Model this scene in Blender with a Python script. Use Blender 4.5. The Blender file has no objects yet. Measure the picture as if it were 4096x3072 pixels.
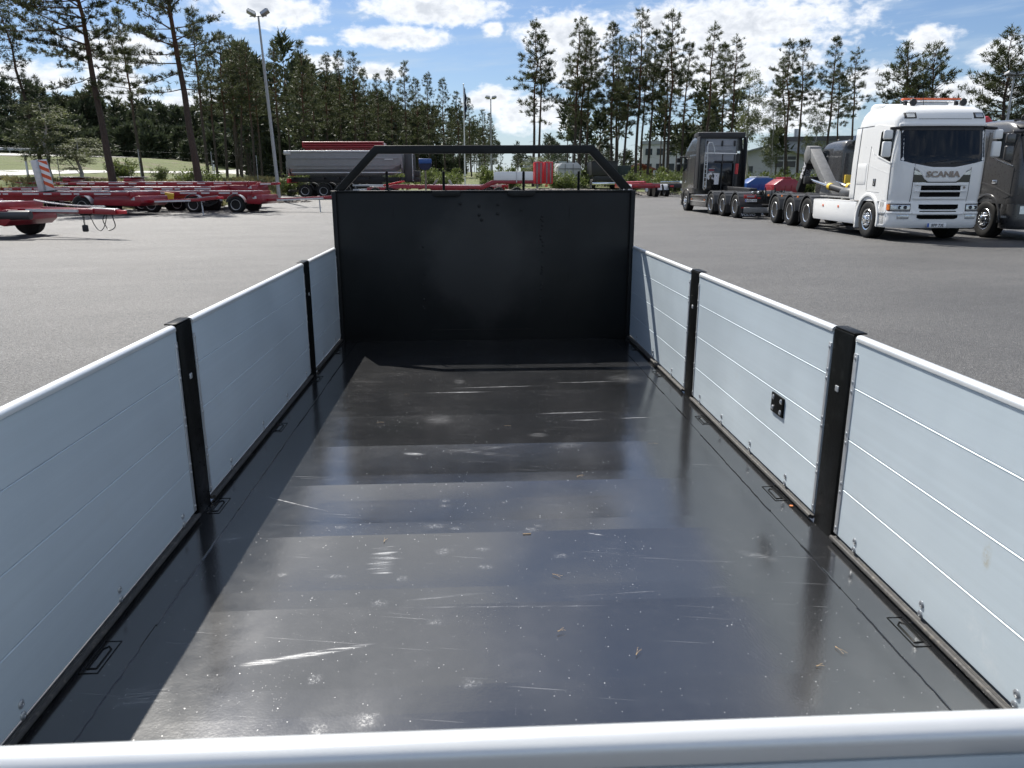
import bpy, bmesh, math, random
import numpy as np
from mathutils import Matrix, Vector

R = math.radians
scene = bpy.context.scene
COL = scene.collection

# ------------------------------------------------------------------ camera
cam_data = bpy.data.cameras.new('camera')
cam = bpy.data.objects.new('camera', cam_data)
COL.objects.link(cam)
cam_data.sensor_width = 36.0
cam_data.lens = 26.853
cam_data.clip_start = 0.05
cam_data.clip_end = 6000
YAW, PITCH, ROLL = 0.0512, 0.2592, -0.0014
_f = Vector((math.sin(YAW) * math.cos(PITCH), math.cos(YAW) * math.cos(PITCH), -math.sin(PITCH)))
_r = Vector((math.cos(YAW), -math.sin(YAW), 0))
_u = _r.cross(_f)
_r2 = _r * math.cos(ROLL) + _u * math.sin(ROLL)
_u2 = _u * math.cos(ROLL) - _r * math.sin(ROLL)
_m = Matrix((_r2, _u2, -_f)).transposed().to_4x4()
_m.translation = (0, 0, 1.6)
cam.matrix_world = _m
cam_data.dof.use_dof = True
cam_data.dof.focus_distance = 7.0
cam_data.dof.aperture_fstop = 9.0
scene.camera = cam

# ------------------------------------------------------------------ light
SUN = Vector((-0.351, 0.715, 1.0)).normalized()          # towards the sun
SUN_EL = math.asin(SUN.z)
SUN_AZ = math.atan2(SUN.x, SUN.y)                        # from +Y, clockwise positive
sun_data = bpy.data.lights.new('sun', 'SUN')
sun_data.energy = 5.0
sun_data.angle = R(0.5)
sun_data.color = (1.0, 0.955, 0.88)
sun = bpy.data.objects.new('sun', sun_data)
COL.objects.link(sun)
sun.rotation_euler = (-SUN).to_track_quat('-Z', 'Y').to_euler()
sun.location = (-20, 40, 60)

scene.view_settings.view_transform = 'Standard'
scene.view_settings.look = 'None'
scene.view_settings.exposure = 0.70
scene.view_settings.gamma = 1.0
scene.render.resolution_x = 1024
scene.render.resolution_y = 768
try:
    scene.cycles.max_bounces = 5
    scene.cycles.diffuse_bounces = 3
    scene.cycles.glossy_bounces = 3
    scene.cycles.use_adaptive_sampling = True
    scene.cycles.adaptive_threshold = 0.02
    scene.cycles.transparent_max_bounces = 6
    scene.cycles.caustics_reflective = False
    scene.cycles.caustics_refractive = False
    scene.cycles.sample_clamp_indirect = 6
    scene.cycles.use_denoising = True
except Exception:
    pass

# ------------------------------------------------------------------ node helpers
class NT:
    """tiny wrapper to write node graphs as expressions"""
    def __init__(s, tree):
        s.t = tree
    def n(s, typ, **kw):
        nd = s.t.nodes.new(typ)
        for k, v in kw.items():
            setattr(nd, k, v)
        return nd
    def link(s, a, b):
        s.t.links.new(a, b)
    def put(s, sock, v):
        if isinstance(v, bpy.types.NodeSocket):
            s.t.links.new(v, sock)
        else:
            sock.default_value = v
    def math(s, op, a, b=0.0, c=0.0, clamp=False):
        nd = s.n('ShaderNodeMath', operation=op, use_clamp=clamp)
        s.put(nd.inputs[0], a); s.put(nd.inputs[1], b); s.put(nd.inputs[2], c)
        return nd.outputs[0]
    def vmath(s, op, a, b=(0, 0, 0)):
        nd = s.n('ShaderNodeVectorMath', operation=op)
        s.put(nd.inputs[0], a); s.put(nd.inputs[1], b)
        return nd.outputs['Value'] if op in ('LENGTH', 'DOT_PRODUCT') else nd.outputs[0]
    def noise(s, vec, scale, detail=4, rough=0.55, dist=0.0, dims='3D'):
        nd = s.n('ShaderNodeTexNoise', noise_dimensions=dims)
        s.put(nd.inputs['Vector'], vec); nd.inputs['Scale'].default_value = scale
        nd.inputs['Detail'].default_value = detail; nd.inputs['Roughness'].default_value = rough
        nd.inputs['Distortion'].default_value = dist
        return nd.outputs['Fac']
    def voronoi(s, vec, scale, feature='F1', out='Distance'):
        nd = s.n('ShaderNodeTexVoronoi', feature=feature)
        s.put(nd.inputs['Vector'], vec); nd.inputs['Scale'].default_value = scale
        return nd.outputs[out]
    def ramp(s, fac, stops):
        nd = s.n('ShaderNodeValToRGB')
        el = nd.color_ramp.elements
        while len(el) < len(stops):
            el.new(0.5)
        for e, (p, c) in zip(el, stops):
            e.position = p
            e.color = (*c, 1) if len(c) == 3 else c
        s.put(nd.inputs[0], fac)
        return nd.outputs[0]
    def maprange(s, v, a, b, c=0.0, d=1.0, smooth=True):
        nd = s.n('ShaderNodeMapRange', interpolation_type='SMOOTHSTEP' if smooth else 'LINEAR')
        for i, x in enumerate((v, a, b, c, d)):
            s.put(nd.inputs[i], x)
        return nd.outputs[0]
    def mix(s, fac, a, b, blend='MIX'):
        nd = s.n('ShaderNodeMix', data_type='RGBA', blend_type=blend)
        s.put(nd.inputs[0], fac)
        for sock, v in ((nd.inputs[6], a), (nd.inputs[7], b)):
            if not isinstance(v, bpy.types.NodeSocket) and len(v) == 3:
                v = (*v, 1)
            s.put(sock, v)
        return nd.outputs[2]
    def mapping(s, vec, loc=(0, 0, 0), rot=(0, 0, 0), scale=(1, 1, 1), typ='TEXTURE'):
        nd = s.n('ShaderNodeMapping', vector_type=typ)
        s.put(nd.inputs[0], vec)
        nd.inputs[1].default_value = loc; nd.inputs[2].default_value = rot; nd.inputs[3].default_value = scale
        return nd.outputs[0]
    def bump(s, h, strength, dist=0.01, normal=None):
        nd = s.n('ShaderNodeBump')
        nd.inputs['Strength'].default_value = strength; nd.inputs['Distance'].default_value = dist
        s.put(nd.inputs['Height'], h)
        if normal is not None:
            s.link(normal, nd.inputs['Normal'])
        return nd.outputs[0]

# ------------------------------------------------------------------ sky
world = bpy.data.worlds.new('World')
scene.world = world
world.use_nodes = True
wt = world.node_tree
wt.nodes.clear()
W = NT(wt)
out = W.n('ShaderNodeOutputWorld')
bg = W.n('ShaderNodeBackground')
SKY_STRENGTH = 0.06
bg.inputs['Strength'].default_value = SKY_STRENGTH
sky = W.n('ShaderNodeTexSky', sky_type='NISHITA')
sky.sun_disc = False
sky.sun_elevation = SUN_EL
sky.sun_rotation = SUN_AZ
sky.air_density = 1.0
sky.dust_density = 0.35
sky.ozone_density = 2.2
tc = W.n('ShaderNodeTexCoord')
dirv = tc.outputs['Generated']
sx = W.n('ShaderNodeSeparateXYZ')
W.link(dirv, sx.inputs[0])
el = W.math('MULTIPLY', W.math('ARCSINE', sx.outputs[2]), 180 / math.pi)
az = W.math('MULTIPLY', W.math('ARCTAN2', sx.outputs[0], sx.outputs[1]), 180 / math.pi)
cmb = W.n('ShaderNodeCombineXYZ')
W.put(cmb.inputs[0], az); W.put(cmb.inputs[1], el)
ae = cmb.outputs[0]
# cumulus seen over the trees: centre azimuth, elevation and half sizes in degrees
CLOUDS = [(-13.6, 10.9, 4.5, 1.5), (-2.6, 11.3, 6.2, 1.35), (-4.9, 9.5, 4.6, 0.9), (1.6, 10.1, 0.9, 0.6),
          (6.9, 9.7, 4.3, 1.8), (7.2, 7.8, 3.2, 1.8), (12.9, 10.2, 2.0, 1.2), (18.4, 10.0, 9.4, 2.2),
          (17.4, 7.5, 7.8, 2.3), (29.7, 8.4, 1.9, 1.0), (33.8, 7.3, 1.9, 1.1), (1.5, 5.6, 2.5, 1.0),
          (4.4, 4.6, 3.8, 1.5), (-10.2, 9.1, 1.0, 0.4), (-22.5, 7.9, 3.6, 1.4), (-27.5, 6.1, 3.4, 1.0),
          (-23.0, 6.0, 2.6, 1.6), (-17.1, 4.6, 6.2, 1.5), (-6.2, 7.3, 2.0, 0.7), (-9.9, 7.8, 1.6, 0.7),
          (27.2, 6.3, 2.6, 1.2), (32.5, 5.2, 3.2, 1.2), (21.7, 4.5, 4.8, 1.8)]
dens = None
for (a0, e0, ra, re) in CLOUDS:
    v = W.mapping(ae, (a0, e0, 0), (0, 0, 0), (ra, re, 1))
    l = W.math('SUBTRACT', 1.0, W.vmath('LENGTH', v))
    dens = l if dens is None else W.math('MAXIMUM', dens, l)
# a general field of cumulus on a flat layer, over the whole rest of the sky
zc = W.math('MAXIMUM', sx.outputs[2], 0.02)
pc = W.n('ShaderNodeCombineXYZ')
W.put(pc.inputs[0], W.math('DIVIDE', sx.outputs[0], zc)); W.put(pc.inputs[1], W.math('DIVIDE', sx.outputs[1], zc))
field = W.noise(pc.outputs[0], 0.55, 5, 0.55)
field = W.math('MULTIPLY', W.math('SUBTRACT', field, 0.51), 4.5)
hidens = None
for (a0, e0, ra, re) in ((-9, 31, 15, 8), (9, 24, 4, 1.6), (-34, 26, 9, 6), (30, 34, 8, 5)):
    v = W.mapping(ae, (a0, e0, 0), (0, 0, 0), (ra, re, 1))
    l = W.math('SUBTRACT', 1.0, W.vmath('LENGTH', v))
    hidens = l if hidens is None else W.math('MAXIMUM', hidens, l)
field = W.math('MAXIMUM', field, W.math('MULTIPLY', hidens, 1.4))
hi = W.maprange(el, 11.5, 14.0)
sidew = W.math('MAXIMUM', W.maprange(az, 36, 42), W.maprange(az, -31, -37))
wfield = W.math('MAXIMUM', hi, sidew)
dens = W.math('MAXIMUM', W.math('MULTIPLY', dens, W.math('SUBTRACT', 1.0, hi)), W.math('SUBTRACT', field, W.math('MULTIPLY', W.math('SUBTRACT', 1.0, wfield), 3.0)))
nv = W.mapping(ae, (0, 0, 0), (0, 0, 0), (1.0, 0.62, 1))
nf = W.noise(nv, 0.55, 9, 0.6, 0.25)
nfine = W.noise(nv, 2.2, 6, 0.6)
wob = W.math('ADD', W.math('MULTIPLY', W.math('SUBTRACT', nf, 0.5), 1.5), W.math('MULTIPLY', W.math('SUBTRACT', nfine, 0.5), 0.45))
d2 = W.math('ADD', dens, wob)
mask = W.maprange(d2, -0.06, 0.52)
mask = W.math('MULTIPLY', mask, W.maprange(el, 0.3, 2.0))
# thin veil and streaks
streak = W.noise(W.mapping(ae, (0, 0, 0), (0, 0, R(4)), (9, 1.1, 1)), 0.9, 6, 0.6)
veil = W.math('MULTIPLY', W.maprange(streak, 0.45, 0.78), 0.5)
low = W.math('MULTIPLY', W.maprange(el, 5.0, 0.5), 0.55)
veil = W.math('MAXIMUM', veil, low)
# the thick parts of the clouds are greyer, the rims white
thick = W.maprange(W.math('ADD', d2, W.math('MULTIPLY', W.math('SUBTRACT', W.noise(nv, 0.9, 6, 0.6, 0.3), 0.5), 1.6)), 0.25, 1.25)
K = 1.0 / SKY_STRENGTH
cloudcol = W.mix(thick, (0.66 * K, 0.675 * K, 0.70 * K), (0.44 * K, 0.465 * K, 0.505 * K))
skyc = W.mix(1.0, sky.outputs[0], (0.86, 0.93, 1.08), 'MULTIPLY')
c1 = W.mix(veil, skyc, (0.36 * K, 0.44 * K, 0.53 * K))
c2 = W.mix(W.math('MULTIPLY', mask, 0.96), c1, cloudcol)
W.link(c2, bg.inputs['Color'])
W.link(bg.outputs[0], out.inputs[0])
try:
    world.cycles.sampling_method = 'MANUAL'
    world.cycles.sample_map_resolution = 256
except Exception:
    pass

# ------------------------------------------------------------------ materials
MATS = {}
def new_mat(name):
    m = bpy.data.materials.new(name)
    m.use_nodes = True
    nt = m.node_tree
    N = NT(nt)
    b = nt.nodes['Principled BSDF']
    MATS[name] = m
    return m, N, b

def mat(name, col, rough=0.5, metal=0.0, var=0.10, scale=3.0, bump=0.0, bscale=60.0, coat=0.0, spec=0.5, dirt=0.0, dirtcol=(0.16, 0.13, 0.10), emit=None, rv=0.18):
    m, N, b = new_mat(name)
    co = N.n('ShaderNodeTexCoord').outputs['Object']
    n1 = N.noise(co, scale, 5, 0.6)
    lo = tuple(c * (1 - var) for c in col); hi_ = tuple(min(1, c * (1 + var)) for c in col)
    c = N.ramp(n1, [(0.25, lo), (0.75, hi_)])
    if dirt:
        dm = N.maprange(N.noise(co, scale * 2.3, 7, 0.7), 0.52, 0.75)
        c = N.mix(N.math('MULTIPLY', dm, dirt), c, dirtcol)
    N.link(c, b.inputs['Base Color'])
    n2 = N.noise(co, scale * 5, 4, 0.6)
    N.link(N.maprange(n2, 0.2, 0.8, max(0.02, rough * (1 - rv)), min(1, rough * (1 + rv))), b.inputs['Roughness'])
    b.inputs['Metallic'].default_value = metal
    b.inputs['Specular IOR Level'].default_value = spec
    b.inputs['Coat Weight'].default_value = coat
    b.inputs['Coat Roughness'].default_value = 0.06
    if bump:
        N.link(N.bump(N.noise(co, bscale, 4, 0.6), bump, 0.01), b.inputs['Normal'])
    if emit:
        b.inputs['Emission Color'].default_value = (*emit[0], 1); b.inputs['Emission Strength'].default_value = emit[1]
    return m

mat('white_paint', (0.83, 0.835, 0.83), 0.28, coat=0.3, var=0.012, scale=1.2, rv=0.03)
mat('grey_paint', (0.070, 0.070, 0.071), 0.30, metal=0.25, coat=0.6, var=0.06)
mat('dark_plastic', (0.022, 0.022, 0.024), 0.55, var=0.2, bump=0.1)
mat('mid_plastic', (0.05, 0.052, 0.056), 0.5, var=0.15)
mat('black_gloss', (0.008, 0.009, 0.010), 0.12, coat=0.4, var=0.2)
mat('glass_dark', (0.006, 0.008, 0.010), 0.05, var=0.3, spec=0.4, scale=1.2)
mat('rubber', (0.016, 0.016, 0.016), 0.75, var=0.2, scale=9, bump=0.15, spec=0.25, dirt=0.18, dirtcol=(0.06, 0.057, 0.054))
mat('black_opening', (0.004, 0.004, 0.004), 0.8, var=0.1, spec=0.05)
mat('chrome', (0.86, 0.87, 0.88), 0.20, metal=1.0, var=0.04)
mat('wheel_steel', (0.42, 0.42, 0.42), 0.42, metal=0.6, var=0.12, dirt=0.4)
mat('lamp_glass', (0.55, 0.57, 0.58), 0.08, metal=0.5, var=0.25, scale=30, coat=0.8)
mat('amber', (0.85, 0.22, 0.02), 0.25, var=0.1, coat=0.6)
mat('orange_lens', (0.75, 0.13, 0.03), 0.25, var=0.15, coat=0.6)
mat('tail_red', (0.45, 0.02, 0.02), 0.25, var=0.15, coat=0.6)
mat('plate_white', (0.75, 0.76, 0.77), 0.4, var=0.03)
mat('plate_blue', (0.02, 0.10, 0.45), 0.4, var=0.05)
mat('plate_black', (0.015, 0.015, 0.02), 0.5, var=0.05)
mat('badge_metal', (0.30, 0.25, 0.22), 0.35, metal=0.8, var=0.1)
mat('letter_white', (0.72, 0.72, 0.74), 0.5, var=0.04)
mat('letter_grey', (0.30, 0.30, 0.33), 0.5, var=0.08)
mat('arm_grey', (0.21, 0.21, 0.205), 0.5, metal=0.25, var=0.22, scale=5, dirt=0.55, dirtcol=(0.10, 0.095, 0.09))
mat('frame_black', (0.018, 0.018, 0.019), 0.5, var=0.25, dirt=0.3, dirtcol=(0.06, 0.05, 0.045))
mat('steel_rod', (0.82, 0.83, 0.84), 0.10, metal=1.0, var=0.02)
mat('hydraulic_yellow', (0.70, 0.48, 0.05), 0.45, var=0.1)
mat('truck_red', (0.27, 0.010, 0.020), 0.33, coat=0.35, var=0.16, dirt=0.22, dirtcol=(0.10, 0.03, 0.03))
mat('red_bright', (0.55, 0.02, 0.03), 0.35, coat=0.3, var=0.1)
mat('tape_white', (0.62, 0.62, 0.62), 0.4, var=0.12, dirt=0.3)
mat('deck_steel', (0.34, 0.34, 0.35), 0.38, metal=0.75, var=0.2, dirt=0.4, dirtcol=(0.16, 0.05, 0.05))
mat('galvanised', (0.50, 0.52, 0.54), 0.42, metal=0.7, var=0.12, scale=12)
mat('tipper_grey', (0.27, 0.275, 0.29), 0.42, metal=0.35, var=0.10, dirt=0.15)
mat('tipper_rim', (0.55, 0.56, 0.58), 0.4, metal=0.5, var=0.08)
mat('blue_paint', (0.010, 0.065, 0.25), 0.4, coat=0.2, var=0.12)
mat('tarp_grey', (0.40, 0.43, 0.47), 0.6, var=0.1)
mat('green_box', (0.018, 0.035, 0.03), 0.5, var=0.2)
mat('yellow_paint', (0.62, 0.42, 0.04), 0.45, var=0.12)
mat('hazard_orange', (0.62, 0.10, 0.03), 0.45, var=0.08)
mat('hose_black', (0.012, 0.012, 0.012), 0.5, var=0.2)
mat('pole_grey', (0.36, 0.37, 0.38), 0.5, metal=0.4, var=0.08)
mat('wood_grey', (0.20, 0.17, 0.14), 0.85, var=0.2, scale=8)
mat('flag_navy', (0.02, 0.024, 0.06), 0.8, var=0.2)
mat('wall_white', (0.50, 0.51, 0.52), 0.7, var=0.05, scale=0.8, dirt=0.15, dirtcol=(0.4, 0.38, 0.35))
mat('wall_grey', (0.27, 0.29, 0.31), 0.6, var=0.06, scale=0.6)
mat('roof_dark', (0.07, 0.072, 0.078), 0.6, var=0.1, scale=0.8)
mat('wall_red', (0.20, 0.055, 0.04), 0.8, var=0.15)
mat('far_glass', (0.04, 0.05, 0.06), 0.15, var=0.3)
mat('road_grey', (0.34, 0.335, 0.325), 0.75, var=0.08, scale=0.7, bump=0.1)
mat('road_paint', (0.72, 0.72, 0.70), 0.6, var=0.1)
mat('flatbed_black', (0.010, 0.011, 0.0115), 0.42, spec=0.22, var=0.3, scale=4, bump=0.06, bscale=90, dirt=0.10, dirtcol=(0.07, 0.075, 0.08))
mat('stake_black', (0.004, 0.0045, 0.0045), 0.38, spec=0.10, var=0.3, scale=6, bump=0.08, bscale=60, dirt=0.22, dirtcol=(0.035, 0.04, 0.04))
def headboard_mat():
    m, N, b = new_mat('headboard_sheet')
    co = N.n('ShaderNodeTexCoord').outputs['Object']
    n = N.noise(co, 1.7, 5, 0.6)
    c = N.ramp(n, [(0.3, (0.006, 0.007, 0.0075)), (0.75, (0.013, 0.0145, 0.0145))])
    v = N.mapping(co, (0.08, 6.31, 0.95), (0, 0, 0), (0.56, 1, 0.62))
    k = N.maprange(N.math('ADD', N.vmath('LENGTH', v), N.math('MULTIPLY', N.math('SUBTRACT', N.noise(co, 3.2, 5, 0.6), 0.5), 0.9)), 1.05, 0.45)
    c = N.mix(N.math('MULTIPLY', k, 0.75), c, (0.034, 0.035, 0.035))  # soft sheen painted into the base colour: paler blotchy oval mid-board
    rub = N.maprange(N.noise(N.mapping(co, (0, 0, 0), (0, R(8), 0), (0.05, 1, 0.5)), 6, 6, 0.7), 0.66, 0.80)
    c = N.mix(N.math('MULTIPLY', rub, 0.25), c, (0.06, 0.065, 0.065))
    N.link(c, b.inputs['Base Color'])
    N.link(N.maprange(N.noise(co, 4, 5, 0.6), 0.2, 0.8, 0.36, 0.55), b.inputs['Roughness'])
    b.inputs['Specular IOR Level'].default_value = 0.25
    N.link(N.bump(N.noise(co, 2.5, 3, 0.5), 0.12, 0.03), b.inputs['Normal'])
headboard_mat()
mat('seal_rubber', (0.035, 0.034, 0.033), 0.65, var=0.3, scale=20, dirt=0.5, dirtcol=(0.25, 0.22, 0.17))
mat('rivet_steel', (0.40, 0.42, 0.44), 0.35, metal=0.75, var=0.1, scale=40)
mat('needle_dry', (0.50, 0.34, 0.17), 0.7, var=0.25, scale=30)
mat('leaf_dry', (0.50, 0.16, 0.05), 0.7, var=0.2, scale=60)

def panel_mat(name, col, metal, rough, stains=()):
    """anodised aluminium board: faint extrusion streaks, soft blotches"""
    m, N, b = new_mat(name)
    co = N.n('ShaderNodeTexCoord').outputs['Object']
    big = N.noise(co, 1.7, 5, 0.6)
    st = N.noise(N.mapping(co, (0, 0, 0), (0, 0, 0), (6, 14, 0.05)), 3.0, 4, 0.6)
    fac = N.math('ADD', N.math('MULTIPLY', big, 0.6), N.math('MULTIPLY', st, 0.4))
    c = N.ramp(fac, [(0.3, tuple(x * 0.93 for x in col)), (0.7, tuple(x * 1.05 for x in col))])
    grain = N.noise(co, 160, 2, 0.5)
    c = N.mix(N.math('MULTIPLY', N.maprange(grain, 0.62, 0.8), 0.10), c, (0.8, 0.82, 0.84))
    dust = N.maprange(N.noise(co, 7, 8, 0.75), 0.55, 0.8)
    c = N.mix(N.math('MULTIPLY', dust, 0.14), c, (0.44, 0.41, 0.36))
    for (sc3, rt3, th, am) in (((0.9, 0.9, 0.006), (R(3), 0, 0), 0.735, 0.22), ((0.5, 0.02, 0.5), (R(-24), 0, R(5)), 0.76, 0.18)):
        sk = N.maprange(N.noise(N.mapping(co, (0, 0, 0), rt3, sc3), 2.5, 4, 0.6), th - 0.02, th + 0.03)
        c = N.mix(N.math('MULTIPLY', sk, am), c, (0.82, 0.83, 0.83))
    for (loc, rot, sc, colr, amt) in stains:
        v = N.mapping(co, loc, rot, sc)
        k = N.maprange(N.vmath('LENGTH', v), 1.0, 0.2)
        k = N.math('MULTIPLY', k, N.maprange(N.noise(co, 45, 6, 0.7), 0.35, 0.7))
        c = N.mix(N.math('MULTIPLY', k, amt), c, colr)
    N.link(c, b.inputs['Base Color'])
    b.inputs['Metallic'].default_value = metal
    N.link(N.maprange(big, 0.2, 0.8, rough * 0.85, rough * 1.2), b.inputs['Roughness'])
    N.link(N.bump(N.noise(co, 2.2, 3, 0.5), 0.10, 0.02), b.inputs['Normal'])
    return m
panel_mat('aluminium_board', (0.505, 0.58, 0.63), 0.12, 0.42,
          stains=[((1.31, 1.73, 0.66), (0, 0, 0), (0.5, 0.022, 0.05), (0.36, 0.30, 0.17), 0.8),
                  ((1.31, 1.45, 0.63), (R(10), 0, 0), (0.5, 0.03, 0.09), (0.36, 0.29, 0.16), 0.8),
                  ((1.31, 1.70, 0.43), (R(35), 0, 0), (0.5, 0.16, 0.05), (0.70, 0.72, 0.73), 0.35)])
panel_mat('aluminium_rail', (0.70, 0.72, 0.73), 0.45, 0.34)

# asphalt ------------------------------------------------------------
def asphalt(name):
    m, N, b = new_mat(name)
    co = N.n('ShaderNodeTexCoord').outputs['Object']
    v = N.voronoi(co, 85, 'F1', 'Color')
    vv = N.n('ShaderNodeSeparateColor'); N.link(v, vv.inputs[0])
    chips = vv.outputs[0]
    fine = N.noise(co, 320, 3, 0.6)
    big = N.noise(co, 0.35, 6, 0.62)
    streak = N.noise(N.mapping(co, (0, 0, 0), (0, 0, R(12)), (5.0, 0.7, 1)), 0.8, 5, 0.6)
    t = N.math('ADD', N.math('MULTIPLY', big, 0.6), N.math('MULTIPLY', streak, 0.4))
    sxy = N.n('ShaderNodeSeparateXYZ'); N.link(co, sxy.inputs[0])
    t = N.math('ADD', t, N.maprange(sxy.outputs[0], 9.0, -9.0, -0.14, 0.06))  # sun glare put into the colour: paler asphalt towards the left
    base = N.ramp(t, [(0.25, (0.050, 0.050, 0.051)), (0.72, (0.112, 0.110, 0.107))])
    k = N.math('MULTIPLY', N.math('ADD', N.math('MULTIPLY', chips, 1.2), 0.4), N.math('ADD', N.math('MULTIPLY', fine, 0.7), 0.65))
    cc = N.n('ShaderNodeCombineColor')
    for i in range(3):
        N.put(cc.inputs[i], k)
    c = N.mix(1.0, base, cc.outputs[0], 'MULTIPLY')
    mott = N.math('ADD', 0.45, N.math('ADD', N.math('MULTIPLY', N.noise(co, 16, 5, 0.8), 0.5), N.math('MULTIPLY', N.noise(co, 70, 3, 0.7), 0.6)))
    cm = N.n('ShaderNodeCombineColor')
    for i in range(3):
        N.put(cm.inputs[i], mott)
    c = N.mix(1.0, c, cm.outputs[0], 'MULTIPLY')
    spark = N.maprange(chips, 0.985, 0.995)
    c = N.mix(N.math('MULTIPLY', spark, 0.4), c, (0.42, 0.41, 0.40))
    oil = N.maprange(N.noise(co, 0.9, 4, 0.5), 0.68, 0.78)
    c = N.mix(N.math('MULTIPLY', oil, 0.25), c, (0.04, 0.04, 0.04))
    N.link(c, b.inputs['Base Color'])
    b.inputs['Roughness'].default_value = 0.6
    b.inputs['Specular IOR Level'].default_value = 0.5
    h = N.math('ADD', N.math('MULTIPLY', N.voronoi(co, 85), 1.0), N.math('MULTIPLY', fine, 0.4))
    N.link(N.bump(h, 0.8, 0.016), b.inputs['Normal'])
    return m
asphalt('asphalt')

def ground_mat():
    m, N, b = new_mat('rough_ground')
    co = N.n('ShaderNodeTexCoord').outputs['Object']
    n1 = N.noise(co, 0.25, 8, 0.65); n2 = N.noise(co, 6, 6, 0.7)
    g = N.ramp(n2, [(0.25, (0.045, 0.065, 0.018)), (0.55, (0.10, 0.122, 0.034)), (0.8, (0.17, 0.165, 0.065))])
    s = N.ramp(n2, [(0.3, (0.09, 0.075, 0.05)), (0.75, (0.20, 0.165, 0.11))])
    N.link(N.mix(N.maprange(n1, 0.50, 0.66), g, s), b.inputs['Base Color'])
    b.inputs['Roughness'].default_value = 0.95
    N.link(N.bump(n2, 0.9, 0.12), b.inputs['Normal'])
ground_mat()

def gravel_mat():
    m, N, b = new_mat('gravel_stone')
    co = N.n('ShaderNodeTexCoord').outputs['Object']
    v = N.voronoi(co, 7, 'F1', 'Color')
    s = N.n('ShaderNodeSeparateColor'); N.link(v, s.inputs[0])
    N.link(N.ramp(s.outputs[0], [(0.1, (0.05, 0.043, 0.038)), (0.6, (0.13, 0.115, 0.10)), (0.95, (0.26, 0.24, 0.21))]), b.inputs['Base Color'])
    b.inputs['Roughness'].default_value = 0.9
    N.link(N.bump(N.voronoi(co, 7), 0.9, 0.06), b.inputs['Normal'])
gravel_mat()

# foliage ------------------------------------------------------------
def leaf_mat(name, dark, light, trans=0.3, rough=0.6):
    m, N, b = new_mat(name)
    nt = m.node_tree
    co = N.n('ShaderNodeTexCoord').outputs['Object']
    oi = N.n('ShaderNodeObjectInfo').outputs['Random']
    geo = N.n('ShaderNodeNewGeometry').outputs['Random Per Island']
    n = N.noise(co, 0.55, 4, 0.6)
    f = N.math('ADD', N.math('MULTIPLY', n, 0.5), N.math('ADD', N.math('MULTIPLY', geo, 0.35), N.math('MULTIPLY', oi, 0.18)))
    c = N.ramp(f, [(0.25, dark), (0.8, light)])
    N.link(c, b.inputs['Base Color'])
    b.inputs['Roughness'].default_value = rough
    b.inputs['Specular IOR Level'].default_value = 0.35
    tr = N.n('ShaderNodeBsdfTranslucent')
    N.link(N.mix(0.6, c, tuple(min(1, x * 1.5) for x in light)), tr.inputs[0])
    mx = N.n('ShaderNodeMixShader')
    mx.inputs[0].default_value = trans
    N.link(b.outputs[0], mx.inputs[1]); N.link(tr.outputs[0], mx.inputs[2])
    N.link(mx.outputs[0], nt.nodes['Material Output'].inputs[0])
    return m
leaf_mat('pine_needles', (0.014, 0.022, 0.012), (0.078, 0.092, 0.036), 0.26)
leaf_mat('spruce_needles', (0.011, 0.020, 0.013), (0.042, 0.058, 0.027), 0.2)
leaf_mat('far_needles', (0.013, 0.021, 0.013), (0.058, 0.074, 0.036), 0.2)
leaf_mat('birch_leaves', (0.050, 0.070, 0.030), (0.150, 0.170, 0.075), 0.32)
leaf_mat('bush_leaves', (0.038, 0.060, 0.018), (0.125, 0.155, 0.045), 0.3)
leaf_mat('weed_leaves', (0.085, 0.085, 0.032), (0.24, 0.215, 0.10), 0.3)

def bark_mat():
    m, N, b = new_mat('pine_bark')
    co = N.n('ShaderNodeTexCoord').outputs['Object']
    s = N.n('ShaderNodeSeparateXYZ'); N.link(co, s.inputs[0])
    h = N.maprange(N.math('ADD', s.outputs[2], N.math('MULTIPLY', N.noise(co, 0.8, 4), 4.0)), 7.0, 14.0)
    n = N.noise(N.mapping(co, (0, 0, 0), (0, 0, 0), (0.25, 0.25, 1.0)), 5, 6, 0.7)
    lowc = N.ramp(n, [(0.3, (0.026, 0.021, 0.017)), (0.75, (0.095, 0.075, 0.060))])
    upc = N.ramp(n, [(0.3, (0.06, 0.030, 0.017)), (0.75, (0.17, 0.085, 0.045))])
    N.link(N.mix(h, lowc, upc), b.inputs['Base Color'])
    b.inputs['Roughness'].default_value = 0.92
    N.link(N.bump(n, 0.8, 0.05), b.inputs['Normal'])
bark_mat()
mat('birch_bark', (0.42, 0.40, 0.37), 0.85, var=0.35, scale=6)

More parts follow.
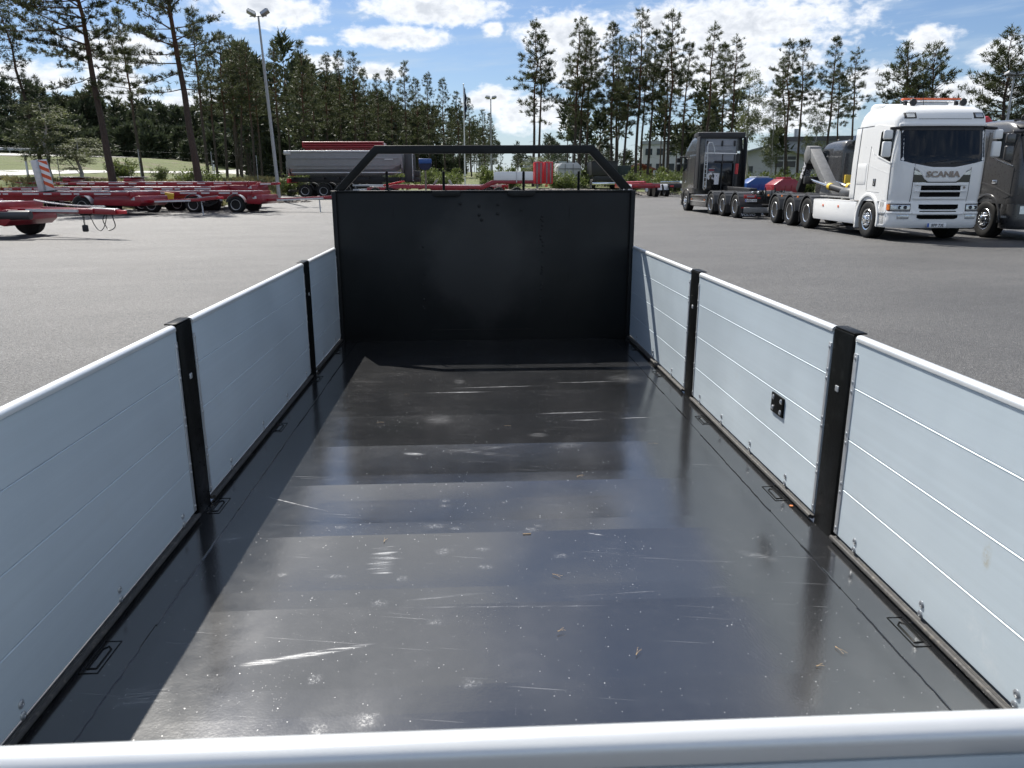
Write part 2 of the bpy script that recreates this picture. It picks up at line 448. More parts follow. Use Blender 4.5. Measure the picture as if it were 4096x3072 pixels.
# ------------------------------------------------------------------ mesh building
class MB:
    def __init__(s):
        s.v = []; s.f = []
    def add(s, vs, fs):
        o = len(s.v)
        s.v.extend([tuple(map(float, p)) for p in vs])
        s.f.extend([tuple(i + o for i in f) for f in fs])
        return s
    def box(s, x0, x1, y0, y1, z0, z1):
        return s.add([(x0, y0, z0), (x1, y0, z0), (x1, y1, z0), (x0, y1, z0), (x0, y0, z1), (x1, y0, z1), (x1, y1, z1), (x0, y1, z1)],
                     [(0, 3, 2, 1), (4, 5, 6, 7), (0, 1, 5, 4), (1, 2, 6, 5), (2, 3, 7, 6), (3, 0, 4, 7)])
    def beam(s, a, b, w, h, up=(0, 0, 1)):
        """rectangular bar from a to b, w across, h along 'up'"""
        a = Vector(a); b = Vector(b); d = (b - a).normalized(); u = Vector(up)
        sd = d.cross(u)
        if sd.length < 1e-4:
            sd = d.cross(Vector((1, 0, 0)))
        sd.normalize(); u = sd.cross(d).normalized()
        vs = []
        for p in (a, b):
            for i, j in ((-1, -1), (1, -1), (1, 1), (-1, 1)):
                vs.append(p + sd * (i * w / 2) + u * (j * h / 2))
        return s.add(vs, [(0, 1, 2, 3), (7, 6, 5, 4), (0, 4, 5, 1), (1, 5, 6, 2), (2, 6, 7, 3), (3, 7, 4, 0)])
    def prism(s, poly, axis, a, b):
        n = len(poly)
        ar = sum(poly[i][0] * poly[(i + 1) % n][1] - poly[(i + 1) % n][0] * poly[i][1] for i in range(n))
        if ar < 0:
            poly = poly[::-1]
        def P(p, t):
            if axis == 'x': return (t, p[0], p[1])
            if axis == 'y': return (p[0], t, p[1])
            return (p[0], p[1], t)
        vs = [P(p, a) for p in poly] + [P(p, b) for p in poly]
        lo = tuple(range(n)); hi2 = tuple(range(n, 2 * n))
        flip = (axis == 'y')
        fs = [lo[::-1] if not flip else lo, hi2 if not flip else hi2[::-1]]
        for i in range(n):
            j = (i + 1) % n
            q = (i, j, n + j, n + i)
            fs.append(q if not flip else q[::-1])
        return s.add(vs, fs)
    def tube(s, pts, r, n=8, cap=True, closed=False):
        pts = [Vector(p) for p in pts]; m = len(pts)
        rs = r if isinstance(r, (list, tuple)) else [r] * m
        vs = []; prev = None
        for i, p in enumerate(pts):
            if i == 0: t = pts[1] - p
            elif i == m - 1: t = p - pts[i - 1]
            else: t = pts[i + 1] - pts[i - 1]
            t.normalize()
            if prev is None:
                u = t.orthogonal().normalized()
            else:
                u = (prev - t * prev.dot(t))
                u = u.normalized() if u.length > 1e-6 else t.orthogonal().normalized()
            prev = u; w = t.cross(u)
            for k in range(n):
                a = 2 * math.pi * k / n
                vs.append(p + (u * math.cos(a) + w * math.sin(a)) * rs[i])
        fs = []
        for i in range(m - 1):
            for k in range(n):
                k2 = (k + 1) % n
                fs.append((i * n + k, i * n + k2, (i + 1) * n + k2, (i + 1) * n + k))
        if cap:
            fs.append(tuple(range(n))[::-1]); fs.append(tuple(range((m - 1) * n, m * n)))
        return s.add(vs, fs)
    def lathe(s, prof, origin, axis='x', n=24):
        """prof: list of (radius, offset along axis)"""
        vs = []
        for (r, h) in prof:
            for k in range(n):
                a = 2 * math.pi * k / n; c, d = r * math.cos(a), r * math.sin(a)
                if axis == 'x': p = (h, c, d)
                elif axis == 'y': p = (d, h, c)
                else: p = (c, d, h)
                vs.append((p[0] + origin[0], p[1] + origin[1], p[2] + origin[2]))
        fs = []
        for i in range(len(prof) - 1):
            for k in range(n):
                k2 = (k + 1) % n
                fs.append((i * n + k, i * n + k2, (i + 1) * n + k2, (i + 1) * n + k))
        fs.append(tuple(range(n))[::-1]); fs.append(tuple(range((len(prof) - 1) * n, len(prof) * n)))
        return s.add(vs, fs)
    def arcband(s, cy, cz, r0, r1, a0, a1, x0, x1, n=14):
        """curved band (mudguard) round an axle along x, angles in degrees from +y"""
        vs = []; fs = []
        for i in range(n + 1):
            a = R(a0 + (a1 - a0) * i / n)
            for r in (r0, r1):
                for x in (x0, x1):
                    vs.append((x, cy + r * math.cos(a), cz + r * math.sin(a)))
        for i in range(n):
            o = i * 4; q = o + 4
            fs += [(o, o + 1, q + 1, q), (o + 2, q + 2, q + 3, o + 3), (o, q, q + 2, o + 2), (o + 1, o + 3, q + 3, q + 1)]
        fs += [(0, 2, 3, 1), (n * 4, n * 4 + 1, n * 4 + 3, n * 4 + 2)]
        return s.add(vs, fs)
    def grid(s, P):
        """P[i][j] points -> quads"""
        a, b = len(P), len(P[0])
        vs = [p for row in P for p in row]
        fs = [(i * b + j, i * b + j + 1, (i + 1) * b + j + 1, (i + 1) * b + j) for i in range(a - 1) for j in range(b - 1)]
        return s.add(vs, fs)
    def slab(s, P, Q):
        """closed thick sheet between two equal grids"""
        a, b = len(P), len(P[0])
        s.grid(P); o = len(s.v)
        s.grid([row[::-1] for row in Q])
        base = o - a * b
        def p(i, j): return base + i * b + j
        def q(i, j): return o + i * b + (b - 1 - j)
        for i in range(a - 1):
            s.f.append((p(i, 0), p(i + 1, 0), q(i + 1, 0), q(i, 0)))
            s.f.append((p(i + 1, b - 1), p(i, b - 1), q(i, b - 1), q(i + 1, b - 1)))
        for j in range(b - 1):
            s.f.append((p(0, j + 1), p(0, j), q(0, j), q(0, j + 1)))
            s.f.append((p(a - 1, j), p(a - 1, j + 1), q(a - 1, j + 1), q(a - 1, j)))
        return s
    def mesh(s, name, material, bevel=0.0, seg=2, angle=38):
        me = bpy.data.meshes.new(name)
        me.from_pydata(s.v, [], s.f)
        if bevel:
            bm = bmesh.new(); bm.from_mesh(me)
            bmesh.ops.remove_doubles(bm, verts=bm.verts, dist=1e-5)
            ed = [e for e in bm.edges if len(e.link_faces) == 2 and e.calc_face_angle(0) > R(30)]
            try:
                bmesh.ops.bevel(bm, geom=ed, offset=bevel, segments=seg, profile=0.5, affect='EDGES', clamp_overlap=True)
            except Exception:
                pass
            bm.to_mesh(me); bm.free()
        me.materials.append(MATS[material])
        me.polygons.foreach_set('use_smooth', [True] * len(me.polygons))
        me.set_sharp_from_angle(angle=R(angle))
        me.update()
        return me

def link(name, me, parent=None, loc=None, rot=None, scale=None):
    o = bpy.data.objects.new(name, me)
    COL.objects.link(o)
    if parent is not None: o.parent = parent
    if loc is not None: o.location = loc
    if rot is not None: o.rotation_euler = rot
    if scale is not None: o.scale = scale
    return o
def obj(name, mb, material, parent=None, bevel=0.0, seg=2, label=None, angle=38):
    o = link(name, mb.mesh(name, material, bevel, seg, angle), parent)
    if label: o['label'] = label
    return o
def thing(name, label, cat, loc=(0, 0, 0), rotz=0.0, group=None):
    o = bpy.data.objects.new(name, None)
    COL.objects.link(o)
    o.empty_display_size = 0.3
    o.location = loc; o.rotation_euler = (0, 0, rotz)
    return tag(o, label, cat, group)
def tag(o, label, cat, group=None):
    o['label'] = label; o['category'] = cat
    if group: o['group'] = group
    return o
def struct(o):
    o['kind'] = 'structure'
    return o
def copy_tree(o, parent=None):
    c = o.copy(); COL.objects.link(c); c.parent = parent
    for ch in list(o.children):
        copy_tree(ch, c)
    return c
def np_mesh(name, verts, faces, material, smooth=False):
    """verts (n,3), faces (m,3|4) arrays"""
    me = bpy.data.meshes.new(name)
    k = faces.shape[1]
    me.vertices.add(len(verts)); me.vertices.foreach_set('co', verts.astype(np.float32).ravel())
    me.loops.add(faces.size); me.loops.foreach_set('vertex_index', faces.astype(np.int32).ravel())
    me.polygons.add(len(faces)); me.polygons.foreach_set('loop_start', np.arange(0, faces.size, k, dtype=np.int32))
    try:
        me.polygons.foreach_set('loop_total', np.full(len(faces), k, dtype=np.int32))
    except Exception:
        pass
    if smooth:
        me.polygons.foreach_set('use_smooth', np.ones(len(faces), dtype=bool))
    me.materials.append(MATS[material])
    me.update(calc_edges=True)
    me.validate()
    return me
_TXT = {}
def text_mesh(txt, size, material, bold=0.0, xs=1.0, depth=0.006):
    key = (txt, size, material, bold, xs)
    if key in _TXT: return _TXT[key]
    cu = bpy.data.curves.new('lettering', 'FONT')
    cu.body = txt; cu.size = size; cu.align_x = 'CENTER'; cu.align_y = 'CENTER'
    cu.offset = bold * size; cu.extrude = depth; cu.resolution_u = 3
    o = bpy.data.objects.new('lettering_tmp', cu)
    COL.objects.link(o)
    dg = bpy.context.evaluated_depsgraph_get()
    me = bpy.data.meshes.new_from_object(o.evaluated_get(dg))
    bpy.data.objects.remove(o); bpy.data.curves.remove(cu)
    me.transform(Matrix.Diagonal((xs, 1, 1, 1)))
    me.materials.clear(); me.materials.append(MATS[material])
    _TXT[key] = me
    return me
def sm(a, b, x):
    t = max(0.0, min(1.0, (x - a) / (b - a)))
    return t * t * (3 - 2 * t)
ORD = ['first', 'second', 'third', 'fourth', 'fifth', 'sixth', 'seventh', 'eighth', 'ninth', 'tenth', 'eleventh', 'twelfth', 'thirteenth',
       'fourteenth', 'fifteenth', 'sixteenth', 'seventeenth', 'eighteenth', 'nineteenth', 'twentieth', 'twenty-first', 'twenty-second',
       'twenty-third', 'twenty-fourth', 'twenty-fifth', 'twenty-sixth', 'twenty-seventh', 'twenty-eighth', 'twenty-ninth', 'thirtieth']

# ------------------------------------------------------------------ terrain
def T(x, y):
    """ground height: level yard, rising gently beyond it, with a bank up to the road on the left"""
    t = y - 42.0
    base = 0.021 * (t if t > 6 else 6 * math.exp((t - 6) / 6.0)) if t > -30 else 0.0
    base = max(0.0, base - 0.001) if y < 300 else 0.021 * 258
    d = math.hypot(x, y)
    bank = sm(48.5, 53.5, d) * sm(-14.5, -18.5, x)
    far = 1.0 - 0.75 * sm(62, 140, y) * sm(-48, -38, x)
    bank *= 1.3 * far + 0.042 * max(0.0, min(60.0, -21 - x)) + 0.75 * sm(-40, -54, x)
    return base + bank
def in_yard(x, y):
    d = math.hypot(x, y)
    if x < -14.5 and d > 49.0 and sm(-14.5, -18.5, x) > 0.03: return False
    return y < 66.0 and x < 60
def axis_steps(vals):
    out_ = []
    for a, b, s in vals:
        n = max(1, int(round((b - a) / s)))
        out_ += [a + (b - a) * i / n for i in range(n)]
    return out_ + [vals[-1][1]]
xs = axis_steps([(-2500, -200, 230), (-200, -70, 13), (-70, -10, 1.5), (-10, 70, 4), (70, 250, 18), (250, 2500, 225)])
ys = axis_steps([(-400, -40, 60), (-40, 40, 8), (40, 80, 1.5), (80, 260, 6), (260, 3200, 210)])
rnd = random.Random(5)
g = MB()
g.grid([[(x, y, T(x, y) - (0.12 if in_yard(x, y) else 0.0) + (rnd.uniform(-0.05, 0.05) if 49 < y < 250 and not in_yard(x, y) else 0)) for x in xs] for y in ys])
g.f = [f[::-1] for f in g.f]
struct(obj('ground', g, 'rough_ground'))
xs2 = axis_steps([(-75, -10, 1.3), (-10, 60, 3.5)])
ys2 = axis_steps([(-35, 40, 5), (40, 66, 1.3)])
P = {}; g = MB()
for j, y in enumerate(ys2):
    for i, x in enumerate(xs2):
        P[i, j] = len(g.v); g.v.append((x, y, T(x, y)))
for j in range(len(ys2) - 1):
    for i in range(len(xs2) - 1):
        cx, cy = (xs2[i] + xs2[i + 1]) / 2, (ys2[j] + ys2[j + 1]) / 2
        if in_yard(cx, cy):
            g.f.append((P[i, j], P[i + 1, j], P[i + 1, j + 1], P[i, j + 1]))
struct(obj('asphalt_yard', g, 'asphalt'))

def ribbon(name, pts, w0, w1, material, dz):
    """strip laid on the land along pts (x, y); w0..w1 across to the left of travel"""
    m = MB(); rows = []
    n = len(pts)
    fine = []
    for i in range(n - 1):
        k = 24
        for q in range(k):
            t = q / k; fine.append((pts[i][0] * (1 - t) + pts[i + 1][0] * t, pts[i][1] * (1 - t) + pts[i + 1][1] * t))
    fine.append(pts[-1])
    for i, (x, y) in enumerate(fine):
        a = fine[max(0, i - 1)]; b = fine[min(len(fine) - 1, i + 1)]
        d = Vector((b[0] - a[0], b[1] - a[1])).normalized(); nrm = Vector((-d.y, d.x))
        row = []
        for k in range(5):
            w = w0 + (w1 - w0) * k / 4
            X, Y = x + nrm.x * w, y + nrm.y * w
            row.append((X, Y, T(X, Y) + dz))
        rows.append(row)
    m.grid(rows)
    m.f = [f[::-1] for f in m.f]
    return obj(name, m, material)
NEAR_ROAD = [(-24, -40), (-27, 20), (-31.2, 51.5), (-33, 85), (-36, 145), (-40, 260)]
HIGHWAY = [(-50, -60), (-54, 84), (-62, 220), (-68, 420)]
struct(ribbon('road', NEAR_ROAD, 0.0, 6.0, 'road_grey', 0.03))
o = ribbon('edge_line', NEAR_ROAD, 0.35, 0.5, 'road_paint', 0.036); struct(o)
o = ribbon('edge_line', NEAR_ROAD, 5.4, 5.55, 'road_paint', 0.036); struct(o)
struct(ribbon('highway', HIGHWAY, 0.0, 11.0, 'road_grey', 0.04))
o = ribbon('edge_line', HIGHWAY, 0.5, 0.7, 'road_paint', 0.046); struct(o)
o = ribbon('edge_line', HIGHWAY, 9.9, 10.1, 'road_paint', 0.046); struct(o)
o = ribbon('edge_line', HIGHWAY, 5.2, 5.32, 'road_paint', 0.046); struct(o)

# guard rail beyond the highway
t = thing('guard_rail', 'long pale steel guard rail along the far edge of the highway', 'guard rail', (-66, 90, T(-66, 90)))
O = t.location.copy()
def hw_point(y, off):
    for a, b in zip(HIGHWAY, HIGHWAY[1:]):
        if a[1] <= y <= b[1]:
            k = (y - a[1]) / (b[1] - a[1]); x = a[0] + (b[0] - a[0]) * k
            break
    return x - off, y
rail = MB(); pts = []
for i in range(60):
    x, y = hw_point(50 + i * 6.0, 11.9); pts.append((x, y, T(x, y)))
for (h, e) in ((0.62, 0.0), (0.75, 0.03), (0.50, 0.03)):
    rail.tube([(p[0] - O.x + e, p[1] - O.y, p[2] + h - O.z) for p in pts], 0.07, 6)
obj('rail', rail, 'galvanised', t)
post = MB().box(-0.05, 0.05, -0.05, 0.05, -0.1, 0.7).mesh('post', 'galvanised', 0.01)
for p in pts:
    link('post', post, t, (p[0] - O.x - 0.13, p[1] - O.y, p[2] - O.z))

# wire fence on the bank in front of the road
t = thing('wire_fence', 'thin wire mesh fence on steel posts along the near road', 'fence', (-24, 52, T(-24, 52)))
O = t.location.copy()
fp = [(-52, 38), (-44, 42.5), (-36, 46.5), (-30, 49.5), (-26.5, 52.5), (-23, 56.5), (-19.5, 61), (-17.5, 66), (-16.5, 72), (-15.5, 80), (-14, 90), (-9, 98), (-2, 103), (6, 106), (14, 107), (22, 107), (30, 106), (38, 103), (46, 98)]
post = MB().tube([(0, 0, -0.2), (0, 0, 2.1)], 0.03, 6).mesh('post', 'pole_grey')
for x, y in fp:
    link('post', post, t, (x - O.x, y - O.y, T(x, y) - O.z))
wires = MB()
for h in (0.15, 0.5, 0.85, 1.2, 1.55, 1.95):
    wires.tube([(x - O.x, y - O.y, T(x, y) + h - O.z) for x, y in fp], 0.004, 3)
obj('wire', wires, 'mid_plastic', t)
br = MB().tube([(-26.3 - O.x, 52.3 - O.y, T(-26.3, 52.3) + 1.9 - O.z), (-24.6 - O.x, 52.0 - O.y, T(-24.6, 52) - O.z)], 0.03, 6)
obj('brace', br, 'pole_grey', t)

# white marker posts with dark band
def marker(x, y, label):
    t = thing('marker_post', label, 'marker post', (x, y, T(x, y)), 0, 'white marker posts along the near road')
    obj('post', MB().prism([(-0.06, -0.04), (0.06, -0.04), (0.05, 0.05), (-0.05, 0.05)], 'z', -0.05, 1.15), 'plate_white', t, 0.01)
    obj('cap', MB().prism([(-0.062, -0.042), (0.062, -0.042), (0.052, 0.052), (-0.052, 0.052)], 'z', 1.15, 1.32), 'plate_black', t, 0.01)
    obj('top', MB().prism([(-0.06, -0.04), (0.06, -0.04), (0.05, 0.05), (-0.05, 0.05)], 'z', 1.321, 1.45), 'plate_white', t, 0.01)
marker(-27.5, 50.7, 'white marker post with black band behind the striped board')
marker(-22.4, 70.5, 'white marker post among the pine trunks near the lamp pole')

# cars far off on the highway
def far_car(x, y, rz, label, material):
    t = thing('car', label, 'car', (x, y, T(x, y) + 0.04), rz, 'cars on the highway')
    obj('body', MB().prism([(-2.2, 0.35), (2.2, 0.35), (2.25, 0.75), (1.3, 0.92), (-2.0, 0.95), (-2.25, 0.8)], 'y', -0.88, 0.88), material, t, 0.08)
    obj('cabin', MB().prism([(-1.9, 0.94), (1.1, 0.92), (0.35, 1.42), (-1.2, 1.46)], 'y', -0.76, 0.76), 'glass_dark', t, 0.08)
    obj('roof', MB().prism([(-1.25, 1.455), (0.40, 1.425), (0.2, 1.50), (-1.1, 1.52)], 'y', -0.74, 0.74), material, t, 0.03)
    for wx in (-1.35, 1.35):
        for s in (-1, 1):
            obj('wheel', MB().lathe([(0.32, -0.1), (0.33, 0.1)], (wx, s * 0.8, 0.33), 'y', 14), 'rubber', t)
x, y = hw_point(205, 3.2); far_car(x, y, R(93), 'white car far off on the highway, left of the two', 'white_paint')
x, y = hw_point(262, 3.2); far_car(x, y, R(93), 'pale car farthest off on the highway beside the pine trunks', 'tipper_rim')

# gravel bank by the lamp pole and along the end of the yard
def mound(name, cx, cy, rx, ry, h, n, label, seed):
    rg = np.random.default_rng(seed)
    vs = []; fs = []
    N1, N2 = 22, 40
    for i in range(N1 + 1):
        r = i / N1
        for j in range(N2):
            a = 2 * math.pi * j / N2
            x = cx + rx * r * math.cos(a); y = cy + ry * r * math.sin(a)
            z = T(x, y) + h * (1 - r * r) ** 1.3 * (0.75 + 0.5 * rg.random()) - 0.06 * r
            vs.append((x, y, z))
    for i in range(N1):
        for j in range(N2):
            j2 = (j + 1) % N2
            fs.append((i * N2 + j, (i + 1) * N2 + j, (i + 1) * N2 + j2, i * N2 + j2))
    m = MB(); m.v = vs; m.f = fs
    # loose stones
    for q in range(n):
        r = math.sqrt(rg.random()) * 1.05; a = rg.random() * 6.283
        x = cx + rx * r * math.cos(a); y = cy + ry * r * math.sin(a)
        z = T(x, y) + h * max(0, 1 - r * r) ** 1.3 * 0.95
        s = 0.04 + 0.12 * rg.random() ** 2
        o3 = [(s * rg.uniform(.6, 1.2), 0, 0), (-s * rg.uniform(.6, 1.2), 0, 0), (0, s * rg.uniform(.6, 1.2), 0), (0, -s * rg.uniform(.6, 1.2), 0), (0, 0, s * rg.uniform(.4, .9)), (0, 0, -s * .5)]
        m.add([(x + p[0], y + p[1], z + p[2]) for p in o3], [(0, 2, 4), (2, 1, 4), (1, 3, 4), (3, 0, 4), (2, 0, 5), (1, 2, 5), (3, 1, 5), (0, 3, 5)])
    o = obj(name, m, 'gravel_stone', angle=20)
    o['kind'] = 'stuff'; tag(o, label, 'gravel')
mound('gravel_bank', -14.8, 54.6, 3.6, 2.2, 0.32, 800, 'heap of loose grey stones round the foot of the lamp pole', 3)
mound('gravel_bank', 6.5, 66.5, 12.0, 2.6, 0.45, 1000, 'low bank of loose stones behind the red low loader', 4)

# ------------------------------------------------------------------ the flatbed body we look into
XL, XR, ZF, ZT, YH, YT = -1.102, 1.318, 0.312, 1.087, 6.31, 0.645
flat = thing('flatbed_body', 'black hooklift flatbed body with aluminium drop sides seen from its tailgate', 'flatbed')

def floor_material():
    m, N, b = new_mat('floor_paint')
    co = N.n('ShaderNodeTexCoord').outputs['Object']
    flatco = N.mapping(co, (0, 0, 0), (0, 0, 0), (1, 1, 1))
    big = N.noise(co, 1.3, 6, 0.62)
    base = N.ramp(big, [(0.3, (0.010, 0.011, 0.0125)), (0.75, (0.019, 0.0195, 0.021))])
    # dust film and fine specks
    dust = N.maprange(N.noise(co, 5, 9, 0.72), 0.48, 0.85)
    c = N.mix(N.math('MULTIPLY', dust, 0.14), base, (0.15, 0.15, 0.155))
    vo = N.voronoi(co, 38)
    patch = N.maprange(N.noise(co, 3.1, 5, 0.7), 0.42, 0.68)
    speck = N.math('MULTIPLY', N.maprange(vo, 0.085, 0.04), N.math('ADD', 0.25, N.math('MULTIPLY', patch, 0.75)))
    vo2 = N.voronoi(co, 105)
    speck2 = N.math('MULTIPLY', N.maprange(vo2, 0.11, 0.05), N.math('MULTIPLY', patch, 0.6))
    marks = N.math('MAXIMUM', speck, speck2)
    # scuffs: (x, y, half-x, half-y, turn, kind)
    S = [(-0.47, 1.92, .20, .022, 14, 0), (-0.60, 1.885, .07, .028, 10, 0), (-0.33, 2.52, .06, .009, 6, 0), (-0.32, 2.485, .07, .007, -5, 0), (-0.34, 2.45, .055, .010, 4, 0), (-0.335, 2.41, .06, .006, 8, 0), (-0.325, 2.375, .05, .007, -3, 0), (-0.34, 2.56, .05, .005, 10, 0), (-0.33, 2.46, .05, .13, 4, 2),
         (-0.16, 2.72, .08, .05, 0, 1), (-0.08, 2.70, .05, .03, 0, 1), (0.21, 2.67, .045, .04, 0, 1), (0.24, 2.70, .03, .03, 0, 1),
         (-0.12, 2.52, .06, .045, 0, 1), (0.02, 2.53, .05, .03, 0, 1), (0.30, 2.47, .05, .04, 0, 1), (0.03, 2.40, .05, .035, 0, 1),
         (-0.13, 2.98, .05, .03, 0, 1), (-0.13, 2.93, .045, .03, 0, 1), (-0.52, 2.73, .04, .03, 0, 1), (-0.31, 2.17, .05, .05, 0, 1),
         (-0.25, 2.33, .04, .04, 0, 1), (-0.28, 1.63, .06, .06, 0, 1), (-0.39, 1.60, .04, .045, 0, 1), (-0.13, 2.06, .04, .03, 0, 1),
         (-0.44, 1.80, .04, .05, 0, 1), (-0.02, 1.76, .05, .04, 0, 1), (-0.66, 2.38, .04, .03, 0, 1), (-0.48, 2.36, .06, .03, 0, 1),
         (-0.20, 4.10, .10, .09, -25, 2), (0.02, 3.60, .28, .03, 12, 2), (0.02, 3.55, .26, .025, -16, 2), (0.55, 4.18, .22, .022, 3, 0),
         (0.62, 4.05, .12, .010, 0, 0), (0.90, 4.07, .12, .008, 2, 0), (0.16, 4.78, .36, .010, 3, 0), (-0.10, 4.66, .24, .012, 1, 0),
         (0.75, 4.88, .26, .012, 2, 0), (1.02, 4.95, .16, .16, 0, 2), (1.05, 5.25, .14, .07, 0, 2), (0.33, 3.80, .07, .05, 0, 2),
         (-0.75, 2.98, .20, .005, -28, 0), (0.10, 2.13, .45, .004, -2, 2), (0.6, 2.2, .5, .003, 4, 2), (1.0, 2.42, .10, .03, -35, 2),
         (-0.93, 2.66, .10, .05, 20, 2), (-0.88, 1.75, .10, .06, 20, 2), (-0.10, 2.20, .16, .01, 8, 2),
         (-0.30, 3.55, .07, .02, -10, 0),
         (0.47, 3.62, .10, .05, 20, 2), (-0.10, 4.95, .05, .10, 0, 2), (0.12, 2.95, .04, .02, 0, 1), (0.45, 2.62, .04, .006, -20, 0)]
    pass
    crack = N.maprange(N.noise(co, 120, 6, 0.8, 0.6), 0.46, 0.60)
    gn = N.noise(co, 55, 7, 0.75)
    strk = N.noise(N.mapping(co, (0, 0, 0), (0, 0, R(4)), (0.35, 0.02, 1)), 3.2, 5, 0.7)
    grp = {0: None, 1: None, 2: None}
    for (x, y, hx, hy, rot, kind) in S:
        if kind == 1: hx, hy = hx * 0.72, hy * 0.72
        if kind == 0 and hy > 0.02: hy *= 0.7
        v = N.mapping(co, (x, y, ZF), (0, 0, R(rot)), (hx, hy, 10))
        k = N.math('SUBTRACT', 1.0, N.vmath('LENGTH', v))
        grp[kind] = k if grp[kind] is None else N.math('MAXIMUM', grp[kind], k)
    s0 = N.math('MULTIPLY', N.maprange(grp[0], 0.0, 0.7), N.maprange(strk, 0.38, 0.62))
    ring = N.math('MULTIPLY', N.maprange(N.math('ADD', grp[1], N.math('MULTIPLY', N.math('SUBTRACT', gn, 0.5), 2.2)), 0.10, 0.75), N.math('ADD', 0.06, N.math('MULTIPLY', crack, 0.8)))
    s2 = N.math('MULTIPLY', N.math('MULTIPLY', N.maprange(grp[2], 0.0, 0.8), N.maprange(strk, 0.42, 0.70)), 0.55)
    scuff = N.math('MAXIMUM', N.math('MAXIMUM', s0, N.math('MULTIPLY', ring, 0.5)), s2)
    hair = N.math('MULTIPLY', N.maprange(N.noise(N.mapping(co, (0, 0, 0), (0, 0, R(-9)), (0.9, 0.012, 1)), 2.0, 3, 0.5), 0.70, 0.76), 0.22)
    marks = N.math('MAXIMUM', N.math('MAXIMUM', marks, N.math('MULTIPLY', scuff, 0.52)), hair)
    c = N.mix(marks, c, (0.52, 0.53, 0.55))
    N.link(c, b.inputs['Base Color'])
    r = N.math('ADD', N.maprange(N.noise(co, 2.4, 6, 0.65), 0.25, 0.8, 0.12, 0.20), N.math('MULTIPLY', marks, 0.35))
    N.link(r, b.inputs['Roughness'])
    b.inputs['IOR'].default_value = 2.25
    b.inputs['Coat Weight'].default_value = 0.15
    b.inputs['Coat Roughness'].default_value = 0.12
    bn = N.bump(N.noise(co, 130, 3, 0.6), 0.055, 0.004)
    bn2 = N.bump(N.noise(co, 4.5, 2, 0.4), 0.05, 0.02, bn)
    N.link(bn2, b.inputs['Normal'])
floor_material()

# floor: a sheet pulled slightly hollow between the cross members welded under it
prof = []
ym = 0.66
members = [1.70 + 0.505 * i for i in range(10)]
prof.append((0.60, 0.0))
for i, y in enumerate(members):
    prof.append((y - 0.055, 0.0022 + 0.0006 * (i % 3)))
    prof.append((y + 0.055, 0.0010))
    prof.append((y + 0.26, -0.0046 - 0.0014 * ((i * 7) % 3)))
prof = [p for p in prof if p[0] < YH] + [(YH + 0.04, 0.0)]
fl = MB()
xcols = [-0.965] + [-0.95 + 0.1 * i for i in range(21)] + [1.12, 1.185]
def zed(x, z):
    k = sm(-0.95, -0.55, x) * (1 - sm(0.62, 1.05, x))
    return ZF + z * k
top = [[(x, y, zed(x, z)) for x in xcols] for (y, z) in prof]
bot = [[(x, y, ZF - 0.006) for x in xcols] for (y, z) in prof]
fl.slab([r[::-1] for r in top], [r[::-1] for r in bot])
fplate = obj('floor_plate', fl, 'floor_paint', flat, angle=60)
_me = fplate.data
_ys = [y + d_ for y in members for d_ in (-0.055, 0.055)]
for e in _me.edges:
    a, b = _me.vertices[e.vertices[0]].co, _me.vertices[e.vertices[1]].co
    if abs(a.y - b.y) < 1e-5 and a.z > ZF - 0.0058 + 0.0 and min(abs(a.y - q) for q in _ys) < 1e-4: e.use_edge_sharp = True
for (x0, x1) in ((XL - 0.03, -0.967), (1.187, XR + 0.03)):
    m = MB().box(x0, x1, 0.60, YH + 0.04, ZF - 0.006, ZF + 0.001)
    obj('edge_plate', m, 'floor_paint', flat)
# weld beads along the two edge plates, broken and uneven
rw = random.Random(8)
for xw in (-0.966, 1.186):
    m = MB(); y = 1.0
    while y < 6.1:
        L = rw.uniform(0.18, 0.5)
        pts = []
        n = int(L / 0.03)
        for i in range(n + 1):
            pts.append((xw + rw.uniform(-0.002, 0.002), y + L * i / n, ZF + 0.001))
        m.tube(pts, [0.0028 + rw.uniform(0, 0.0012) for _ in pts], 5)
        y += L + rw.choice([0.0, 0.0, 0.12, 0.3])
    obj('weld_bead', m, 'floor_paint', flat)['kind'] = 'stuff'
# lashing eyes let into the edge plates
eye = MB()
def eye_mesh():
    m = MB()
    m.tube([(-0.024, -0.075, -0.001), (0.024, -0.075, -0.001), (0.024, 0.075, -0.001), (-0.024, 0.075, -0.001), (-0.024, -0.075, -0.001)], 0.0024, 5)
    m.tube([(-0.012, -0.055, -0.001), (0.012, -0.055, -0.001), (0.012, 0.035, -0.001), (0.0, 0.050, -0.001), (-0.012, 0.035, -0.001), (-0.012, -0.055, -0.001)], 0.0036, 6)
    return m.mesh('lashing_eye', 'stake_black')
eye = eye_mesh()
pit = MB().box(-0.022, 0.022, -0.073, 0.073, -0.0012, -0.0006).mesh('pit', 'floor_paint')
for x in (-1.055, 1.270):
    for y in (1.93, 2.965, 4.0, 5.05, 5.9):
        e = link('lashing_eye', eye, flat, (x, y, ZF + 0.002))
        link('pit', pit, e, (0, 0, 0))

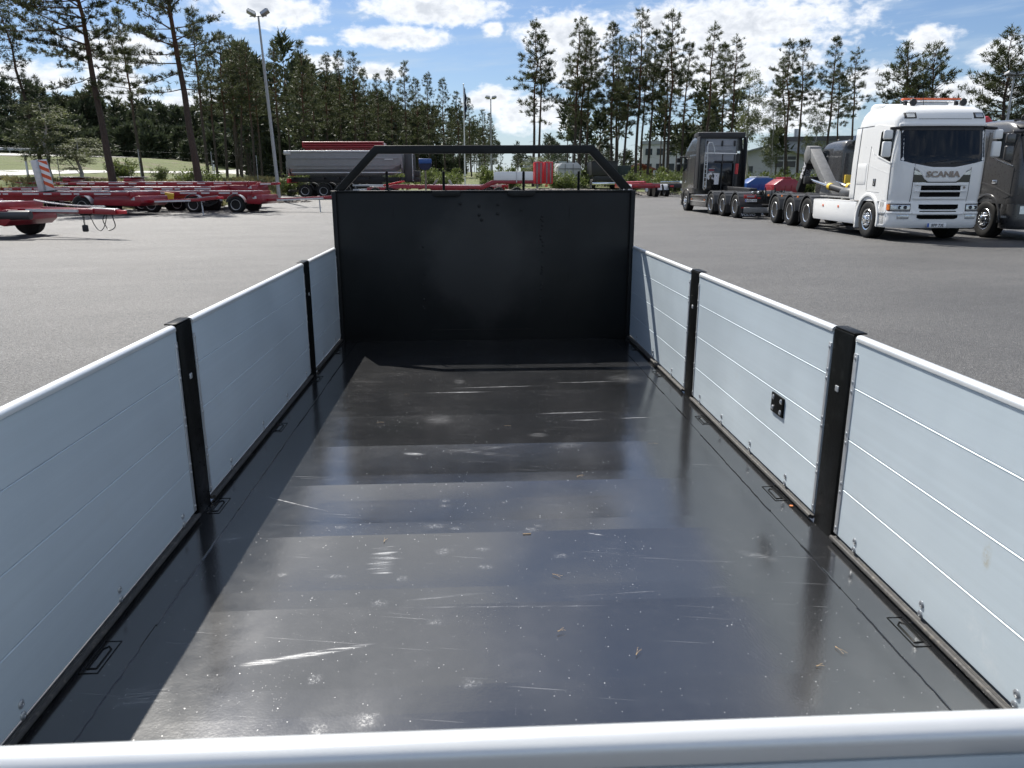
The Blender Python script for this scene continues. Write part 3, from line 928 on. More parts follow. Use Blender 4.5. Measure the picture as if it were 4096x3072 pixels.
# drop sides
rivet_big = MB().lathe([(0.0115, 0.0), (0.0112, 0.002), (0.008, 0.0042), (0.0045, 0.0045), (0.004, 0.003)], (0, 0, 0), 'x', 14).mesh('rivet', 'rivet_steel')
rivet_small = MB().lathe([(0.0072, 0.0), (0.0065, 0.0022), (0.0035, 0.0036)], (0, 0, 0), 'x', 10).mesh('rivet', 'rivet_steel')
SEAMS = [0.345, 0.528, 0.716, 0.905, 1.066]
def drop_side(side, y0, y1, pairs, strips, near=True, label=None):
    """side -1 left, +1 right. boards y0..y1"""
    xi = XL if side < 0 else XR          # inner face
    s = side                              # outward direction
    def bx(m, a, b, ya, yb, za, zb):
        x0, x1 = sorted((xi + s * a, xi + s * b))
        return m.box(x0, x1, ya, yb, za, zb)
    g = bx(MB(), 0.006, 0.022, y0 + 0.002, y1 - 0.002, SEAMS[0], SEAMS[-1])
    gate = obj('drop_side', g, 'aluminium_rail', flat, label=label)
    for k in range(4):
        m = MB(); za, zb = SEAMS[k] + 0.0003, SEAMS[k + 1] - 0.0003
        # hollow extruded board with a small step and rounded lips
        pr = [(0.0022, za), (0.0002, za + 0.003), (0.0, za + 0.03), (0.0004, zb - 0.040), (0.0, zb - 0.0040), (-0.0011, zb - 0.0026), (-0.0009, zb - 0.0014), (0.0010, zb), (0.026, zb), (0.028, zb - 0.004), (0.028, za + 0.004), (0.026, za)]
        m.prism([(xi + s * a, z) for a, z in pr], 'y', y0, y1)
        obj('plank', m, 'aluminium_board', gate, angle=25)
    # rounded top rail
    m = MB(); pr = []
    zc = ZT - 0.013
    for i in range(13):
        a = math.pi * i / 12
        pr.append((0.0125 + 0.0165 * math.cos(a), zc + 0.013 * math.sin(a)))
    pr += [(-0.004, zc - 0.007), (-0.001, zc - 0.0085), (0.026, zc - 0.0085), (0.029, zc - 0.007)]
    m.prism([(xi + s * a, z) for a, z in pr], 'y', y0 + 0.004, y1 - 0.004)
    obj('top_rail', m, 'aluminium_rail', gate, angle=30)
    # rubber seal at the foot
    m = MB()
    for (dx, r) in ((-0.012, 0.008), (-0.002, 0.008), (0.006, 0.006)):
        m.tube([(xi + s * dx, y0 + 0.005, SEAMS[0] - 0.018 + abs(dx) * 0.4), (xi + s * dx, (y0 + y1) / 2, SEAMS[0] - 0.020 + abs(dx) * 0.4), (xi + s * dx, y1 - 0.005, SEAMS[0] - 0.018 + abs(dx) * 0.4)], r, 8)
    obj('seal', m, 'seal_rubber', gate)
    rr = (0, 0, 0) if side < 0 else (0, 0, math.pi)
    for y in pairs:
        for z in (0.340 + 0.012, 0.340 + 0.044):
            link('rivet', rivet_big, gate, (xi, y, z), rr)
    # riveted end strips
    for (ya, yb) in strips:
        m = bx(MB(), -0.0032, 0.0012, ya, yb, SEAMS[0] + 0.005, 1.025)
        obj('end_strip', m, 'galvanised', gate, 0.0012)
        yc = (ya + yb) / 2
        for z in (0.372, 0.512, 0.546, 0.700, 0.734, 0.888, 0.922, 1.008):
            link('rivet', rivet_small, gate, (xi - s * 0.003, yc, z), rr)
drop_side(-1, 0.665, 2.845, [0.55 + 0.535 * i + 0.02 for i in range(1, 5)], [(2.823, 2.843)])
drop_side(-1, 3.015, 5.075, [3.31, 3.86, 4.40, 4.94], [(3.017, 3.032), (5.058, 5.073)])
drop_side(-1, 5.255, YH - 0.01, [5.55, 6.05], [(6.275, 6.297)])
drop_side(1, 0.665, 2.520, [0.74, 1.15, 1.55, 1.96, 2.37], [(2.494, 2.518)])
drop_side(1, 2.690, 4.390, [2.98, 3.41, 3.84, 4.24], [(2.692, 2.710), (4.372, 4.388)])
drop_side(1, 4.565, YH - 0.01, [4.89, 5.45, 6.0], [(4.567, 4.585)])

# stake posts between the drop sides
def stake(side, y0, y1):
    xi = XL if side < 0 else XR
    s = side
    m = MB()
    x0, x1 = sorted((xi - s * 0.004, xi + s * 0.034))
    m.box(x0, x1, y0, y1, ZF - 0.02, ZT - 0.003)
    p = obj('stake_post', m, 'stake_black', flat, 0.006)
    x0, x1 = sorted((xi - s * 0.001, xi + s * 0.046))
    m = MB().box(x0, x1, y0 - 0.001, y1 + 0.001, ZT - 0.0025, ZT + 0.0035)
    obj('cap', m, 'stake_black', p, 0.003)
    rr = random.Random(int(y0 * 100))
    # latch slot and small weld blobs and bolt holes
    x0, x1 = sorted((xi - s * 0.0075, xi - s * 0.003))
    yc = (y0 + y1) / 2
    m = MB().box(x0, x1, yc - 0.012, yc + 0.012, 0.862, 0.884)
    obj('latch_slot', m, 'galvanised', p, 0.002)
    m = MB()
    for k in range(16):
        y = rr.uniform(y0 + 0.02, y1 - 0.02); z = rr.choice([rr.uniform(0.34, 0.62), rr.uniform(0.34, 1.05)])
        q = rr.uniform(0.002, 0.0042)
        m.lathe([(q, 0.0), (q * 0.8, 0.002), (q * 0.3, 0.003)], (xi - s * 0.0045, y, z), 'x', 6)
    if side > 0:
        pass
    obj('bolt_mark', m, 'stake_black', p)['kind'] = 'stuff'
stake(1, 2.535, 2.680); stake(1, 4.405, 4.555)
stake(-1, 2.860, 3.005); stake(-1, 5.090, 5.245)

# black hinge plate with four bolts on the right middle side
m = MB().box(XR - 0.008, XR + 0.001, 3.055, 3.185, 0.618, 0.705)
hp = obj('hinge_plate', m, 'stake_black', flat, 0.004, label='small black plate with four bolts on the right drop side')
for y in (3.078, 3.162):
    for z in (0.638, 0.686):
        link('bolt', rivet_big, hp, (XR - 0.007, y, z), (0, 0, math.pi), (1.1, 1, 1))

# headboard
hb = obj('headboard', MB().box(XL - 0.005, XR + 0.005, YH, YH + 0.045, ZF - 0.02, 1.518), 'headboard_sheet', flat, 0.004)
m = MB().beam((XL + 0.012, YH - 0.004, ZF), (XL + 0.012, YH - 0.004, 1.525), 0.034, 0.03, (0, 1, 0))
obj('corner_rail', m, 'flatbed_black', hb, 0.003)
m = MB().beam((XR - 0.012, YH - 0.004, ZF), (XR - 0.012, YH - 0.004, 1.525), 0.034, 0.03, (0, 1, 0))
obj('corner_rail', m, 'flatbed_black', hb, 0.003)
m = MB().box(XL - 0.012, XR + 0.012, YH - 0.012, YH + 0.062, 1.5185, 1.532)
obj('top_edge', m, 'flatbed_black', hb, 0.004)
# shallow pressed centre field with seams
m = MB()
m.tube([(-0.36, YH - 0.004, 0.402), (0.0, YH - 0.005, 0.403), (0.5, YH - 0.004, 0.402)], 0.0025, 5)
for xq in (-0.63, 0.79):
    for (za, zb) in ((0.45, 0.55), (0.80, 0.87), (1.32, 1.40)):
        m.tube([(xq, YH - 0.001, za), (xq + 0.002, YH - 0.001, zb)], 0.002, 5)
rr = random.Random(2)
for q in range(26):
    xq = rr.choice([-0.405, 0.565]) + rr.uniform(-0.012, 0.012); zq = rr.uniform(0.42, 1.42)
    m.lathe([(0.011, 0.0), (0.007, -0.0022), (0.002, -0.003)], (xq, YH - 0.001, zq), 'y', 8)
for xq, zq in ((-0.09, 1.43), (0.06, 1.41), (0.21, 1.42), (0.06, 1.34), (0.21, 1.35), (0.40, 1.38), (0.08, 1.30)):
    m.lathe([(0.014, 0.0), (0.009, -0.002), (0.003, -0.003)], (xq, YH - 0.0035, zq), 'y', 8)
obj('weld_mark', m, 'flatbed_black', hb)['kind'] = 'stuff'
for (xa, xb) in ((-0.312, -0.088), (0.288, 0.513)):
    m = MB().prism([(xa, 1.530), (xb, 1.530), (xb, 1.502), (xb - 0.022, 1.486), (xa + 0.022, 1.486), (xa, 1.502)], 'y', YH - 0.020, YH - 0.0125)
    obj('bracket', m, 'flatbed_black', hb, 0.002)
for x in (-0.67, -0.22, 0.42, 0.865):
    m = MB().lathe([(0.0105, 1.50), (0.0105, 1.668), (0.008, 1.678), (0.003, 1.682)], (x, YH + 0.03, 0), 'z', 12)
    obj('stake_rod', m, 'stake_black', hb)
# guard frame
m = MB()
fr = [(-1.09, 1.535), (-0.755, 1.874), (0.975, 1.880), (1.305, 1.540), (1.21, 1.540), (0.945, 1.817), (-0.735, 1.812), (-1.005, 1.535)]
m.prism(fr, 'y', YH + 0.002, YH + 0.060)
obj('guard_frame', m, 'flatbed_black', flat, 0.004)

# tailgate with a rounded rail
m = MB(); pr = []
for i in range(17):
    a = math.pi * i / 16
    pr.append((YT - 0.018 + 0.018 * math.cos(a), 1.083 - 0.014 + 0.016 * math.sin(a)))
pr += [(YT - 0.035, 1.055), (YT - 0.031, 1.050), (YT - 0.005, 1.050), (YT - 0.001, 1.055)]
m.prism([(y, z) for y, z in pr], 'x', XL + 0.015, XR - 0.015)
tg = obj('tailgate', m, 'aluminium_rail', flat, angle=30)
for k in range(4):
    za, zb = SEAMS[k] + 0.001, min(SEAMS[k + 1] - 0.001, 1.052)
    if k == 3: zb = 1.0485
    obj('plank', MB().box(XL + 0.015, XR - 0.015, YT - 0.033, YT - 0.004, za, zb), 'aluminium_board', tg, 0.002)
lt = obj('latch', MB().box(0.505, 0.60, YT - 0.075, YT - 0.034, 0.93, 1.030), 'stake_black', tg, 0.004)

# what carries it: longitudinal beams, side rails, cross members
for x in (-0.45, 0.66):
    obj('skid_beam', MB().box(x - 0.06, x + 0.06, 0.70, YH + 0.02, 0.02, ZF - 0.06), 'flatbed_black', flat, 0.006)
for x in (XL - 0.02, XR + 0.02):
    obj('side_rail', MB().box(x - 0.045, x + 0.045, 0.62, YH + 0.03, ZF - 0.12, ZF - 0.007), 'flatbed_black', flat, 0.006)
for y in members:
    obj('cross_member', MB().box(XL + 0.03, XR - 0.03, y - 0.04, y + 0.04, ZF - 0.10, ZF - 0.008), 'flatbed_black', flat)
for x in (-0.62, 0.83):
    obj('roller', MB().lathe([(0.09, -0.08), (0.10, -0.06), (0.10, 0.06), (0.09, 0.08)], (x, 1.0, 0.10), 'x', 18), 'galvanised', flat)

# ------------------------------------------------------------------ wheels
def wheel_meshes(R0, width, rim_r, style):
    """tyre, rim and hub for a wheel whose outer face looks to -x, hub at the origin"""
    w = width
    tp = [(rim_r, 0.0), (rim_r + 0.03, -0.012), (R0 * 0.80, -0.022), (R0 * 0.93, -0.012), (R0 * 0.985, 0.015), (R0, 0.05), (R0, w * 0.36), (R0 - 0.012, w * 0.37), (R0 - 0.012, w * 0.40), (R0, w * 0.41),
          (R0, w * 0.62), (R0 - 0.012, w * 0.63), (R0 - 0.012, w * 0.66), (R0, w * 0.67), (R0, w - 0.05), (R0 * 0.985, w - 0.015), (R0 * 0.93, w + 0.012), (rim_r, w)]
    ty = MB().lathe(tp, (0, 0, 0), 'x', 36)
    if style == 'front':      # convex disc, hub stands proud
        rp = [(rim_r + 0.012, 0.004), (rim_r, -0.010), (rim_r - 0.03, 0.0), (rim_r - 0.045, 0.05), (rim_r * 0.70, 0.035), (rim_r * 0.66, 0.0), (rim_r * 0.42, -0.018), (rim_r * 0.40, 0.0)]
        hubp = [(rim_r * 0.40, 0.01), (rim_r * 0.40, -0.06), (rim_r * 0.30, -0.085), (0.01, -0.088)]
    else:                     # deep dish
        rp = [(rim_r + 0.012, 0.004), (rim_r, -0.010), (rim_r - 0.025, 0.0), (rim_r - 0.045, 0.06), (rim_r * 0.80, 0.12), (rim_r * 0.70, 0.15), (rim_r * 0.45, 0.155), (rim_r * 0.40, 0.13)]
        hubp = [(rim_r * 0.42, 0.14), (rim_r * 0.40, 0.03), (rim_r * 0.30, 0.01), (0.01, 0.008)]
    rm = MB().lathe(rp, (0, 0, 0), 'x', 36)
    hb_ = MB().lathe(hubp, (0, 0, 0), 'x', 24)
    bz = -0.02 if style == 'front' else 0.14
    for k in range(10):
        a = 2 * math.pi * k / 10
        hb_.lathe([(0.020, bz + 0.03), (0.018, bz - 0.03), (0.008, bz - 0.04)], (0, rim_r * 0.56 * math.cos(a), rim_r * 0.56 * math.sin(a)), 'x', 8)
    return ty, rm, hb_
def make_wheel_set(R0, width, rim_r, style, rim_mat, hub_mat):
    a, b, c = wheel_meshes(R0, width, rim_r, style)
    return (a.mesh('tyre', 'rubber', angle=50), b.mesh('rim', rim_mat, angle=50), c.mesh('wheel', hub_mat, angle=40))
W_FRONT = make_wheel_set(0.525, 0.34, 0.295, 'front', 'chrome', 'chrome')
W_REAR = make_wheel_set(0.525, 0.34, 0.295, 'rear', 'chrome', 'chrome')
W_TRAIL = make_wheel_set(0.44, 0.32, 0.265, 'rear', 'wheel_steel', 'truck_red')
W_TIP = make_wheel_set(0.535, 0.36, 0.30, 'rear', 'tipper_rim', 'frame_black')
def add_wheel(parent, ws, x, y, z, flip=False, rz=0.0):
    w = link('wheel', ws[2], parent, (x, y, z), (0, 0, (math.pi if flip else 0) + rz))
    link('tyre', ws[0], w); link('rim', ws[1], w)
    return w

# ------------------------------------------------------------------ cab shells
def interp(tab, z):
    if z <= tab[0][0]: return tab[0][1:]
    for a, b in zip(tab, tab[1:]):
        if z <= b[0]:
            t = (z - a[0]) / (b[0] - a[0]); t2 = t
            return tuple(p * (1 - t2) + q * t2 for p, q in zip(a[1:], b[1:]))
    return tab[-1][1:]
class Cab:
    """cab as rings stacked in z; each ring has front y, rear y, half width, front corner radius (x centre = 1.25)"""
    def __init__(s, tab, bow=0.10, cx=1.25):
        s.tab, s.bow, s.cx = tab, bow, cx
    def front_y(s, x, z):
        f, b, w, r = interp(s.tab, z)
        d = abs(x - s.cx)
        if d <= w - r: return f + s.bow * (d / w) ** 2
        e = min(1.0, (d - (w - r)) / r)
        y0 = f + s.bow * ((w - r) / w) ** 2
        return y0 + r * 1.15 * (1 - math.sqrt(max(0, 1 - e ** 2.2)))
    def side_x(s, y, z, sgn):
        f, b, w, r = interp(s.tab, z)
        y0 = f + s.bow * ((w - r) / w) ** 2
        t = (y - y0) / (r * 1.15)
        if t >= 1: d = w
        else:
            t = max(0, t); d = (w - r) + r * max(0.0, 1 - (1 - t) ** 2) ** (1 / 2.2)
        return s.cx + sgn * d
    def shell(s, zs, top_cap=True):
        m = MB(); rows = []
        for z in zs:
            f, b, w, r = interp(s.tab, z)
            half = []
            n1, n2 = 6, 8
            for i in range(n1):
                x = (w - r) * i / n1
                half.append((x, s.front_y(s.cx + x, z)))
            for i in range(n2):
                e = math.sin(math.pi / 2 * i / n2)
                x = (w - r) + r * e
                half.append((x, s.front_y(s.cx + x, z)))
            y0 = s.front_y(s.cx + w, z)
            for i in range(5):
                half.append((w, y0 + (b - 0.08 - y0) * i / 4))
            half += [(w - 0.025, b - 0.025), (w - 0.08, b), (w * 0.5, b), (0.0, b)]
            ring = [(s.cx + x, y, z) for x, y in half] + [(s.cx - x, y, z) for x, y in half[1:-1]][::-1]
            rows.append(ring)
        n = len(rows[0]); o = len(m.v)
        vs = [p for r_ in rows for p in r_]
        fs = []
        for i in range(len(rows) - 1):
            for k in range(n):
                k2 = (k + 1) % n
                fs.append((i * n + k, i * n + k2, (i + 1) * n + k2, (i + 1) * n + k))
        fs.append(tuple(range(n))[::-1]); fs.append(tuple(range((len(rows) - 1) * n, len(rows) * n)))
        return m.add(vs, fs)
    def front_patch(s, xs_, zb, zt, off=0.006, thick=0.02, nz=6):
        """closed slab laid on the front; zb, zt: values or functions of x"""
        fb = zb if callable(zb) else (lambda x: zb); ft = zt if callable(zt) else (lambda x: zt)
        P, Q = [], []
        for i in range(nz + 1):
            rp, rq = [], []
            for x in xs_:
                z = fb(x) + (ft(x) - fb(x)) * i / nz
                y = s.front_y(x, z)
                e = max(0, (abs(x - s.cx) - (interp(s.tab, z)[2] - interp(s.tab, z)[3]))) * 0.5
                rp.append((x + (1 if x > s.cx else -1) * off * e, y - off, z)); rq.append((x, y - off + thick, z))
            P.append(rp); Q.append(rq)
        return MB().slab(P, Q)
    def side_patch(s, sgn, ys_, zb, zt, off=0.006, thick=0.02, nz=6):
        fb = zb if callable(zb) else (lambda y: zb); ft = zt if callable(zt) else (lambda y: zt)
        P, Q = [], []
        for i in range(nz + 1):
            rp, rq = [], []
            for y in ys_:
                z = fb(y) + (ft(y) - fb(y)) * i / nz
                x = s.side_x(y, z, sgn)
                rp.append((x + sgn * off, y, z)); rq.append((x + sgn * (off - thick), y, z))
            P.append(rp); Q.append(rq)
        m = MB()
        if sgn > 0: m.slab(P, Q)
        else: m.slab([r[::-1] for r in P], [r[::-1] for r in Q])
        return m
def lin(a, b, n):
    return [a + (b - a) * i / n for i in range(n + 1)]
def pw(pts):
    """piecewise linear function through (x, v)"""
    def f(x):
        if x <= pts[0][0]: return pts[0][1]
        for p, q in zip(pts, pts[1:]):
            if x <= q[0]: return p[1] + (q[1] - p[1]) * (x - p[0]) / (q[0] - p[0])
        return pts[-1][1]
    return f
def mirror_unit(t, sgn, xs0, y, z0, z1, z2, z3, shell_mat, cx=1.25):
    """two stacked mirror housings on an arm; sgn side"""
    h = None
    for (za, zb) in ((z0, z1), (z2, z3)):
        m = MB()
        xa = xs0
        pts = []
        x0, x1 = sorted((xa, xa + sgn * 0.24))
        m.prism([(x0, y - 0.10), (x1, y - 0.07), (x1, y + 0.02), (x0, y + 0.02)], 'z', za, zb)
        h = obj('mirror', m, shell_mat, t, 0.035, 3)
        obj('mirror_glass', MB().box(x0 + 0.025, x1 - 0.025, y + 0.021, y + 0.027, za + 0.03, zb - 0.03), 'glass_dark', h)
    m = MB().tube([(xs0 - sgn * 0.22, y + 0.0, z3 + 0.05), (xs0 + sgn * 0.06, y - 0.03, z3 + 0.03), (xs0 + sgn * 0.06, y - 0.02, z3 - 0.05)], [0.045, 0.04, 0.03], 8)
    obj('mirror_arm', m, 'dark_plastic', t)

def frame_rails(t, y0, y1, mat_='frame_black', z0=0.68, z1=0.95):
    for x in (0.82, 1.68):
        obj('frame_rail', MB().box(x - 0.045, x + 0.045, y0, y1, z0, z1), mat_, t, 0.008)
    for y in lin(y0 + 0.3, y1 - 0.2, 5):
        obj('cross_tube', MB().box(0.865, 1.635, y - 0.06, y + 0.06, z0 + 0.05, z1 - 0.05), mat_, t)
def axle(t, y, z=0.525, x0=0.35, x1=2.15):
    obj('axle', MB().tube([(x0, y, z), (x1, y, z)], 0.075, 10), 'frame_black', t)
def ribbed_guard(t, y, flaps=True, mat_='mid_plastic', z=0.525):
    for (x0, x1) in ((0.0, 0.62), (1.88, 2.5)):
        m = MB().arcband(y, z, 0.61, 0.635, 4, 176, x0, x1, 16)
        gd = obj('mudguard', m, mat_, t)
        m = MB()
        for k in range(1, 7):
            a = 18 + 24 * k * 0.857
            m.arcband(y, z, 0.636, 0.648, a - 1.6, a + 1.6, x0 + 0.015, x1 - 0.015, 2)
        for xx in ((x0, x0 + 0.03), (x1 - 0.03, x1)):
            m.arcband(y, z, 0.585, 0.642, 2, 178, xx[0] - 0.004, xx[1] + 0.004, 16)
        obj('guard_rib', m, mat_, gd)
        if flaps:
            obj('mud_flap', MB().box(x0 + 0.02, x1 - 0.02, y + 0.615, y + 0.635, 0.20, z + 0.08), 'dark_plastic', t)
def plate(t, x0, x1, y, z, txt, facing=-1):
    """number plate centred at z; facing -1 looks to -y, +1 looks to +y"""
    h = 0.115
    ya, yb = (y - 0.012, y) if facing < 0 else (y, y + 0.012)
    p = obj('number_plate', MB().box(x0, x1, ya, yb, z - h / 2, z + h / 2), 'plate_white', t, 0.004)
    yo = ya - 0.002 if facing < 0 else yb + 0.002
    bx0, bx1 = (x0 + 0.004, x0 + 0.05) if facing < 0 else (x1 - 0.05, x1 - 0.004)
    obj('blue_band', MB().box(bx0, bx1, min(yo, ya), max(yo, yb), z - h / 2 + 0.004, z + h / 2 - 0.004), 'plate_blue', p)
    me = text_mesh(txt, 0.105, 'plate_black', 0.012, 0.95, 0.002)
    cx = (x0 + x1) / 2 + (0.022 if facing < 0 else -0.022)
    link('lettering', me, p, (cx, yo, z - 0.002), (math.pi / 2, 0, 0 if facing < 0 else math.pi))
    return p

# ------------------------------------------------------------------ white truck
def white_truck():
    t = thing('hooklift_truck', 'white tridem hooklift truck with orange beacon bar parked facing us', 'truck', (11.40, 22.03, 0), R(-2.8))
    tab = [(1.05, -1.40, 1.32, 1.25, 0.36), (1.30, -1.44, 1.32, 1.25, 0.36), (2.05, -1.44, 1.32, 1.25, 0.34), (2.15, -1.43, 1.32, 1.245, 0.30), (3.00, -1.25, 1.28, 1.215, 0.28),
           (3.10, -1.245, 1.25, 1.21, 0.26), (3.25, -1.22, 1.20, 1.195, 0.26), (3.42, -1.10, 1.12, 1.16, 0.28), (3.53, -0.88, 1.05, 1.09, 0.30), (3.60, -0.52, 1.0, 1.0, 0.30), (3.655, -0.05, 0.95, 0.90, 0.3), (3.67, 0.25, 0.90, 0.78, 0.3)]
    C = Cab(tab)
    zs = [1.05, 1.12, 1.3, 1.55, 1.8, 2.05, 2.15, 2.4, 2.7, 3.0, 3.10, 3.17, 3.25, 3.33, 3.42, 3.475, 3.53, 3.565, 3.60, 3.63, 3.655, 3.67]
    cab = obj('cab', C.shell(zs), 'white_paint', t, angle=45)
    # raised rear roof fairing
    m = MB().prism([(0.20, 3.60), (1.05, 3.40), (1.12, 3.46), (1.00, 3.70), (0.85, 3.74), (0.30, 3.70)], 'x', 0.22, 2.28)
    obj('roof_fairing', m, 'white_paint', cab, 0.05, 3)
    # windscreen, black surround, visor
    ws = obj('windscreen', C.front_patch(lin(0.13, 2.37, 22), pw([(0.13, 2.13), (0.45, 2.05), (1.25, 2.02), (2.05, 2.05), (2.37, 2.13)]), 3.0, 0.006, 0.02, 8), 'glass_dark', t)
    obj('visor', C.front_patch(lin(0.10, 2.40, 22), 3.005, 3.085, 0.07, 0.11, 2), 'white_paint', t, 0.015)
    obj('screen_header', C.front_patch(lin(0.115, 2.385, 22), 2.90, 3.004, 0.016, 0.02, 2), 'dark_plastic', t)
    obj('roof_seam', C.front_patch(lin(0.55, 1.95, 12), 3.185, 3.197, 0.004, 0.02, 1), 'mid_plastic', t)
    m = C.front_patch(lin(0.5, 2.0, 16), pw([(0.5, 1.985), (0.9, 1.955), (1.6, 1.955), (2.0, 1.985)]), 2.05, 0.012, 0.02, 2)
    obj('wiper_cowl', m, 'dark_plastic', t)
    m = MB()
    for (xa, xb) in ((0.75, 1.30), (1.45, 2.0)):
        m.tube([(xa, C.front_y(xa, 2.06) - 0.03, 2.06), (xb, C.front_y(xb, 2.13) - 0.025, 2.13)], 0.012, 6)
    obj('wiper', m, 'dark_plastic', t)
    # front panels
    obj('name_panel', C.front_patch(lin(0.50, 2.00, 16), pw([(0.50, 1.93), (0.62, 1.86), (0.80, 1.62), (0.88, 1.575), (1.62, 1.575), (1.70, 1.62), (1.88, 1.86), (2.0, 1.93)]),
                                    pw([(0.5, 2.04), (0.78, 1.985), (0.95, 1.955), (1.55, 1.955), (1.72, 1.985), (2.0, 2.04)]), 0.022, 0.03, 6), 'white_paint', t, 0.006)
    for sgn in (-1, 1):
        xa = 1.25 + sgn * 0.385; xb = 1.25 + sgn * 0.76
        xl, xr = sorted((xa, xb))
        top = pw([(0.49, 1.90), (0.62, 1.85), (0.865, 1.60)]) if sgn < 0 else pw([(1.635, 1.60), (1.88, 1.85), (2.01, 1.90)])
        obj('black_panel', C.front_patch(lin(xl, xr, 10), 1.565, top, 0.008, 0.02, 5), 'black_gloss', t)
        xl, xr = sorted((1.25 + sgn * 0.50, 1.25 + sgn * 0.755))
        tp = pw([(0.495, 1.885), (0.75, 1.77)]) if sgn < 0 else pw([(1.75, 1.77), (2.005, 1.885)])
        bt = pw([(0.495, 1.76), (0.75, 1.755)]) if sgn < 0 else pw([(1.75, 1.755), (2.005, 1.76)])
        obj('upper_lamp', C.front_patch(lin(xl, xr, 6), bt, tp, 0.016, 0.02, 3), 'lamp_glass', t)
    obj('panel_gap', C.front_patch(lin(0.84, 1.66, 10), 1.545, 1.58, 0.010, 0.02, 1), 'dark_plastic', t)
    gp = C.front_patch(lin(0.50, 2.0, 16), 0.985, 1.55, 0.012, 0.02, 4)
    grille = obj('grille', gp, 'white_paint', t)
    for (za, zb, xa, xb) in ((1.355, 1.475, 0.72, 1.78), (1.185, 1.305, 0.71, 1.79)):
        obj('grille_opening', C.front_patch(lin(xa, xb, 14), za, zb, 0.016, 0.03, 2), 'black_opening', grille)
        m = C.front_patch(lin(xa + 0.01, xb - 0.01, 14), za + 0.028, za + 0.034, 0.022, 0.01, 1)
        obj('slat', m, 'dark_plastic', grille)
        m = C.front_patch(lin(xa + 0.01, xb - 0.01, 14), za + 0.070, za + 0.076, 0.022, 0.01, 1)
        obj('slat', m, 'dark_plastic', grille)
    for z in (1.135, 1.33, 1.50):
        obj('bar', C.front_patch(lin(0.55, 1.95, 14), z - 0.012, z + 0.016, 0.035, 0.02, 2), 'white_paint', grille, 0.005)
    obj('emblem', MB().lathe([(0.035, 0.0), (0.03, -0.012), (0.004, -0.014)], (1.88, C.front_y(1.88, 1.43) - 0.012, 1.43), 'y', 14), 'badge_metal', t)
    link('lettering', text_mesh('SCANIA', 0.205, 'badge_metal', 0.035, 1.22, 0.008), t, (1.25, C.front_y(1.25, 1.77) - 0.030, 1.765), (math.pi / 2, 0, 0))
    # lower front: bumper block with lamps
    tabb = [(0.36, -1.40, -0.64, 1.22, 0.30), (0.45, -1.45, -0.64, 1.25, 0.32), (0.70, -1.46, -0.64, 1.25, 0.34), (1.0, -1.445, -0.64, 1.25, 0.36), (1.048, -1.44, -0.64, 1.25, 0.36)]
    Bm = Cab(tabb)
    bump = obj('bumper', Bm.shell([0.36, 0.40, 0.45, 0.58, 0.70, 0.85, 1.0, 1.048]), 'white_paint', t, angle=45)
    for (za, zb, xa, xb) in ((0.855, 0.985, 0.72, 1.78), (0.79, 0.815, 0.76, 1.74), (0.60, 0.71, 0.70, 1.80)):
        obj('air_intake', Bm.front_patch(lin(xa, xb, 14), pw([(xa, za + 0.03), (xa + 0.08, za), (xb - 0.08, za), (xb, za + 0.03)]) if zb - za > 0.05 else za, zb, 0.008, 0.03, 3), 'black_opening', bump)
    obj('bumper_lip', Bm.front_patch(lin(0.56, 1.94, 14), 0.722, 0.775, 0.03, 0.03, 2), 'white_paint', bump, 0.008)
    for sgn in (-1, 1):
        x1_, x2_ = sorted((1.25 + sgn * 0.74, 1.25 + sgn * 1.225))
        obj('lamp_surround', Bm.front_patch(lin(x1_, x2_, 12), 0.80, 1.005, 0.006, 0.02, 3), 'dark_plastic', bump)
        x1_, x2_ = sorted((1.25 + sgn * 0.76, 1.25 + sgn * 1.19))
        hl = obj('headlamp', Bm.front_patch(lin(x1_, x2_, 12), 0.825, 0.975, 0.018, 0.02, 3), 'lamp_glass', bump, 0.004)
        for q in (0.88, 1.02):
            xx = 1.25 + sgn * q
            obj('reflector', MB().lathe([(0.05, -0.012), (0.048, -0.022), (0.02, -0.014)], (xx, Bm.front_y(xx, 0.9) - 0.008, 0.905), 'y', 14), 'black_gloss', hl)
        x1_, x2_ = sorted((1.25 + sgn * 1.205, 1.25 + sgn * 1.238))
        obj('indicator', Bm.front_patch(lin(x1_, x2_, 4), 0.83, 0.98, 0.022, 0.02, 2), 'amber', bump)
        x1_, x2_ = sorted((1.25 + sgn * 0.76, 1.25 + sgn * 1.06))
        obj('fog_lamp', Bm.front_patch(lin(x1_, x2_, 8), 0.60, 0.71, 0.012, 0.02, 2), 'lamp_glass', bump, 0.003)
        x1_, x2_ = sorted((1.25 + sgn * 0.70, 1.25 + sgn * 1.24))
        obj('bumper_step', Bm.front_patch(lin(x1_, x2_, 10), 0.735, 0.785, 0.03, 0.03, 2), 'white_paint', bump, 0.008)
    plate(t, 0.99, 1.51, -1.475, 0.435, 'BPP 73E')
    for xg in (0.485, 2.005):
        obj('panel_gap', C.front_patch([xg, xg + 0.011], 1.06, 1.95, 0.010, 0.02, 10), 'mid_plastic', t)
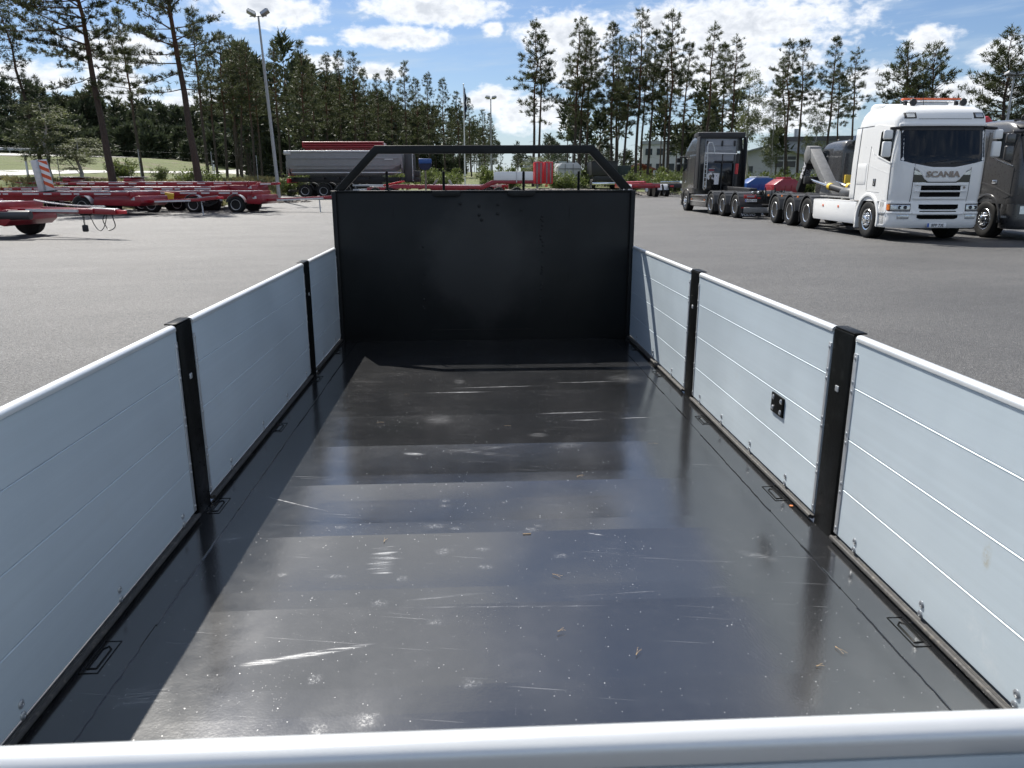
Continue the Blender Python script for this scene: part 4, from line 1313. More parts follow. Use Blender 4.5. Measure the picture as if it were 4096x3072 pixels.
    # roof lamps
    for sgn in (-1, 1):
        x1_, x2_ = sorted((1.25 + sgn * 0.76, 1.25 + sgn * 1.06))
        tp = (lambda x, s=sgn: 3.37 - 0.10 * (1 - abs(x - 1.25 - s * 0.76) / 0.3) * 0.0 - 0.02 * abs(x - 1.25 - s * 0.9))
        rl = obj('roof_lamp', C.front_patch(lin(x1_, x2_, 8), 3.205, 3.36, 0.012, 0.05, 4), 'dark_plastic', cab, 0.008)
        x1_, x2_ = sorted((1.25 + sgn * 0.81, 1.25 + sgn * 1.01))
        obj('lens', C.front_patch(lin(x1_, x2_, 6), 3.235, 3.335, 0.022, 0.03, 3), 'lamp_glass', rl)
    # hatch, light bar, horns
    obj('roof_hatch', MB().box(0.75, 1.75, -0.35, 0.45, 3.60, 3.70), 'white_paint', t, 0.04, 3)
    lb = obj('light_bar', MB().box(0.45, 2.05, -0.42, -0.26, 3.735, 3.79), 'orange_lens', t, 0.02, 3)
    for xx in (0.55, 1.95):
        obj('bracket', MB().box(xx - 0.04, xx + 0.04, -0.38, -0.30, 3.54, 3.735), 'dark_plastic', lb)
    obj('bar_base', MB().box(0.47, 2.03, -0.41, -0.27, 3.71, 3.733), 'chrome', lb)
    for xx in (0.62, 1.98):
        h = obj('work_lamp', MB().lathe([(0.09, 0.0), (0.10, 0.03), (0.07, 0.10), (0.02, 0.12)], (xx, -0.66, 3.66), 'y', 16), 'dark_plastic', t)
        obj('stem', MB().tube([(xx, -0.60, 3.66), (xx, -0.56, 3.50)], 0.02, 6), 'dark_plastic', h)
    obj('antenna', MB().tube([(0.98, -0.5, 3.58), (0.96, -0.42, 4.0)], 0.008, 5), 'dark_plastic', t)
    # sides
    for sgn in (-1, 1):
        door = obj('door', C.side_patch(sgn, lin(-1.08, 0.20, 16), pw([(-1.08, 1.06), (-0.75, 1.10), (-0.60, 1.29), (0.20, 1.32)]), pw([(-1.08, 2.06), (-0.95, 2.16), (-0.35, 2.25), (0.02, 2.33), (0.20, 2.5)]), 0.007, 0.02, 8), 'white_paint', t, angle=25)
        # window band: glass, frame
        fr = obj('window_frame', C.side_patch(sgn, lin(-1.12, 0.26, 16), pw([(-1.12, 2.07), (-0.35, 2.26), (0.02, 2.34), (0.26, 2.62)]), pw([(-1.12, 2.99), (-0.1, 3.12), (0.14, 3.10), (0.26, 2.98)]), 0.010, 0.02, 8), 'white_paint', t)
        obj('side_window', C.side_patch(sgn, lin(-1.05, -0.30, 12), pw([(-1.05, 2.10), (-0.30, 2.29)]), pw([(-1.05, 2.93), (-0.45, 2.97), (-0.30, 2.90)]), 0.017, 0.02, 6), 'glass_dark', fr)
        obj('window_sill', C.side_patch(sgn, lin(-1.08, -0.26, 10), pw([(-1.08, 2.055), (-0.26, 2.25)]), pw([(-1.08, 2.09), (-0.26, 2.285)]), 0.022, 0.03, 1), 'white_paint', fr)
        obj('side_hatch', C.side_patch(sgn, lin(0.34, 0.92, 8), 1.50, 2.08, 0.007, 0.02, 4), 'white_paint', t, 0.006)
        obj('rear_fairing', C.side_patch(sgn, lin(0.98, 1.30, 6), 1.10, 3.08, 0.014, 0.03, 10), 'white_paint', t, 0.006)
        h = obj('door_handle', C.side_patch(sgn, lin(-0.34, -0.16, 4), 1.46, 1.66, 0.012, 0.02, 3), 'dark_plastic', t, 0.004)
        obj('grip', C.side_patch(sgn, lin(-0.29, -0.25, 2), 1.49, 1.64, 0.030, 0.015, 3), 'chrome', h, 0.004)
        obj('door_crease', C.side_patch(sgn, lin(-1.06, 0.2, 12), pw([(-1.06, 1.78), (0.2, 2.02)]), pw([(-1.06, 1.80), (0.2, 2.035)]), 0.010, 0.02, 1), 'white_paint', t)
        for (ya, za, zb) in ((0.205, 1.33, 2.62), (0.965, 1.06, 3.12), (-1.09, 1.10, 2.06)):
            obj('panel_gap', C.side_patch(sgn, [ya, ya + 0.013], za, zb, 0.009, 0.02, 10), 'mid_plastic', t)
        obj('panel_gap', C.side_patch(sgn, lin(0.22, 1.30, 6), 3.10, 3.112, 0.007, 0.02, 1), 'mid_plastic', t)
        x0 = 0.0 if sgn < 0 else 2.5
        xa, xb = sorted((x0 - sgn * 0.04, x0 - sgn * 0.62))
        obj('arch_liner', MB().arcband(0, 0.53, 0.615, 0.642, 4, 176, xa, xb, 18), 'dark_plastic', t)
        xa, xb = sorted((x0 + sgn * 0.035, x0 - sgn * 0.30))
        m = MB().arcband(0, 0.53, 0.645, 0.735, -14, 194, xa, xb, 24)
        ar = obj('wheel_arch', m, 'white_paint', t, 0.012)
        xa, xb = sorted((x0 + sgn * 0.03, x0 - sgn * 0.28))
        m = MB().box(xa, xb, 0.655, 0.735, 0.26, 0.42)
        obj('arch_foot', m, 'white_paint', ar, 0.01)
        # steps between arch and bumper
        xa, xb = sorted((x0 + sgn * 0.0, x0 - sgn * 0.25))
        st = obj('step_box', MB().box(xa, xb, -1.10, -0.66, 0.36, 1.05), 'white_paint', t, 0.015)
        for z in (0.38, 0.72):
            xc, xd = sorted((x0 + sgn * 0.02, x0 - sgn * 0.2))
            obj('step', MB().box(xc, xd, -1.08, -0.70, z, z + 0.05), 'galvanised', st, 0.006)
        # side skirt
        xa, xb = sorted((x0 - sgn * 0.01, x0 - sgn * 0.08))
        sk = obj('side_skirt', MB().prism([(0.80, 1.0), (4.10, 1.0), (4.08, 0.46), (3.98, 0.38), (0.92, 0.36), (0.86, 0.5)], 'x', xa, xb), 'white_paint', t, 0.012)
        obj('skirt_top', MB().box(*sorted((x0 - sgn * 0.01, x0 - sgn * 0.45)), 0.95, 4.05, 0.995, 1.02), 'white_paint', t, 0.006)
        for y in (2.05, 3.25):
            obj('marker_lamp', MB().box(*sorted((x0 + sgn * 0.002, x0 - sgn * 0.03)), y - 0.05, y + 0.05, 0.80, 0.865), 'orange_lens', sk, 0.004)
        mirror_unit(t, sgn, x0 + sgn * 0.10, -1.16, 2.22, 2.62, 2.68, 2.92, 'white_paint')
    frame_rails(t, -0.9, 8.9)
    for y in (0, 4.72, 6.38, 8.02): axle(t, y)
    for y in (4.72, 6.38, 8.02): ribbed_guard(t, y)
    for fl in (False, True):
        x0 = 2.5 if fl else 0.0
        add_wheel(t, W_FRONT, x0 - (-0.012 if not fl else 0.012), 0, 0.525, fl)
        for y in (4.72, 6.38, 8.02):
            add_wheel(t, W_REAR, x0 + (0.03 if not fl else -0.03), y, 0.525, fl)
    for y in (5.55, 7.2, 8.75):
        obj('guard_lamp', MB().box(-0.03, 0.02, y - 0.05, y + 0.03, 1.02, 1.09), 'amber', t, 0.01)
    obj('underbody', MB().box(0.5, 2.0, -0.6, 4.0, 0.40, 0.66), 'frame_black', t, 0.05)
    obj('rear_bar', MB().box(0.1, 2.4, 8.95, 9.07, 0.42, 0.58), 'arm_grey', t, 0.02)
    obj('rear_beam', MB().box(0.35, 2.15, 8.85, 8.98, 0.70, 0.98), 'frame_black', t, 0.01)
    # hook lift: subframe, tilting arm, jib with hook, rams
    for x in (0.90, 1.60):
        obj('lift_beam', MB().box(x - 0.06, x + 0.06, 1.6, 8.9, 0.98, 1.16), 'frame_black', t, 0.01)
    obj('lift_plate', MB().box(0.42, 2.08, 1.45, 2.9, 1.03, 1.10), 'arm_grey', t, 0.01)
    arm = MB()
    A = (1.25, 5.60, 1.22); Bp = (1.25, 7.75, 2.72)
    arm.beam(A, Bp, 0.40, 0.30, (0, -1, 1))
    am = obj('lift_arm', arm, 'arm_grey', t, 0.02)
    obj('knuckle', MB().prism([(7.45, 2.42), (7.62, 2.86), (7.95, 2.90), (8.16, 2.62), (8.10, 2.34), (7.80, 2.24)], 'x', 1.03, 1.47), 'arm_grey', t, 0.02)
    obj('foot_plate', MB().prism([(5.15, 1.10), (6.20, 1.10), (6.10, 1.52), (5.75, 1.58)], 'x', 1.0, 1.5), 'arm_grey', t, 0.02)
    jib = MB().beam((1.25, 7.98, 2.48), (1.25, 8.85, 1.22), 0.26, 0.28, (0, 1, 0.5))
    jb = obj('hook_jib', jib, 'frame_black', t, 0.02)
    mid = Vector((1.25, 8.33, 1.97))
    dirj = Vector((0, 0.87, -1.26)).normalized()
    # lettering on the two faces of the jib
    nf = Vector((0, -dirj.z * -1, dirj.y * -1))
    M1 = Matrix((dirj, dirj.cross(Vector((-1, 0, 0))) * -1, Vector((-1, 0, 0)))).transposed()
    if M1.determinant() < 0:
        M1 = Matrix((dirj, dirj.cross(Vector((-1, 0, 0))), Vector((-1, 0, 0)))).transposed()
    l = link('lettering', text_mesh('JOAB', 0.27, 'letter_white', 0.03, 1.0, 0.003), jb, mid + Vector((-0.133, 0.0, 0)))
    l.rotation_euler = M1.to_euler()
    nrm = Vector((0, dirj.z, -dirj.y)) * -1
    if nrm.y > 0: nrm = -nrm
    yv = nrm.cross(dirj)
    M2 = Matrix((dirj, yv, nrm)).transposed()
    l = link('lettering', text_mesh('20L', 0.25, 'letter_grey', 0.03, 1.0, 0.003), jb, mid + nrm * 0.143)
    l.rotation_euler = M2.to_euler()
    for x in (0.92, 1.58):
        ram = obj('lift_ram', MB().tube([(x, 3.1, 1.20), (x, 5.05, 1.41)], 0.11, 14), 'frame_black', t)
        obj('piston_rod', MB().tube([(x, 5.05, 1.41), (x, 7.05, 1.66)], 0.052, 12), 'steel_rod', ram)
        obj('collar', MB().tube([(x, 4.92, 1.396), (x, 5.12, 1.418)], 0.125, 14), 'hydraulic_yellow', ram)
    obj('ram_bracket', MB().box(0.72, 1.78, 6.95, 7.15, 1.50, 1.76), 'frame_black', t, 0.02)
    obj('hydraulic_tank', MB().lathe([(0.16, 0.0), (0.18, 0.03), (0.18, 0.75), (0.16, 0.78)], (0.36, 1.75, 1.22), 'y', 18), 'mid_plastic', t)
    obj('pipe', MB().tube([(0.18, 1.55, 1.10), (0.16, 3.9, 1.12)], 0.022, 8), 'arm_grey', t)
    obj('prop', MB().tube([(0.45, 1.65, 1.08), (0.45, 2.25, 1.60)], 0.03, 8), 'steel_rod', t)
    obj('prop_foot', MB().box(0.40, 0.50, 1.58, 1.70, 1.05, 1.13), 'amber', t, 0.01)
    # interior glimpsed through the glass: yellow shelf is a reflection, left to the renderer
    return t
white_truck()

# ------------------------------------------------------------------ grey trucks
def grey_truck(loc, rz, label, high, rears, body):
    t = thing('truck', label, 'truck', loc, rz, 'grey trucks in the right row')
    if high:
        tab = [(0.98, -1.25, 1.62, 1.25, 0.34), (1.3, -1.30, 1.62, 1.25, 0.34), (2.1, -1.24, 1.62, 1.25, 0.34), (3.05, -0.92, 1.62, 1.225, 0.34), (3.2, -0.86, 1.62, 1.20, 0.36), (3.5, -0.58, 1.62, 1.16, 0.42), (3.75, -0.20, 1.62, 1.12, 0.45), (3.90, 0.30, 1.62, 1.05, 0.45), (3.95, 0.7, 1.62, 0.98, 0.4)]
        zs = [0.98, 1.05, 1.3, 1.6, 1.85, 2.1, 2.4, 2.7, 3.05, 3.2, 3.35, 3.5, 3.62, 3.75, 3.84, 3.90, 3.95]
        zr = 3.92
    else:
        tab = [(0.98, -1.35, 1.35, 1.25, 0.34), (1.3, -1.40, 1.35, 1.25, 0.34), (2.1, -1.32, 1.35, 1.25, 0.34), (2.95, -0.98, 1.35, 1.225, 0.34), (3.05, -0.92, 1.33, 1.20, 0.36), (3.15, -0.78, 1.30, 1.16, 0.4), (3.22, -0.50, 1.26, 1.10, 0.4), (3.26, -0.1, 1.20, 1.00, 0.4)]
        zs = [0.98, 1.05, 1.3, 1.6, 1.85, 2.1, 2.4, 2.7, 2.95, 3.05, 3.1, 3.15, 3.19, 3.22, 3.26]
        zr = 3.25
    C = Cab(tab)
    cab = obj('cab', C.shell(zs), 'grey_paint', t, angle=45)
    obj('windscreen', C.front_patch(lin(0.12, 2.38, 20), 2.08, 2.98, 0.008, 0.02, 8), 'glass_dark', t)
    obj('front_grille', C.front_patch(lin(0.5, 2.0, 14), 1.10, 1.85, 0.008, 0.02, 4), 'black_opening', t)
    for k in range(4):
        obj('grille_bar', C.front_patch(lin(0.52, 1.98, 14), 1.2 + 0.17 * k, 1.25 + 0.17 * k, 0.025, 0.02, 1), 'grey_paint', t)
    obj('visor', C.front_patch(lin(0.1, 2.4, 18), 2.99, 3.08, 0.10, 0.12, 2), 'dark_plastic', t, 0.01)
    Bm = Cab([(0.30, -1.25, -0.66, 1.2, 0.3), (0.4, -1.33, -0.66, 1.25, 0.34), (0.97, -1.30, -0.66, 1.25, 0.34)] if high else [(0.30, -1.36, -0.66, 1.2, 0.3), (0.4, -1.43, -0.66, 1.25, 0.34), (0.97, -1.40, -0.66, 1.25, 0.34)])
    bump = obj('bumper', Bm.shell([0.30, 0.35, 0.40, 0.6, 0.8, 0.975]), 'grey_paint', t, angle=45)
    for sgn in (-1, 1):
        x1_, x2_ = sorted((1.25 + sgn * 0.80, 1.25 + sgn * 1.10))
        obj('headlamp', Bm.front_patch(lin(x1_, x2_, 10), 0.72, 0.93, 0.014, 0.02, 3), 'lamp_glass', bump)
        x0 = 0.0 if sgn < 0 else 2.5
        dr = obj('door', C.side_patch(sgn, lin(-1.0, 0.05, 14), pw([(-1.0, 1.18), (-0.75, 1.12), (-0.55, 1.22), (0.05, 1.45)]), pw([(-1.0, 1.95), (-0.6, 2.12), (0.05, 2.24)]), 0.008, 0.02, 6), 'grey_paint', t, angle=25)
        obj('door_handle', C.side_patch(sgn, lin(-0.36, -0.14, 4), 1.52, 1.62, 0.022, 0.03, 2), 'chrome', dr, 0.006)
        wf = obj('window_frame', C.side_patch(sgn, lin(-0.88, 0.02, 12), pw([(-0.88, 2.02), (0.02, 2.25)]), pw([(-0.88, 2.88), (-0.1, 2.93), (0.02, 2.85)]), 0.008, 0.02, 6), 'dark_plastic', t)
        obj('side_window', C.side_patch(sgn, lin(-0.84, -0.04, 12), pw([(-0.84, 2.08), (-0.04, 2.29)]), pw([(-0.84, 2.84), (-0.12, 2.89), (-0.04, 2.82)]), 0.014, 0.02, 6), 'glass_dark', wf)
        obj('sill_strip', C.side_patch(sgn, lin(-0.95, 0.05, 10), pw([(-0.95, 1.98), (0.05, 2.22)]), pw([(-0.95, 2.01), (0.05, 2.25)]), 0.016, 0.02, 1), 'chrome', wf)
        obj('swage', C.side_patch(sgn, lin(-1.1, 0.9, 16), pw([(-1.1, 1.17), (-0.2, 1.42), (0.9, 1.62)]), pw([(-1.1, 1.21), (-0.2, 1.47), (0.9, 1.66)]), 0.016, 0.02, 1), 'grey_paint', t)
        obj('corner_fin', C.side_patch(sgn, lin(0.35, 1.25 if not high else 1.5, 8), 1.25, 2.95, 0.010, 0.02, 8), 'grey_paint', t, 0.006)
        ya, yb = sorted((x0 + sgn * 0.03, x0 - sgn * 0.28))
        obj('wheel_arch', MB().arcband(0, 0.53, 0.645, 0.715, -6, 186, ya, yb, 22), 'grey_paint', t, 0.01)
        ya, yb = sorted((x0, x0 - sgn * 0.22))
        sb = obj('step_box', MB().box(ya, yb, -1.02, -0.68, 0.32, 0.975), 'grey_paint', t, 0.015)
        obj('step_lamp', MB().box(*sorted((x0 + sgn * 0.02, x0 - sgn * 0.02)), -1.0, -0.8, 0.60, 0.66), 'lamp_glass', sb)
        mirror_unit(t, sgn, x0 + sgn * 0.10, -0.98, 2.12, 2.52, 2.58, 2.84, 'grey_paint')
        ye = rears[0] - 0.75
        ya, yb = sorted((x0 - sgn * 0.02, x0 - sgn * 0.5))
        sk = obj('side_tank', MB().prism([(0.80, 0.96), (ye, 0.96), (ye, 0.34), (0.86, 0.34)], 'x', ya, yb), 'grey_paint', t, 0.05, 3)
        for z in (0.88, 0.60):
            obj('trim', MB().box(*sorted((x0 + sgn * 0.0, x0 - sgn * 0.03)), 0.95, ye - 0.1, z, z + 0.025), 'chrome', sk)
        for y in (1.1, ye - 0.3):
            obj('marker_lamp', MB().box(*sorted((x0 + sgn * 0.008, x0 - sgn * 0.03)), y, y + 0.08, 0.66, 0.72), 'amber', sk)
    frame_rails(t, -0.8, rears[-1] + 0.75)
    for y in [0] + list(rears): axle(t, y)
    for y in rears: ribbed_guard(t, y, mat_='mid_plastic')
    for fl in (False, True):
        x0 = 2.5 if fl else 0.0
        add_wheel(t, W_FRONT, x0, 0, 0.525, fl)
        for y in rears:
            add_wheel(t, W_REAR, x0 + (0.03 if not fl else -0.03), y, 0.525, fl)
    body(t, C, zr)
    return t

def tractor_back(t, C, zr):
    """rear of the tall truck facing away: air deflector, back wall, tank tower with ladder and emblem"""
    df = obj('deflector', MB().prism([(0.75, 3.80), (1.62, 3.78), (1.72, 3.72), (1.72, 4.02), (1.45, 4.05), (0.9, 3.98)], 'x', 0.02, 2.48), 'dark_plastic', t, 0.04, 2)
    for x0, x1 in ((0.0, 0.06), (2.44, 2.5)):
        obj('side_wing', MB().box(x0, x1, 1.55, 2.05, 1.20, 3.80), 'dark_plastic', t, 0.015)
    bw = obj('back_wall', MB().box(0.45, 2.08, 1.621, 1.66, 1.25, 3.70), 'tipper_grey', t, 0.02)
    for z in (1.6, 1.9, 2.25, 2.55, 2.85, 3.1, 3.35):
        obj('rib', MB().box(0.62, 1.92, 1.661, 1.675, z, z + 0.07), 'tipper_grey', bw, 0.006)
    for x in (0.55, 1.2, 1.98):
        obj('lock', MB().box(x - 0.04, x + 0.04, 1.66, 1.72, 3.35, 3.62), 'dark_plastic', bw, 0.01)
    # in this local frame x runs to our left when seen from behind
    tw = obj('hydraulic_tank', MB().box(0.85, 2.28, 2.15, 2.75, 1.15, 2.50), 'black_gloss', t, 0.03)
    obj('tank_top', MB().box(0.90, 1.75, 2.2, 2.7, 2.502, 2.60), 'dark_plastic', tw, 0.02)
    obj('rail_top', MB().tube([(2.36, 2.80, 2.95), (0.78, 2.80, 2.92)], 0.035, 8), 'galvanised', t)
    for x in (1.5, 0.9):
        obj('upright', MB().tube([(x, 2.80, 1.1), (x, 2.80, 2.92)], 0.03, 6), 'frame_black', t)
    ld = MB()
    for x in (2.42, 2.28):
        ld.tube([(x, 2.86, 1.25), (x, 2.86, 3.0)], 0.022, 6)
    for k in range(8):
        z = 1.35 + 0.21 * k
        ld.tube([(2.42, 2.86, z), (2.28, 2.86, z)], 0.016, 6)
    lad = obj('ladder', ld, 'galvanised', t)
    obj('hoop', MB().tube([(2.30, 2.86, 2.95), (2.30, 2.86, 3.38), (2.24, 2.86, 3.47), (2.08, 2.86, 3.46), (1.95, 2.86, 3.12), (1.95, 2.86, 2.92)], 0.025, 8), 'galvanised', lad)
    cy = obj('crane_post', MB().tube([(0.80, 2.82, 1.15), (0.72, 2.82, 2.95)], 0.075, 12), 'frame_black', t)
    obj('red_sleeve', MB().tube([(0.765, 2.83, 1.95), (0.742, 2.83, 2.45)], 0.085, 12), 'red_bright', cy)
    obj('post_cap', MB().tube([(0.72, 2.82, 2.95), (0.72, 2.82, 3.06)], 0.09, 12), 'chrome', cy)
    # white ram's-head emblem: curled horn and head
    m = MB(); pts = []
    y = 2.755
    # horn ring (C shape) on the left of the emblem as seen from behind -> larger x
    cx_, cz = 2.05, 1.84
    P_, Q_ = [], []
    for i in range(25):
        a = R(-60 + 305 * i / 24)     # measured in the view from behind
        ro, ri = 0.19, 0.085
        ww = 1.0
        P_.append((cx_ - ro * math.cos(a), y + 0.006, cz + ro * math.sin(a)))
        Q_.append((cx_ - ri * math.cos(a), y + 0.006, cz + ri * math.sin(a)))
    m.grid([P_, Q_]); 
    em = obj('emblem', m, 'letter_white', tw)
    hd = MB().prism([(1.97, 2.00), (1.60, 1.98), (1.62, 1.44), (1.86, 1.44), (1.84, 1.62), (1.95, 1.80)], 'y', y + 0.002, y + 0.006)
    obj('head', hd, 'letter_white', em)
    obj('eye', MB().lathe([(0.022, 0.0), (0.018, 0.004)], (1.74, y + 0.007, 1.86), 'y', 10), 'black_gloss', em)
    for k, mt in enumerate(('letter_grey', 'red_bright', 'letter_grey')):
        obj('small_print', MB().box(1.85 + 0.03 * k, 2.15, y, y + 0.004, 2.20 - 0.075 * k, 2.235 - 0.075 * k), mt, tw)
    # rear end of the chassis
    yr = 8.80
    obj('rear_beam', MB().box(0.30, 2.2, yr - 0.1, yr, 0.66, 1.0), 'frame_black', t, 0.01)
    obj('underrun_bar', MB().box(0.75, 2.38, yr + 0.05, yr + 0.16, 0.26, 0.50), 'arm_grey', t, 0.03)
    tl = obj('tail_lamp', MB().box(1.85, 2.38, yr + 0.01, yr + 0.06, 0.88, 1.03), 'tail_red', t, 0.01)
    obj('lamp_badge', MB().box(1.93, 2.26, yr + 0.06, yr + 0.066, 0.92, 1.0), 'letter_grey', tl)
    obj('tail_lamp', MB().box(0.12, 0.65, yr + 0.01, yr + 0.06, 0.88, 1.03), 'tail_red', t, 0.01)
    obj('reflector', MB().box(1.65, 1.80, yr + 0.01, yr + 0.04, 0.86, 0.92), 'tail_red', t)
    plate(t, 1.80, 2.32, yr + 0.03, 0.785, 'WDO 41P', 1)
    fp_ = obj('mud_flap', MB().box(1.55, 2.48, yr - 0.02, yr + 0.0, 0.10, 0.62), 'dark_plastic', t)
    link('lettering', text_mesh('VOLVO', 0.15, 'letter_white', 0.03, 1.25, 0.003), fp_, (2.12, yr + 0.004, 0.18), (math.pi / 2, 0, math.pi))
    # hook lift frame lying on the chassis, coupling gear
    for x in (0.90, 1.60):
        obj('lift_beam', MB().box(x - 0.06, x + 0.06, 2.9, yr - 0.1, 1.0, 1.16), 'frame_black', t, 0.01)
    obj('lift_arm', MB().beam((1.25, 3.0, 1.25), (1.25, 6.8, 1.18), 0.36, 0.20), 'frame_black', t, 0.02)
    cp = obj('coupling', MB().box(1.0, 1.5, yr - 0.1, yr + 0.12, 0.95, 1.2), 'arm_grey', t, 0.03)
    hs = MB(); rr = random.Random(4)
    for k in range(7):
        x = 0.7 + 0.14 * k
        hs.tube([(x, yr - 0.15, 1.12), (x + rr.uniform(-.1, .1), yr + 0.1, 1.25 + rr.uniform(-.05, .1)), (x + rr.uniform(-.1, .1), yr + 0.14, 0.95), (x, yr + 0.05, 0.72)], 0.025, 6)
    obj('hose', hs, 'hose_black', t)
    for x in (0.6, 1.75, 2.0):
        obj('coupler', MB().lathe([(0.05, 0), (0.06, 0.03), (0.04, 0.10)], (x, yr - 0.05, 1.12), 'y', 10), 'chrome', t)
    obj('stripe', MB().box(2.18, 2.46, yr + 0.002, yr + 0.012, 0.46, 0.50), 'tail_red', t)

def crane_back(t, C, zr):
    """folded red and black crane behind the cab"""
    obj('crane_base', MB().box(0.6, 1.9, 1.55, 2.2, 0.95, 1.5), 'frame_black', t, 0.04)
    obj('crane_column', MB().box(1.0, 1.5, 1.65, 2.1, 1.5, 2.6), 'frame_black', t, 0.05)
    cr = obj('crane_boom', MB().beam((0.15, 1.9, 2.85), (2.35, 1.9, 3.25), 0.5, 0.36), 'black_gloss', t, 0.05)
    obj('boom_head', MB().prism([(0.0, 3.0), (0.15, 3.42), (0.75, 3.50), (0.95, 3.30), (0.5, 3.02)], 'y', 1.75, 2.05), 'red_bright', cr, 0.05)
    for k in range(4):
        obj('valve', MB().lathe([(0.06, 0.0), (0.07, 0.06), (0.03, 0.12)], (0.2 + 0.14 * k, 1.55, 2.3 + 0.22 * k), 'y', 12), 'galvanised', cr)
    hs = MB()
    for k in range(5):
        x = 0.3 + 0.3 * k
        hs.tube([(x, 1.6, 1.4), (x - 0.1, 1.55, 2.0), (x + 0.05, 1.6, 2.7), (x + 0.2, 1.7, 3.05)], 0.035, 6)
    obj('hose', hs, 'hose_black', t)
    obj('tool_box', MB().box(0.1, 2.4, 2.3, 3.3, 1.0, 1.7), 'frame_black', t, 0.03)
    obj('yellow_locker', MB().box(1.8, 2.44, 1.5, 1.62, 1.3, 1.85), 'hydraulic_yellow', t, 0.02)
    for s in (0, 1):
        for k in range(4):
            obj('roof_lamp', MB().lathe([(0.06, 0.0), (0.07, 0.02), (0.05, 0.07)], (0.45 + 0.5 * k, -0.40, zr + 0.05), 'y', 12), 'dark_plastic', t) if s == 0 else None
    obj('lamp_rail', MB().tube([(0.2, -0.36, zr - 0.02), (2.3, -0.36, zr - 0.02)], 0.025, 6), 'dark_plastic', t)
    obj('rear_bar', MB().box(0.1, 2.4, 8.6, 8.7, 0.4, 0.56), 'arm_grey', t, 0.02)

grey_truck((14.16, 42.3, 0), math.pi, 'tall dark grey truck facing away, black back with white emblem', True, (4.45, 6.22, 8.0), tractor_back)
grey_truck((14.85, 21.93, 0), R(-2.8), 'dark grey truck cut off by the right picture edge beside the white truck', False, (4.6, 6.0, 7.4), crane_back)
grey_truck((18.1, 34.0, 0), math.pi, 'grey truck with folded crane, mostly hidden behind the white truck', False, (4.6, 6.0), crane_back)

